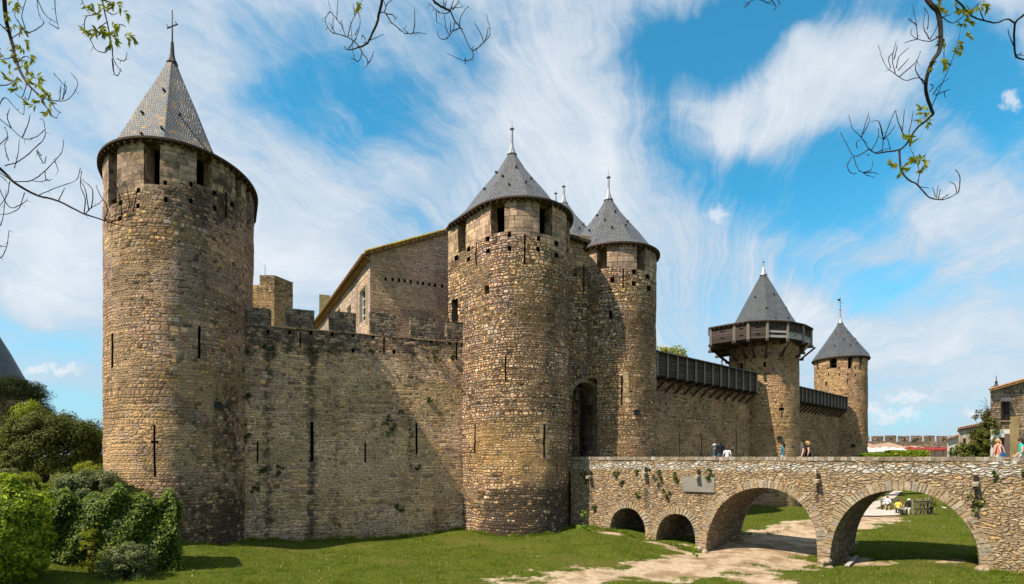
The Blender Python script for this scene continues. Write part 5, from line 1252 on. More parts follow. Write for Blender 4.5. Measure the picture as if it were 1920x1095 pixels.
c_, r_ = pxc(148, 190, 990, 1045, 19.6); bush('loose_bush', 'slender shoot of yellow green leaves against the dark ivy hedge', 'bush', (c_[0],c_[1],c_[2]-.25), (.34, .3, .85), L_YEL, .04, 30, 26, cr=.34, low=-1, r0=.015)
c_, r_ = pxc(1228, 1280, 640, 668, 44); bush('broad_leaved_tree', 'light green tree top showing above the timber gallery beside the gate tower', 'tree', (c_[0], c_[1], c_[2]-1.0), (1.6, 1.2, 1.3), L_TOP, .12, 40, 40, r0=.1)

# plants rooted in the walls
TP = [(wp,'curtain wall',(583,655,7),(543,653,4),(502,655,6),(620,655,4),(697,656,5),(776,663,4),(812,663,8),(727,788,6),(738,806,9),(750,771,4),(805,748,5),(785,875,5),(490,875,7),(521,880,6),(480,912,6),(745,943,6),(461,658,5),(461,740,6),(461,810,9),(852,668,6)),
      (P1,'tall tower',(456,690,4))]
tuft_words = ['just under the merlons','low on the wall','halfway up the wall']
def tuft(p, n_, r, lab, mat=None):
    o = empty('wall_plant', tuple(p), lab, 'plant', 'plants rooted in the masonry'); k = int(60+r*260)
    q = rng.normal(size=(k, 3)); q /= np.linalg.norm(q, axis=1, keepdims=True); q *= (rng.uniform(.1, 1, k)**.6)[:, None]
    sub = rng.normal(0, 1, (5, 3))*np.array([.75, .2, .75])*r; sub[:,2] -= np.abs(sub[:,0])*.3; sc_ = rng.uniform(.3, .75, 5); wh = rng.integers(0, 5, k)
    C = np.array(p)+np.array([n_.x, n_.y, 0])*r*.3+sub[wh]+q*np.array([r, r*.5, r])*sc_[wh][:,None]+np.array([0, 0, -r*.15]); leaf_mesh('leaves', C, q+np.array([n_.x, n_.y, .5]), min(.055, r*.3), mat or L_TUFT, o)
    mb = MB()
    for i in range(4): e_ = Vector(p)+Vector((n_.x, n_.y, .3))*r*random.uniform(.4, .9)+Vector((random.uniform(-r, r)*.6, 0, random.uniform(-.3, .6)*r)); mb.tube([Vector(p)-Vector((n_.x, n_.y, 0))*.05, e_], [.012, .004], 4)
    mb.build('stem', M_TWIG, o)
for path, where, *lst in TP:
    for (px, py, s_) in lst:
        h = path.hit(px)
        if not h: continue
        p, n_ = on_path(path, px, py); 
        vert = 'below the merlons' if py < 670 else ('halfway up' if py < 850 else 'near the foot')
        fr = (px-457)/426
        hor = 'beside the tallest tower' if fr < .12 else ('in its half towards the tallest tower' if fr < .45 else ('in its half towards the gate' if fr < .85 else 'beside the gate tower'))
        sz = 'small' if s_ < 6 else 'bushy'
        tuft(p, n_, s_/1000*p.y*1.15, '%s plant on the curtain wall %s, %s' % (sz, vert, hor))
bn = Vector((BD.y, -BD.x))
for i, (px, py, s_, lab) in enumerate(((1156,886,5,'small tuft on the bridge near the gate tower'),(1234,888,9,'round green cushion plant on the bridge above the second small arch'),(1265,893,8,'tall green cushion plant on the bridge beside the cement patch'),
      (1332,890,7,'low green plant on the bridge above the cement patch corner'),(1257,925,6,'hanging green plant below the cushion plants of the bridge'),(1168,905,4,'tiny plant under a drain of the bridge'),(1195,926,5,'small plant above the gap of the two small arches'),
      (1116,948,5,'small plant beside the smallest arch of the bridge'),(1196,884,4,'tiny tuft by the second water spout of the bridge'),(1098,895,7,'dark plant where the bridge meets the gate tower'),(1831,940,11,'spiky plant hanging below the last water spout of the bridge'),(1862,892,6,'yellowish tuft high on the bridge beside the last water spout'),(1918,888,5,'green tuft on the bridge wall at the picture edge'))):
    a, z_, _ = on_line(BA, BD, px, py); p = BQ(a, -.04, z_); tuft(p, bn, s_/1000*p.y*1.1, lab, L_TUFT if i % 2 else L_DARK)
for i, (px, py, s_) in enumerate(((1082,985,14),(1098,990,10),(1300,1040,9),(1880,1085,10))):
    p = gpix(px, py+6); tuft(p+Vector((0,0,.12)), Vector((0,-1)), s_/1000*p.y, ['clump of tall weeds in the corner of gate tower and bridge','low weeds by the foot of the bridge abutment','weeds at the foot of the pier beside the second arch','weeds at the foot of the bridge by the picture edge'][i], L_BRIGHT)
# ================================================================= BEYOND THE BRIDGE
GR = EYE-1.0
def box_wall(mb, a, b, y0, y1, z0, z1): mb.hexa([(a,y0,z0),(b,y0,z0),(b,y1,z0),(a,y1,z0)], [(a,y0,z1),(b,y0,z1),(b,y1,z1),(a,y1,z1)])
M_BATT = masonry('stone_battlement', .6, .3, [(.22,.185,.145), (.27,.22,.17), (.19,.16,.13), (.25,.20,.15)], (.18,.15,.12), joint=.02, bump=.05)
bw = empty('battlement_wall', (85, 112, GR), 'far grey battlement wall with square merlons behind the parasols', 'wall')
mb = MB(); Yb = 112; box_wall(mb, .60*Yb, .86*Yb, Yb, Yb+2, 2, EYE+(856-827.5)/1000*Yb); mb.build('wall', M_BATT, bw)
for x0, x1 in ((1612,1631.7),(1635,1658),(1660,1682),(1684.6,1707),(1709,1731),(1733,1754.5),(1757,1779),(1781.5,1803)):
    mb = MB(); box_wall(mb, (x0-960)/1000*Yb, (x1-960)/1000*Yb-.16, Yb+.02, Yb+.2, EYE+(856-827.6)/1000*Yb, EYE+(856-817+random.uniform(-.6,.6))/1000*Yb); o = mb.build('merlon', M_BATT, bw)
    mb = MB(); xm = ((x0+x1)/2-960)/1000*Yb; box_wall(mb, xm-.08, xm+.08, Yb-.03, Yb+.1, EYE+3.3, EYE+4.0); mb.build('arrow_slit', M_INT, o)
def house_box(name, label, x0, x1, Y, D, zl, zr, wallm, roofm, z0=0, over=.35, thick=.16, group=None, ridge=False, sk_=0.0):
    """a house with a single roof plane rising from x0 (height zl) to x1 (height zr)"""
    o = empty(name, ((x0+x1)/2, Y, GR), label, 'house', group)
    mb = MB(); q_ = D*sk_; mb.hexa([(x0,Y,z0),(x1,Y,z0),(x1+q_,Y+D,z0),(x0+q_,Y+D,z0)], [(x0,Y,zl),(x1,Y,zr),(x1+q_,Y+D,zr),(x0+q_,Y+D,zl)]); mb.build('wall', wallm, o)
    sl = (zr-zl)/(x1-x0); mb = MB(); a, b_ = x0-over, x1+over; za, zb_ = zl-over*sl+.02, zr+over*sl+.02
    L = sqrt((b_-a)**2+(zb_-za)**2)
    top = [(a,Y-over,za+thick),(b_,Y-over,zb_+thick),(b_+q_,Y+D+over,zb_+thick),(a+q_,Y+D+over,za+thick)]; bot = [(p[0],p[1],p[2]-thick) for p in top]
    mb.face(top, uvs=[(0,0),(0,L),(D,L),(D,0)]); mb.face(bot[::-1]); 
    for k in range(4): j = (k+1) % 4; mb.face([bot[k], bot[j], top[j], top[k]])
    r = mb.build('roof', roofm, o)
    mb = MB()
    for k in range(int(L/.30)): f = k*.30/L; p = Vector(top[0]).lerp(Vector(top[1]), f); q = Vector(top[0]).lerp(Vector(top[1]), min(1, f+.34/L)); mb.tube([p+Vector((0,.05,0)), q+Vector((0,.05,.03))], [.08,.09], 6)
    mb.build('verge_tiles', roofm, r)
    return o
def onwall(parent, name, px0, py0, px1, py1, Y, mat, proud=.03, thick=.1):
    a, b_ = hat(px0, py1, Y-proud), hat(px1, py0, Y-proud); mb = MB(); mb.hexa([(a.x,a.y,a.z),(b_.x,a.y,a.z),(b_.x,a.y+thick,a.z),(a.x,a.y+thick,a.z)], [(a.x,a.y,b_.z),(b_.x,a.y,b_.z),(b_.x,a.y+thick,b_.z),(a.x,a.y+thick,b_.z)])
    return mb.build(name, mat, parent)
X = lambda px, Y: (px-960)/1000*Y
Zp = lambda py, Y: EYE+(856-py)/1000*Y
# low tiled roofs of the court
for (x0, x1, Y, yl, yr, lab) in ((1608,1652,100,829,824,'low faded tile roof beside the farthest tower'),(1645,1708,97,835,828,'long low faded tile roof in front of the battlement wall'),(1708,1752,99,838,834,'small faded tile roof behind the red parasols')):
    o = empty('low_house', (X((x0+x1)/2,Y), Y, GR), lab, 'house', 'low roofs in the court')
    mb = MB(); box_wall(mb, X(x0,Y), X(x1,Y), Y, Y+5, 2, Zp(843,Y)); mb.build('wall', M_BEIGEP, o)
    mb = MB(); a, b_ = X(x0,Y)-.4, X(x1,Y)+.4; z0, z1 = Zp(842.5,Y), Zp(yl,Y); z2 = Zp(yr,Y)
    mb.face([(a,Y-.5,z0),(b_,Y-.5,z0),(b_-1.2,Y+4.5,z2),(a+.8,Y+4.5,z1)], uvs=[(0,0),(b_-a,0),(b_-a,5),(0,5)]); mb.face([(a,Y-.5,z0-.15),(b_,Y-.5,z0-.15),(b_,Y-.5,z0),(a,Y-.5,z0)]); mb.face([(a,Y-.5,z0),(a+.8,Y+4.5,z1),(a,Y+5,z0)]); mb.face([(b_,Y-.5,z0),(b_,Y+5,z0),(b_-1.2,Y+4.5,z2)]); mb.build('roof', M_TILEF, o)
M_PW = simple('white_canvas', (.82,.82,.80), .8, .1, var=.06); M_PR = simple('dark_red_canvas', (.23,.035,.03), .8, .1, var=.2)
def parasol(px, Y, pk, ed, wpx, mat, lab, grp):
    x = X(px, Y); o = empty('parasol', (x, Y, GR), lab, 'parasol', grp); zt_, ze_ = Zp(pk, Y), Zp(ed, Y); w_ = wpx/2000*Y
    mb = MB(); c = [(x-w_,Y-w_),(x+w_,Y-w_),(x+w_,Y+w_),(x-w_,Y+w_)]
    for k in range(4):
        a, b_ = c[k], c[(k+1) % 4]; mb.face([(*a,ze_),(*b_,ze_),(x,Y,zt_)]); mb.face([(*a,ze_-.22),(*b_,ze_-.22),(*b_,ze_),(*a,ze_)])
    mb.build('canopy', mat, o); mb = MB(); mb.tube([(x,Y,GR-.3),(x,Y,zt_)], .05, 6); mb.build('pole', M_POST, o)
wl_ = ['first white square parasol, touching the farthest tower','second white square parasol counted from the farthest tower','middle one of the five white square parasols','fourth white square parasol counted from the farthest tower','white square parasol next to the dark red ones']
for i, (px, Y, pk) in enumerate(((1626,84,838),(1644,82,839),(1659,84,837.5),(1674,82,838.5),(1689,84,839.5))): parasol(px, Y, pk, pk+5.5, 19, M_PW, wl_[i], 'white parasols of the court')
rl_ = ['dark red parasol next to the white ones','second dark red parasol counted from the white ones','third dark red parasol counted from the white ones','fourth dark red parasol counted from the white ones','dark red parasol next to the white plastered house']
for i, (px, Y, pk) in enumerate(((1706,86,836.5),(1722,84,837.5),(1738,86,837),(1753,84,838),(1768,86,837.5))): parasol(px, Y, pk, pk+5, 19, M_PR, rl_[i], 'dark red parasols of the court')
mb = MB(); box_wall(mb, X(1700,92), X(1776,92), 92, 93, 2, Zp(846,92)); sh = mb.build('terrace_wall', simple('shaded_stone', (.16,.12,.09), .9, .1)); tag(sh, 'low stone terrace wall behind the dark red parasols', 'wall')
def hedge(px0, px1, py0, Y, D, lab, mat, nn_):
    o = empty('box_hedge', (X((px0+px1)/2,Y), Y, GR), lab, 'hedge'); x0, x1, z1 = X(px0,Y), X(px1,Y), Zp(py0,Y); n = nn_
    C = np.stack([rng.uniform(x0, x1, n), Y+rng.uniform(0, D, n), rng.uniform(GR-.4, z1, n)], 1); f = rng.uniform(0,1,n) < .5
    C[f,1] = Y+rng.normal(0,.06,f.sum()); C[~f,2] = z1+rng.normal(0,.05,(~f).sum()); N_ = np.stack([rng.normal(0,.4,n), np.where(f,-1,0), np.where(f,.3,1.)],1)+rng.normal(0,.2,(n,3))
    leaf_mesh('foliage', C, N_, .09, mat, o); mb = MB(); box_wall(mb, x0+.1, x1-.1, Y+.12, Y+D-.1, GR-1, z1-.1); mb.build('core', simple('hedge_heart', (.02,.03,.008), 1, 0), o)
hedge(1671, 1742, 845.5, 60, 1.2, 'clipped green hedge in the court beneath the parasols', L_LAUREL, 6500)
hedge(1620, 1673, 851.5, 58, 1.0, 'very low light green hedge beside the farthest tower', L_BRIGHT, 3500)
# plastered house and beige house
Y = 72; h1 = house_box('plastered_house', 'small white plastered house with two dark doorways, beside the parasols', X(1776,Y), X(1812,Y), Y, 6, Zp(823.5,Y), Zp(812,Y), M_WHITEP, M_TILEF, sk_=.9)
for a in ((1781,840,1784.5,858),(1792,834,1795.5,858)): 
    onwall(h1, 'doorway', *a, Y, M_INT)
Y = 62; h2 = house_box('beige_house', 'narrow beige house with a tall white window under a sloping tile roof', X(1797.5,Y), X(1856,Y), Y, 7, Zp(804.5,Y), Zp(792.5,Y), M_HS, M_TILEF, sk_=.9)
onwall(h2, 'plaster_pier', 1799, 808, 1806, 858, Y, M_BEIGEP, .06, .12); onwall(h2, 'plaster_pier', 1811.5, 807, 1819.5, 858, Y, M_BEIGEP, .06, .12); w_ = onwall(h2, 'window', 1806.2, 806.5, 1811.3, 822, Y, M_FRAME, .04, .08); onwall(w_, 'pane', 1807.0, 808, 1810.5, 821, Y, simple('pale_glass', (.55,.6,.66), .2, .5), .06, .03); onwall(h2, 'dark_panel', 1806.2, 823, 1811.3, 858, Y, M_INT, .03, .06)
# big stone house
Y = 45; sl_ = (732-712)/70
M_BH = masonry('stone_big_house', .34, .16, [(.34,.27,.19), (.29,.23,.16), (.38,.30,.21), (.31,.23,.15), (.27,.24,.19)], (.38,.31,.22), joint=.022, bump=.05, warp=.08)
bh = house_box('big_stone_house', 'tall stone house with terracotta roof edge and grilled window, cut by the picture edge', X(1857,Y), X(2010,Y), Y, 9, Zp(732.5,Y), Zp(732.5-153*sl_,Y), M_BH, M_TILE, over=.4, sk_=1.0)
onwall(bh, 'render_panel', 1858.5, 805, 1893, 860, Y, M_WHITEP, .025, .1)
onwall(bh, 'quoin_strip', 1893.4, 780, 1911, 862, Y, simple('ochre_stone', (.36,.26,.13), .9, .1, col2=(.26,.18,.09), scale=1.2, bump=.01), .06, .1)
wn = onwall(bh, 'window', 1877, 752.5, 1893, 787.5, Y, M_INT, .04, .1)
mb = MB()
for k in range(8): p = hat(1877.6+k*2.1, 752, Y-.12); q = hat(1877.6+k*2.1, 788, Y-.12); mb.bar(p, q, .025, .025)
for k in range(9): p = hat(1877, 753+k*4.2, Y-.12); q = hat(1893.3, 753+k*4.2, Y-.12); mb.bar(p, q, .025, .025)
mb.build('grille', M_IRON, wn); mb = MB(); mb.bar(hat(1886.7,752,Y-.08), hat(1886.7,788,Y-.08), .07, .05); mb.build('shutter_edge', simple('red_brown_paint', (.22,.05,.03), .7, .2), wn)
mb = MB(); a, b_, c_, d_ = hat(1875,752,Y-.55), hat(1897,752,Y-.55), hat(1893,743.5,Y-.03), hat(1878,743.5,Y-.03); mb.face([a,b_,c_,d_]); mb.face([a+Vector((0,0,-.05)), d_+Vector((0,0,-.05)), c_+Vector((0,0,-.05)), b_+Vector((0,0,-.05))]); mb.build('awning', M_SL3, bh)
onwall(bh, 'window_sill', 1876.5, 788, 1894, 790.5, Y, M_ASH, .12, .2)
onwall(bh, 'doorway', 1874, 820, 1891.5, 862, Y, M_INT, .05, .1); onwall(bh, 'door', 1884.5, 813, 1892.8, 862, Y, simple('grey_brown_boards', (.17,.13,.10), .85, .15), .10, .05)
for xs, y1_ in ((1896.5,745),(1904,752),(1912,748)):
    pass
mb = MB(); p = hat(1868, 728, 46.5); mb.box((p.x, p.y, p.z-.1), (.5,.5,.5)); mb.lathe((p.x,p.y,p.z+.15), [(.22,0),(.16,.1),(.08,.2),(.10,.45),(.03,.5),(.02,.95),(0,.97)], 8); mb.build('chimney', M_IRON, bh)
# creeper: green on the house corner, bare twigs above it
iv2 = empty('climbing_ivy', (X(1836,47), 47, GR), 'dark green ivy heaped against the corner of the big stone house', 'ivy')
Cs, Ns = [], []
for (px, py, Y, r3, k) in ((1848,800,46,(.9,.8,1.6),16),(1846,825,46,(1.0,1.0,1.7),22),(1838,838,46.5,(1.4,1.2,1.3),26),(1820,847,47,(1.4,1.2,.8),22),(1812,851,47,(.9,.9,.6),12),(1852,812,45.5,(.4,.6,2.2),14)):
    c = hat(px, py, Y); a, b_ = crown_pts(tuple(c), r3, k, 150, .34, .9, -1); Cs.append(a); Ns.append(b_)
leaf_mesh('foliage', np.concatenate(Cs), np.concatenate(Ns), .085, L_DARK, iv2); stems(iv2, (X(1850,46.2),46.2,GR-.3), tuple(hat(1846,810,46.2)), (.8,.5,2.0), 7, .06)
vt = empty('bare_creeper', tuple(hat(1851, 800, 45.5)), 'leafless reddish twigs of creeper on the corner below the terracotta roof', 'creeper')
mb = MB()
for k in range(26):
    p = hat(1852+random.uniform(-2,2), 800-random.uniform(0,50), 45.2); q = p+Vector((random.uniform(-.65,.0), random.uniform(-.3,.2), random.uniform(.1,.7))); r_ = q+Vector((random.uniform(-.3,.15), random.uniform(-.1,.1), random.uniform(-.25,.3))); mb.tube([p, (p+q)/2+Vector((0,0,.08)), q, r_], [.018,.013,.009,.004], 4)
mb.build('twigs', simple('creeper_twigs', (.12,.06,.045), .9, .1), vt)

# ---- small things on the moat floor
pl = gpix(1598, 1056); p0, p1 = gpix(1588, 1064), gpix(1607, 1046); mb = MB(); mb.bar(p0+Vector((0,0,.06)), p1+Vector((0,0,.10)), .22, .05, mi=0)
tag(mb.build('wooden_plank', M_WOODP), 'loose grey plank lying on the ground under the wide arch', 'plank')
def pigeon(px, py, rz, lab, col):
    p = gpix(px, py); o = empty('pigeon', tuple(p), lab, 'bird', 'pigeons on the grass'); f = Vector((cos(rz), sin(rz), 0)); mb = MB(); c = p+Vector((0,0,.12))
    mb.tube([c-f*.19+Vector((0,0,.02)), c-f*.12, c-f*.04, c+f*.06, c+f*.11+Vector((0,0,.05)), c+f*.125+Vector((0,0,.10)), c+f*.14+Vector((0,0,.13)), c+f*.17+Vector((0,0,.125)), c+f*.195+Vector((0,0,.12))], [.010,.028,.05,.046,.03,.02,.022,.014,.004], 8)
    mb.build('body', simple('pigeon_'+col[0], col[1], .8, .1), o); s_ = Vector((-f.y, f.x, 0))
    lg = MB()
    for k in (-1, 1): lg.tube([c+s_*.02*k-Vector((0,0,.05)), p+s_*.02*k], .006, 4); lg.tube([p+s_*.02*k+Vector((0,0,.005)), p+s_*.02*k+f*.03+Vector((0,0,.005))], .005, 4)
    lg.build('legs', simple('pigeon_leg', (.4,.12,.1), .8, .1), o)
pigeon(1750, 958, .3, 'grey pigeon on the grass beyond the widest arch', ('grey', (.30,.31,.34)))
pigeon(1771, 955, 2.5, 'white pigeon on the grass beyond the widest arch', ('white', (.75,.75,.75)))
pigeon(1406, 1006, .5, 'dark pigeon on the sand beyond the middle arch', ('dark', (.06,.06,.07)))
pigeon(1441, 1004, 3.4, 'black and white pigeon on the sand beyond the middle arch', ('pied', (.25,.25,.27)))

# ================================================================= PEOPLE
CM = {}
def cm(name, c, rough=.8):
    if name not in CM: CM[name] = simple(name, c, rough, .15, var=.2, scale=6)
    return CM[name]
SKIN = cm('skin', (.50,.30,.21), .6)
def person(loc, H, face, label, top, bottom, arms=None, sleeve='short', seated=False, hair=('short', (.03,.02,.015)), shoes=(.05,.04,.04), legs_bare=False, cap=None, beard=False, female=False, skirt=False):
    k = H/1.75; sw = .165 if female else .19
    j = {}
    if not seated:
        j['pel'] = (0,0,.96); hipz = .90; j['kl'] = (-.10,.05,.50); j['al'] = (-.10,-.05,.09); j['kr'] = (.10,.01,.50); j['ar'] = (.11,.05,.09); up = 0
    else:
        j['pel'] = (0,0,.55); hipz = .52; j['kl'] = (-.12,.42,.53); j['al'] = (-.11,.44,.10); j['kr'] = (.10,.44,.56); j['ar'] = (.16,.62,.16); up = -.41
    z = lambda v: v+up
    j['wai'] = (0,0.0,z(1.10)); j['che'] = (0,.0,z(1.28)); j['nb'] = (0,-.01,z(1.44)); j['nk'] = (0,.01,z(1.51)); j['hc'] = (0,.03,z(1.60)); j['ht'] = (0,.02,z(1.67))
    A = arms or ((-.24,-.03,1.14,-.27,.06,.90), (.24,-.03,1.14,.27,.06,.90))
    for s_, a, n_ in ((-1, A[0], 'l'), (1, A[1], 'r')):
        j['s'+n_] = (sw*s_, -.01, z(1.405)); j['e'+n_] = (a[0], a[1], z(a[2])); j['w'+n_] = (a[3], a[4], z(a[5])); j['h'+n_] = (.085*s_, 0, hipz)
        fx = 1.0; av = j['a'+n_]; j['t'+n_] = (av[0]+.01*s_, av[1]+.15, max(av[2]-.05, .03))
    order = list(j); ix = {n: i for i, n in enumerate(order)}
    E = [('pel','wai'),('wai','che'),('che','nb'),('nb','nk'),('nk','hc'),('hc','ht'),('nb','sl'),('sl','el'),('el','wl'),('nb','sr'),('sr','er'),('er','wr'),('pel','hl'),('hl','kl'),('kl','al'),('al','tl'),('pel','hr'),('hr','kr'),('kr','ar'),('ar','tr')]
    R = dict(pel=(.145,.105), wai=(.125 if female else .14,.095), che=(.15 if female else .165,.11), nb=(.085,.07), nk=(.05,.05), hc=(.078,.095), ht=(.062,.07))
    for n_ in 'lr': R.update({'s'+n_:(.062,.06),'e'+n_:(.042,.042),'w'+n_:(.027,.03),'h'+n_:(.095,.095),'k'+n_:(.058,.06),'a'+n_:(.038,.04),'t'+n_:(.035,.03)})
    me = bpy.data.meshes.new('body'); me.from_pydata([Vector(j[n])*k for n in order], [(ix[a], ix[b]) for a, b in E], []); ob = bpy.data.objects.new('body', me); COL.objects.link(ob)
    md = ob.modifiers.new('skin', 'SKIN'); md.use_smooth_shade = True; md.branch_smoothing = .3
    for n in order: v = me.skin_vertices[0].data[ix[n]]; v.radius = tuple(q*k for q in R[n]); v.use_root = n == 'pel'
    sb = ob.modifiers.new('sub', 'SUBSURF'); sb.levels = sb.render_levels = 1
    dg = bpy.context.evaluated_depsgraph_get(); ev = ob.evaluated_get(dg); m2 = bpy.data.meshes.new_from_object(ev, depsgraph=dg); ob.modifiers.clear()
    V = [v.co.copy() for v in m2.vertices]; F = [tuple(p.vertices) for p in m2.polygons]
    def near(p):
        best = None
        for a, b_ in E:
            A_, B_ = Vector(j[a])*k, Vector(j[b_])*k; d_ = B_-A_; t_ = max(0, min(1, (p-A_).dot(d_)/d_.length_squared)); q = (p-A_-d_*t_).length-R[a][0]*k*.6
            if best is None or q < best[0]: best = (q, a, b_, t_)
        return best
    mats = []
    for f in F:
        c = sum((V[i] for i in f), Vector())/len(f); _, a, b_, t_ = near(c)
        if b_ in ('nk','hc','ht') and not (b_ == 'nk' and t_ < .25): m_ = 0
        elif b_[0] == 'e' and a[0] == 's': m_ = 1 if sleeve == 'long' or (sleeve == 'short' and t_ < .6) or (sleeve == 'none' and t_ < .05) else 0
        elif b_[0] == 'w' and a[0] == 'e': m_ = 1 if sleeve == 'long' and t_ < .92 else 0
        elif a == 'pel' and b_[0] == 'h' or (a[0] == 'h' and b_[0] == 'k'): m_ = 2
        elif a[0] == 'k' : m_ = 0 if legs_bare else 2
        elif a[0] == 'a' and b_[0] == 't': m_ = 3
        elif a == 'pel' and b_ == 'wai': m_ = 1 if t_ > .2 or skirt else 2
        else: m_ = 1
        mats.append(m_)
    # hands: palm, four fingers and a thumb; nose, ears, eyes
    x = MB()
    for n_, s_ in (('l', -1), ('r', 1)):
        e_, w_ = Vector(j['e'+n_])*k, Vector(j['w'+n_])*k; d_ = (w_-e_).normalized(); sd_ = d_.cross(Vector((s_, 0, 0))); sd_ = sd_.normalized() if sd_.length > .2 else Vector((0,0,1)); nr = d_.cross(sd_)
        x.tube([w_-d_*.01, w_+d_*.035*k, w_+d_*.085*k], [.024*k,.034*k,.030*k], 8)
        for q, l in ((-.027,.062),(-.009,.074),(.009,.070),(.027,.055)):
            b0 = w_+d_*.075*k+sd_*q*k; x.tube([b0, b0+d_*l*.5*k+nr*.004*s_, b0+d_*l*k+nr*.016*k*s_], [.0095*k,.0085*k,.006*k], 6)
        b0 = w_+d_*.02*k-sd_*.026*k; x.tube([b0, b0-sd_*.03*k+d_*.025*k, b0-sd_*.038*k+d_*.06*k], [.012*k,.010*k,.007*k], 6)
    hc = Vector(j['hc'])*k
    x.tube([hc+Vector((0,.078,.012))*k, hc+Vector((0,.100,-.012))*k, hc+Vector((0,.085,-.022))*k], [.006,.013,.010], 6)
    for s_ in (-1, 1): x.tube([hc+Vector((.078*s_,-.01,.015))*k, hc+Vector((.088*s_,-.015,-.01))*k, hc+Vector((.080*s_,-.01,-.03))*k], [.008,.014,.006], 6)
    nb = len(x.f)
    for s_ in (-1, 1): x.lathe(hc+Vector((.03*s_,.082,.012))*k, [(0,-.007),(.009,0),(0,.007)], 6, mi=4)
    x.tube([hc+Vector((-.02,.086,-.042))*k, hc+Vector((.02,.086,-.042))*k], .004, 5, mi=5)
    o0 = len(V); V += [Vector(p) for p in x.v]; F += [tuple(i+o0 for i in f) for f in x.f]; mats += [0 if q == 0 else q for q in x.mi]
    me = bpy.data.meshes.new('person'); me.from_pydata(V, [], F)
    for q in (SKIN, top, bottom, cm('shoe%d' % int(sum(shoes)*100), shoes), cm('eye', (.02,.02,.02)), cm('lips', (.35,.13,.11))): me.materials.append(q)
    me.polygons.foreach_set('material_index', mats); me.polygons.foreach_set('use_smooth', [True]*len(F))
    bpy.data.objects.remove(ob); root = empty('person', loc, label, 'person'); root.rotation_euler = (0, 0, face)
    b = bpy.data.objects.new('body', me); COL.objects.link(b); b.parent = root
    def child(name, mb, mat): o = mb.build(name, mat); o.parent = root; o.location = (0,0,0); return o
    # hair: a cap of short strands over the skull
    hm = cm('hair%d' % int(sum(hair[1])*1000), hair[1], .7); h = MB(); N_, Mr = 16, 8
    for i in range(Mr):
        for q in range(N_):
            def S(i_, q_):
                ph, th = pi*.62*i_/Mr, 2*pi*q_/N_; front = max(0, sin(th)); ph = ph*(1-.42*front) if hair[0] != 'bald' else ph
                r_ = 1.0+.05*noise.noise(Vector((q_*1.3, i_*1.7, H)))
                return hc+Vector((.088*sin(ph)*cos(th)*r_, .105*sin(ph)*sin(th)*r_-.008, .098*cos(ph)*r_+.012))*k*1.06
            h.face([S(i, q), S(i+1, q), S(i+1, (q+1) % N_), S(i, (q+1) % N_)], smooth=True)
    if hair[0] == 'long': h.tube([hc+Vector((0,-.05,.05))*k, hc+Vector((0,-.085,-.03))*k, hc+Vector((0,-.10,-.13))*k, hc+Vector((0,-.09,-.22))*k], [.07*k,.088*k,.082*k,.04*k], 10)
    if hair[0] == 'bob': h.tube([hc+Vector((0,-.04,.04))*k, hc+Vector((0,-.06,-.05))*k, hc+Vector((0,-.06,-.12))*k], [.08*k,.09*k,.06*k], 10)
    if hair[0] == 'tail': h.tube([hc+Vector((0,-.10,.0))*k, hc+Vector((0,-.14,-.05))*k, hc+Vector((0,-.13,-.20))*k, hc+Vector((0,-.12,-.34))*k], [.03*k,.03*k,.026*k,.01*k], 8)
    child('hair', h, hm)
    if beard: q = MB(); q.tube([hc+Vector((-.055,.03,-.045))*k, hc+Vector((-.03,.075,-.062))*k, hc+Vector((.03,.075,-.062))*k, hc+Vector((.055,.03,-.045))*k], .022*k, 6); child('beard', q, hm); q = MB(); q.bar(hc+Vector((-.06,.088,.012))*k, hc+Vector((.06,.088,.012))*k, .012, .03*k); child('sunglasses', q, M_IRON)
    if cap: 
        q = MB(); q.lathe(hc+Vector((0,-.005,.03))*k, [(.112*k,0),(.11*k,.04*k),(.085*k,.075*k),(.03*k,.095*k),(0,.097*k)], 14); q.hexa([hc+Vector(v)*k for v in ((-.07,.08,.03),(.07,.08,.03),(.05,.18,.02),(-.05,.18,.02))], [hc+Vector(v)*k for v in ((-.07,.08,.045),(.07,.08,.045),(.05,.18,.03),(-.05,.18,.03))]); child('cap', q, cm('cap%d' % int(sum(cap)*100), cap))
    if skirt: q = MB(); q.lathe((0,0,0), [(.125*k, z(1.12)*k), (.17*k, z(.92)*k), (.21*k, z(.62)*k), (.20*k, z(.62)*k)], 16); child('dress', q, top)
    return root, j, k
def deck_at(px, w_):
    s_, _, _ = on_line(BA+BE*w_, BD, px, 850); p = BQ(s_, w_, dk); return (p.x, p.y, p.z)
TOC = atan2(.82, .57)       # heading along the bridge towards the gate
blue = cm('blue_shirt', (.03,.11,.20)); navy = cm('navy_hoodie', (.012,.014,.022)); white = cm('white_top', (.78,.78,.78)); teal = cm('teal_denim', (.03,.13,.19)); grey = cm('grey_tshirt', (.085,.08,.08)); black = cm('black_dress', (.012,.011,.012)); salmon = cm('salmon_top', (.85,.24,.17)); green = cm('turquoise_top', (.02,.42,.37)); jean = cm('jeans', (.05,.08,.14)); dkt = cm('dark_trousers', (.03,.03,.035)); yel = cm('yellow_shirt', (.75,.62,.10)); whl = cm('pale_trousers', (.6,.58,.54))
person(deck_at(1340.5, 1.9), 1.68, 1.35, 'person in light blue cap and blue shirt pointing with an outstretched arm', blue, jean, arms=((-.43,.10,1.40,-.66,.17,1.39),(.22,-.03,1.14,.25,.08,.92)), cap=(.42,.52,.62))
_, jj, kk = person(deck_at(1350.5, 1.5), 1.86, .10, 'person with short dark hair in a navy hooded jacket seen from behind', navy, jean, sleeve='long')
hd_ = deck_at(1350.5, 1.5)
person(deck_at(1363.5, 1.6), 1.52, -.25, 'smaller person with brown hair in a white top beside the navy hooded jacket', white, whl, hair=('bob', (.07,.03,.018)), female=True)
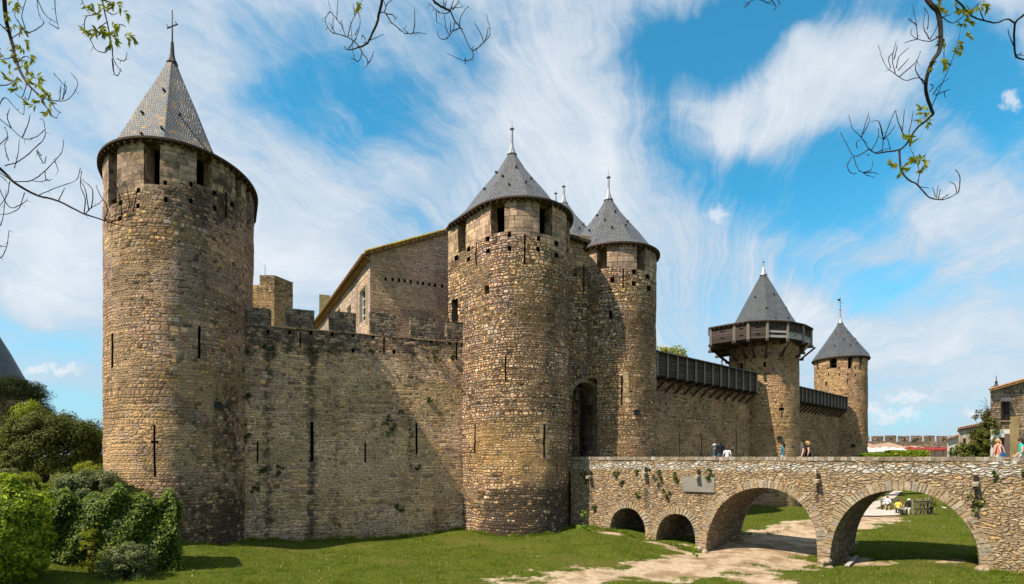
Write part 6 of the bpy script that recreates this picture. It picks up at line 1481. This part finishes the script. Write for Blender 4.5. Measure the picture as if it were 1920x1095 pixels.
person(deck_at(1467.5, 1.7), 1.72, 1.25, 'person with long dark hair in a teal jacket looking up alone on the bridge', teal, whl, sleeve='long', hair=('long', (.018,.013,.012)), female=True)
person(deck_at(1503.5, 1.6), 1.86, 1.15, 'bearded person in grey t-shirt and sunglasses walking on the bridge', grey, dkt, beard=True, hair=('short', (.02,.014,.01)), arms=((-.30,-.05,1.12,-.40,.05,.88),(.28,-.02,1.12,.30,.05,.88)))
person(deck_at(1515, 2.0), 1.78, 1.1, 'person with curly blond hair in a sleeveless black dress', black, black, sleeve='none', hair=('bob', (.42,.25,.10)), female=True, skirt=True, legs_bare=True)
sl_p, _, _ = person(deck_at(1872, 1.6), 1.74, .15, 'person with blond ponytail in a salmon sleeveless top', salmon, whl, sleeve='none', hair=('tail', (.40,.24,.11)), female=True)
person(deck_at(1914.5, 1.7), 1.74, 1.0, 'person with shoulder length dark hair in a turquoise sleeveless top at the picture edge', green, whl, sleeve='none', hair=('long', (.03,.018,.015)), female=True, arms=((-.26,.0,1.13,-.20,.17,.97),(.25,.0,1.13,.2,.16,.97)))
p = Vector(deck_at(1880, 1.45)); bagr = empty('shoulder_bag', tuple(p+Vector((0,0,.85))), 'blue shoulder bag with white strap hanging beside the salmon top', 'bag')
mb = MB(); c = p+Vector((0,-.02,.98)); mb.hexa([c+Vector(v) for v in ((-.13,-.06,-.15),(.13,-.06,-.15),(.13,.06,-.15),(-.13,.06,-.15))], [c+Vector(v) for v in ((-.09,-.03,.12),(.09,-.03,.12),(.09,.03,.12),(-.09,.03,.12))]); mb.build('bag', cm('bag_blue', (.03,.11,.24)), bagr)
mb = MB(); mb.tube([c+Vector((.08,0,.12)), c+Vector((-.02,0,.36)), c+Vector((-.08,0,.46)), c+Vector((-.14,.02,.36)), c+Vector((-.09,0,.12))], .013, 5); mb.build('strap', white, bagr)
bp = Vector(deck_at(1366, 1.42)); 
# picnic place beyond the widest arch
def bench(px, py, w_, rz, lab, back=True):
    p = gpix(px, py); o = empty('wooden_bench', tuple(p), lab, 'bench'); c, s_ = cos(rz), sin(rz)
    L = lambda x, y, z: Vector((p.x+x*c-y*s_, p.y+x*s_+y*c, p.z+z))
    mb = MB(); mb.bar(L(-w_/2,0,.45), L(w_/2,0,.45), .42, .05, up=(0,0,1)); mb.build('seat', M_POST, o)
    for x in (-w_/2+.12, w_/2-.12):
        for y in (-.16, .16): mb = MB(); mb.bar(L(x,y,-.05), L(x,y,.43), .08, .08); mb.build('leg', M_BEAM, o)
    if back:
        for z in (.68,.86): mb = MB(); mb.bar(L(-w_/2,.22,z), L(w_/2,.22,z), .04, .10); mb.build('back_rail', M_POST, o)
        for x in (-w_/2+.15, w_/2-.15): mb = MB(); mb.bar(L(x,.22,0), L(x,.22,.92), .07, .07); mb.build('back_post', M_POST, o)
    return p
b1 = bench(1672, 956, 1.9, .25, 'long wooden bench beside the paved path beyond the bridge')
b2 = bench(1690, 965, 1.3, 1.25, 'short wooden bench at the corner of the paving', False)
q = b1+Vector((-.45,-.15,-.08)); person(tuple(q), 1.66, pi*.8, 'person in white top and black skirt sitting on the long bench', white, black, seated=True, sleeve='long', hair=('bob', (.14,.06,.03)), female=True, legs_bare=True, shoes=(.75,.75,.75), arms=((-.24,.08,1.14,-.08,.30,1.20),(.24,.08,1.14,.10,.30,1.12)))
q = b2+Vector((-.05,.25,-.08)); person(tuple(q), 1.60, -.6, 'person in yellow shirt and jeans sitting on the short bench', yel, jean, seated=True, hair=('short', (.02,.015,.012)))
q = b2+Vector((.45,.75,-.08)); person(tuple(q), 1.68, 2.6, 'person in reddish brown top sitting behind the yellow shirt', cm('rust_top', (.30,.10,.05)), dkt, seated=True, hair=('bob', (.12,.04,.02)), female=True)
q = b2+Vector((.85,.35,-.08)); person(tuple(q), 1.68, 2.2, 'person in dark clothes and white cap sitting by the picnic fence', navy, whl, seated=True, sleeve='long', cap=(.75,.75,.75))
pt = b2+Vector((.95,.5,0)); o = empty('picnic_fence', tuple(pt), 'short leaning rustic paling fence beside the picnic bench', 'fence')
for k, (dx, dy, h) in enumerate(((-.35,-.3,1.25),(.1,-.12,1.35),(.5,.02,1.3),(.9,.12,1.4),(1.25,.2,1.45),(1.5,.25,1.2))):
    mb = MB(); a = pt+Vector((dx, dy-.6, -.1)); mb.bar(a, a+Vector((random.uniform(-.08,.08), 0, h)), .11, .07); mb.build('pale', M_POST, o)
for z in (.45, 1.0): mb = MB(); mb.bar(pt+Vector((-.4,-.93,z)), pt+Vector((1.6,-.33,z)), .05, .07); mb.build('rail', M_BEAM, o)
a, b_ = crown_pts(tuple(pt+Vector((1.35,-.3,.6))), (.5,.4,.55), 14, 70, .4); sb_ = empty('fence_shrub', tuple(pt+Vector((1.35,-.3,0))), 'small leafy shrub growing through the rustic paling fence', 'shrub'); leaf_mesh('foliage', a, b_, .06, L_DARK, sb_); stems(sb_, tuple(pt+Vector((1.35,-.3,-.1))), tuple(pt+Vector((1.35,-.3,.6))), (.4,.3,.5), 5, .02)

# distant slate cone at the picture edge
fc = empty('round_tower', (X(-40,80), 80, GR), 'distant blue slate cone behind the umbrella pine', 'tower')
fp = dee((X(-40,80), 80), 5.1, 5.1, (0,1), 0, 28); wall_surface('wall', fp, 0, Zp(712,80), M_FAR, fc, (), 1.0, .05, None)
tower_roof(fc, fp, Zp(712,80), (X(-40,80), 80, Zp(560,80)), .4, M_SL3, 12, 0)
# ================================================================= OVERHANGING BRANCHES
def zdep(px, py): return 9.0+1.1*noise.noise(Vector((px/170, py/170, 3.1)))
def hang(label, ox, oy, sc, mains, twigs, leaves, lead=60):
    def W(x, y): px, py = ox+x/sc, oy+y/sc; return hat(px, py, zdep(px, py))
    f0 = mains[0][1][0]; root = empty('tree_branch', tuple(W(*f0)), label, 'branch', 'branches hanging into the view')
    def spline(pts, m_=4):
        P_ = [Vector(p) for p in pts]; P_ = [P_[0]*2-P_[1]]+P_+[P_[-1]*2-P_[-2]]; out = []
        for i in range(1, len(P_)-2):
            for k in range(m_):
                t_ = k/m_; a, b, c, d_ = P_[i-1:i+3]; out.append(.5*((2*b)+(-a+c)*t_+(2*a-5*b+4*c-d_)*t_*t_+(-a+3*b-3*c+d_)*t_**3))
        out.append(P_[-2]); return out
    def line(mb, pts, r0, r1, m_=4, kn=.004):
        q = [W(*p) for p in pts]; q = spline(q, m_); q = [p+Vector((random.uniform(-kn,kn), random.uniform(-kn,kn), random.uniform(-kn,kn))) for p in q]; n = len(q)
        mb.tube(q, [r0+(r1-r0)*i/(n-1)+(.0012 if i % 3 == 0 else 0) for i in range(n)], 6 if r0 > .015 else 4); return q
    mb = MB()
    for i_, (r0, pts, r1) in enumerate(mains):
        q = line(mb, pts, r0, r1)
        if i_ == 0 or W(*pts[0]).z > EYE+8.2:      # the limb goes on upwards and back over the viewer to the crown it grows from
            p0 = q[0]; d0 = (q[0]-q[1]).normalized(); p1 = p0+d0*.5+Vector((0,-.1,.25)); p2 = p1+Vector((-p0.x*.08,-2.2,1.5)); p3 = Vector((p0.x*.55,-1.5,p0.z+5.0))
            mb.tube(spline([p0, p1, p2, (p2+p3)/2+Vector((.3,0,.4)), p3], 5), [r0+(.055)*k/20 for k in range(21)], 6)
    limb = mb.build('limb', M_BARK, root); mb = MB(); allq = []
    for pts in twigs:
        q = line(mb, pts, .0085, .0042, 4, .003); allq += q
    # side shoots
    for q in allq[::3]:
        if random.random() < .42:
            d_ = Vector((random.uniform(-.09,.09), random.uniform(-.03,.03), random.uniform(-.10,.06))); mb.tube([q, q+d_*.6+Vector((0,0,.006)), q+d_], [.004,.003,.0016], 3)
    mb.build('twig', M_TWIG, root)
    if leaves:
        C = MB()
        for (x, y) in leaves:
            c = W(x, y); c += Vector((random.uniform(-.02,.02), random.uniform(-.05,.05), 0)); a0 = random.uniform(0, 2*pi); nl = random.randint(7, 10); ax = Vector((cos(a0), random.uniform(-.3,.3), sin(a0)*.5-.45)).normalized()
            for i in range(nl):
                sp = (i/(nl-1)-.5)*2.0; b0 = c+ax*(.02+.012*i); d_ = (Matrix.Rotation(sp*1.15, 3, Vector((0,1,0))) @ ax + Vector((0, random.uniform(-.4,.4), -.15))).normalized(); l = random.uniform(.085,.15); w_ = l*.15; sd_ = d_.cross(Vector((random.uniform(-.5,.5),1,random.uniform(-.6,.6)))).normalized(); up = d_.cross(sd_)*.008
                C.face([b0, b0+d_*l*.45+sd_*w_+up, b0+d_*l]); C.face([b0, b0+d_*l, b0+d_*l*.5-sd_*w_+up])
        C.build('leaves', L_TOP, root, merge=True)
    return root
hang('bare hanging branch with sparse fresh leaves over the bridge side of the sky', 1560, 0, 2.736,
  [(.040, [(430,-160),(490,0),(548,75),(556,240),(520,310),(485,400),(487,490),(520,585)], .022), (.020, [(520,585),(480,620),(430,665),(385,735),(345,768),(280,778),(225,785),(190,765)], .009), (.016, [(345,768),(352,855),(380,910),(440,950),(490,1005),(545,1025),(600,1015),(650,985)], .006)],
  [[(190,765),(150,705),(105,660),(90,600)],[(190,765),(150,790),(110,800),(75,740),(42,675)],[(110,800),(130,860),(165,890),(215,910)],[(100,805),(80,850),(95,885),(125,890)],[(160,885),(200,870),(213,820)],[(165,888),(210,885),(238,892)],[(650,985),(657,920),(648,888),(632,868)],[(640,990),(630,950),(602,930)],
   [(475,420),(455,403),(430,400),(375,412),(325,380),(270,330),(237,230)],[(345,395),(395,350),(435,310),(455,262)],[(325,380),(310,300),(330,210)],[(340,360),(395,300)],[(330,350),(345,290),(395,245)],[(470,430),(430,360),(437,310)],[(300,350),(290,300),(312,270)],[(320,300),(335,230)],
   [(545,190),(500,212),(440,200),(405,175),(410,150)],[(440,200),(430,110),(410,20)],[(440,200),(400,210),(370,220)],[(435,130),(390,95)],[(500,200),(470,140),(480,40)],[(505,200),(540,130),(530,60)],[(490,150),(495,80),(470,35)],
   [(556,90),(610,75)],[(560,85),(620,118),(690,70),(750,20),(800,-10)],[(505,570),(520,530),(560,440),(605,335),(640,240),(660,150)],[(605,335),(575,300),(578,240)],[(520,480),(560,430),(603,400)],[(530,490),(570,470),(608,458)],[(500,470),(520,445),(500,430)],[(575,470),(580,500)],
   [(225,785),(255,770),(300,760)],[(150,705),(170,640),(190,575)],[(150,700),(180,650),(195,610)],[(200,775),(235,710),(240,660)],[(265,720),(250,650),(235,620),(200,625)],[(265,715),(300,620),(325,565)],[(265,715),(300,680),(325,640)],[(370,700),(345,640),(325,570)],[(360,680),(372,560)],[(395,680),(418,570)],[(255,780),(262,720),(245,640)],[(300,768),(285,710)],[(385,840),(365,860)],
   [(440,950),(448,880),(430,820),(400,760)],[(440,955),(500,965)],[(535,1015),(545,950)],[(530,1010),(515,960)],[(545,1020),(555,970)],[(565,1020),(600,995)],[(130,760),(125,730),(150,715)],[(190,790),(185,800)]],
  [(600,40),(690,10),(650,90),(690,105),(590,190),(630,230),(665,265),(540,315),(560,305),(500,310),(580,40),(520,0),(640,215),(600,210),(655,200),(620,20),(465,545),(450,600),(490,570),(480,610),(355,700),(350,730),(395,750),(450,780),(480,830),(410,860),(330,830),(270,840),(330,860),(410,790),(430,800),(460,810),(440,830),(385,690),(760,20),(665,120)])
hang('short knotted bare branch at the upper corner above the houses', 1560, 0, 2.736,
  [(.014, [(560,-70),(640,0),(690,55),(730,90),(780,105),(840,118),(900,98),(940,120)], .014), (.020, [(1090,-60),(1030,30),(985,75),(940,120),(935,200),(940,280),(960,298),(1000,308),(1060,300)], .010)],
  [[(780,105),(760,60),(745,20)],[(935,240),(915,195),(902,150)],[(945,285),(975,270)],[(940,280),(990,285)]], [(745,25),(765,10)])
hang('small twig end dipping in at the top edge above the hoarded tower', 1395, 0, 1.0,
  [(.010, [(70,-60),(62,-20),(52,0),(45,6)], .006)], [[(45,6),(25,-2),(10,4),(0,12)],[(10,4),(4,14)],[(52,0),(60,12),(55,20)],[(62,-5),(68,8)]], [])
hang('bare curling branch at the top edge between the towers, with hooked twigs', 590, 0, 5.486,
  [(.024, [(720,-200),(695,0),(660,140),(640,240),(590,340),(550,430),(500,470),(440,490)], .012), (.011, [(440,490),(385,510),(330,510),(303,475)], .007)],
  [[(455,475),(400,420),(320,375),(220,345),(165,320),(115,240),(120,170),(160,110),(135,-10)],[(320,375),(280,270),(235,205),(230,120),(242,-10)],[(235,205),(165,120)],[(340,375),(380,230),(440,110),(490,-5)],[(350,500),(400,430),(440,350),(468,230),(455,150),(400,90),(400,40)],
   [(465,490),(485,545),(460,620),(430,625),(395,560),(385,400),(370,220)],[(430,625),(372,595)],[(485,545),(535,600),(545,650),(530,690)],[(545,650),(580,610),(608,525)],[(570,415),(640,385),(710,350)],[(680,130),(715,125),(750,170),(790,230),(850,280),(900,320),(940,345),(1010,345),(1060,335),(1145,347)],
   [(1015,340),(1030,240),(1028,95)],[(715,125),(730,70),(705,-10)],[(730,70),(760,25),(800,0)],[(740,145),(800,150),(830,190),(850,170)],[(960,340),(905,285)],[(185,300),(190,180)],[(210,340),(145,225)],[(265,235),(285,205)],[(280,240),(300,320)],[(550,435),(500,430)],[(520,400),(490,360),(485,410)],[(405,110),(410,160)],[(420,360),(445,290)]], [(415,0)])
hang('bare forked branch at the top edge above the gate towers', 590, 0, 5.486,
  [(.020, [(1150,-150),(1220,0),(1280,55),(1350,90),(1400,115)], .014), (.013, [(1400,115),(1440,215),(1490,270),(1540,370),(1580,460),(1625,525)], .007)],
  [[(1625,525),(1680,490),(1740,430),(1790,380),(1803,290),(1780,210),(1765,150)],[(1740,430),(1700,330),(1640,230)],[(1755,410),(1775,340),(1783,290)],[(1625,525),(1632,580),(1600,618),(1540,625),(1470,600),(1370,553)],[(1490,265),(1500,190),(1540,110),(1585,60)],[(1490,290),(1420,320),(1370,385),(1320,405),(1280,380),(1258,320)],
   [(1440,235),(1425,310)],[(1390,100),(1430,80),(1500,80)],[(1385,120),(1340,140),(1270,125),(1210,95)],[(1290,130),(1230,80),(1170,30)],[(1380,350),(1350,280),(1335,150)],[(1395,330),(1398,220)],[(1330,80),(1325,-10)],[(1400,90),(1430,-10)],[(1420,100),(1460,50),(1485,0)],[(1250,130),(1257,230)],[(1550,600),(1550,660)],[(1490,280),(1530,305)],[(1620,520),(1622,480)],[(1340,80),(1355,0)]], [])
hang('leafy branch sweeping down in front of the sky at the upper corner', 0, 0, 2.188,
  [(.034, [(5,-180),(18,0),(25,80),(45,160),(70,260),(110,340),(155,385)], .016), (.014, [(155,385),(175,410),(190,440),(215,475),(238,485)], .006), (.012, [(-60,80),(0,100),(30,130)], .012)],
  [[(155,385),(195,408),(270,412),(310,370),(318,335),(290,298)],[(255,408),(272,360),(255,340),(220,300)],[(260,405),(268,330)],[(245,410),(250,350)],[(70,80),(100,125),(130,130),(180,95),(160,60),(150,-10)],[(105,120),(90,60),(110,-10)],[(205,410),(230,450),(250,462)],[(-10,350),(40,345),(75,315)],[(45,160),(90,120),(60,60),(75,0)],[(70,260),(105,230),(130,250)],[(110,340),(90,400),(60,380)],
   [(150,-10),(185,60),(235,95)],[(225,-10),(228,50),(240,118)],[(240,118),(200,95)],[(60,230),(20,240),(-10,200)],[(130,360),(115,410),(100,395)]],
  [(60,90),(70,110),(80,175),(95,165),(60,100),(50,30),(65,15),(110,200),(130,225),(90,260),(100,290),(140,310),(155,320),(125,300),(70,330),(80,340),(20,200),(5,190),(15,215),(190,370),(210,375),(180,350),(190,410),(195,430),(145,425),(50,290),(35,240),(40,255),(130,280),(115,240),(30,20),(20,60),(65,310),(100,275),(170,395)])
hang('small leafy spray at the top edge beside the tallest spire', 0, 0, 2.188,
  [(.015, [(405,-150),(420,0),(440,90),(460,195)], .008)],
  [[(460,195),(465,240),(480,270),(500,295)],[(460,240),(468,300),(485,308),(495,280)],[(455,190),(430,215),(395,205),(375,170),(355,140)],[(330,-10),(350,30),(370,60)],[(480,240),(510,250),(522,215)],[(440,90),(400,120),(400,165)],[(345,130),(352,70),(390,60),(430,30)],[(462,250),(468,300)],[(485,130),(492,100),(515,110)],[(430,40),(465,60),(485,50)]],
  [(470,25),(480,10),(385,10),(395,15),(390,110),(400,95),(375,115),(420,130),(430,150),(450,100),(500,145),(515,150),(430,60),(470,120),(460,110),(410,100),(440,150),(460,150),(490,40),(465,5),(400,130)])
hang('long bare branch reaching across in front of the tallest tower', 0, 0, 2.188,
  [(.026, [(-160,560),(0,690),(60,750),(150,800),(240,825),(340,875),(430,905)], .012), (.010, [(430,905),(500,925),(560,930)], .005)],
  [[(430,900),(470,905),(505,880),(530,850),(520,760)],[(500,880),(490,800),(470,750)],[(60,745),(130,740),(185,700),(225,660),(255,620),(262,570)],[(20,680),(80,660),(150,600),(185,560),(180,500),(165,485)],[(150,620),(180,670),(190,640)],[(240,825),(265,770)],[(160,800),(230,770),(310,740),(330,690)],[(345,880),(350,820),(330,760),(335,700)],[(350,880),(375,850),(400,840),(420,820)],[(365,865),(350,780),(330,740)],[(375,855),(380,780),(340,740)],
   [(-10,480),(50,530),(100,570),(150,560),(185,530)],[(45,525),(30,480),(40,445)],[(-10,440),(20,400),(60,440),(95,470),(100,430)],[(90,565),(110,520),(125,470)],[(-10,760),(40,850),(100,830),(112,815)],[(-10,700),(30,730),(60,745)],[(40,745),(30,800),(10,830),(-10,860)],[(60,690),(75,620),(80,570)],[(35,660),(20,600),(35,560)],[(-10,600),(30,560),(20,520)],[(100,790),(80,850),(40,875),(-10,880)],[(185,700),(190,740),(215,735)],[(225,660),(240,700)],[(170,640),(150,610)],
   [(-10,940),(10,900),(25,780)],[(-10,1065),(10,1050),(27,1010),(38,945)],[(-10,1005),(27,1012)],[(195,735),(170,745),(120,740)],[(25,740),(0,720)],[(430,905),(440,850),(410,800),(395,760)],[(455,910),(500,900),(545,880)],[(545,870),(560,800),(555,780)]], [])
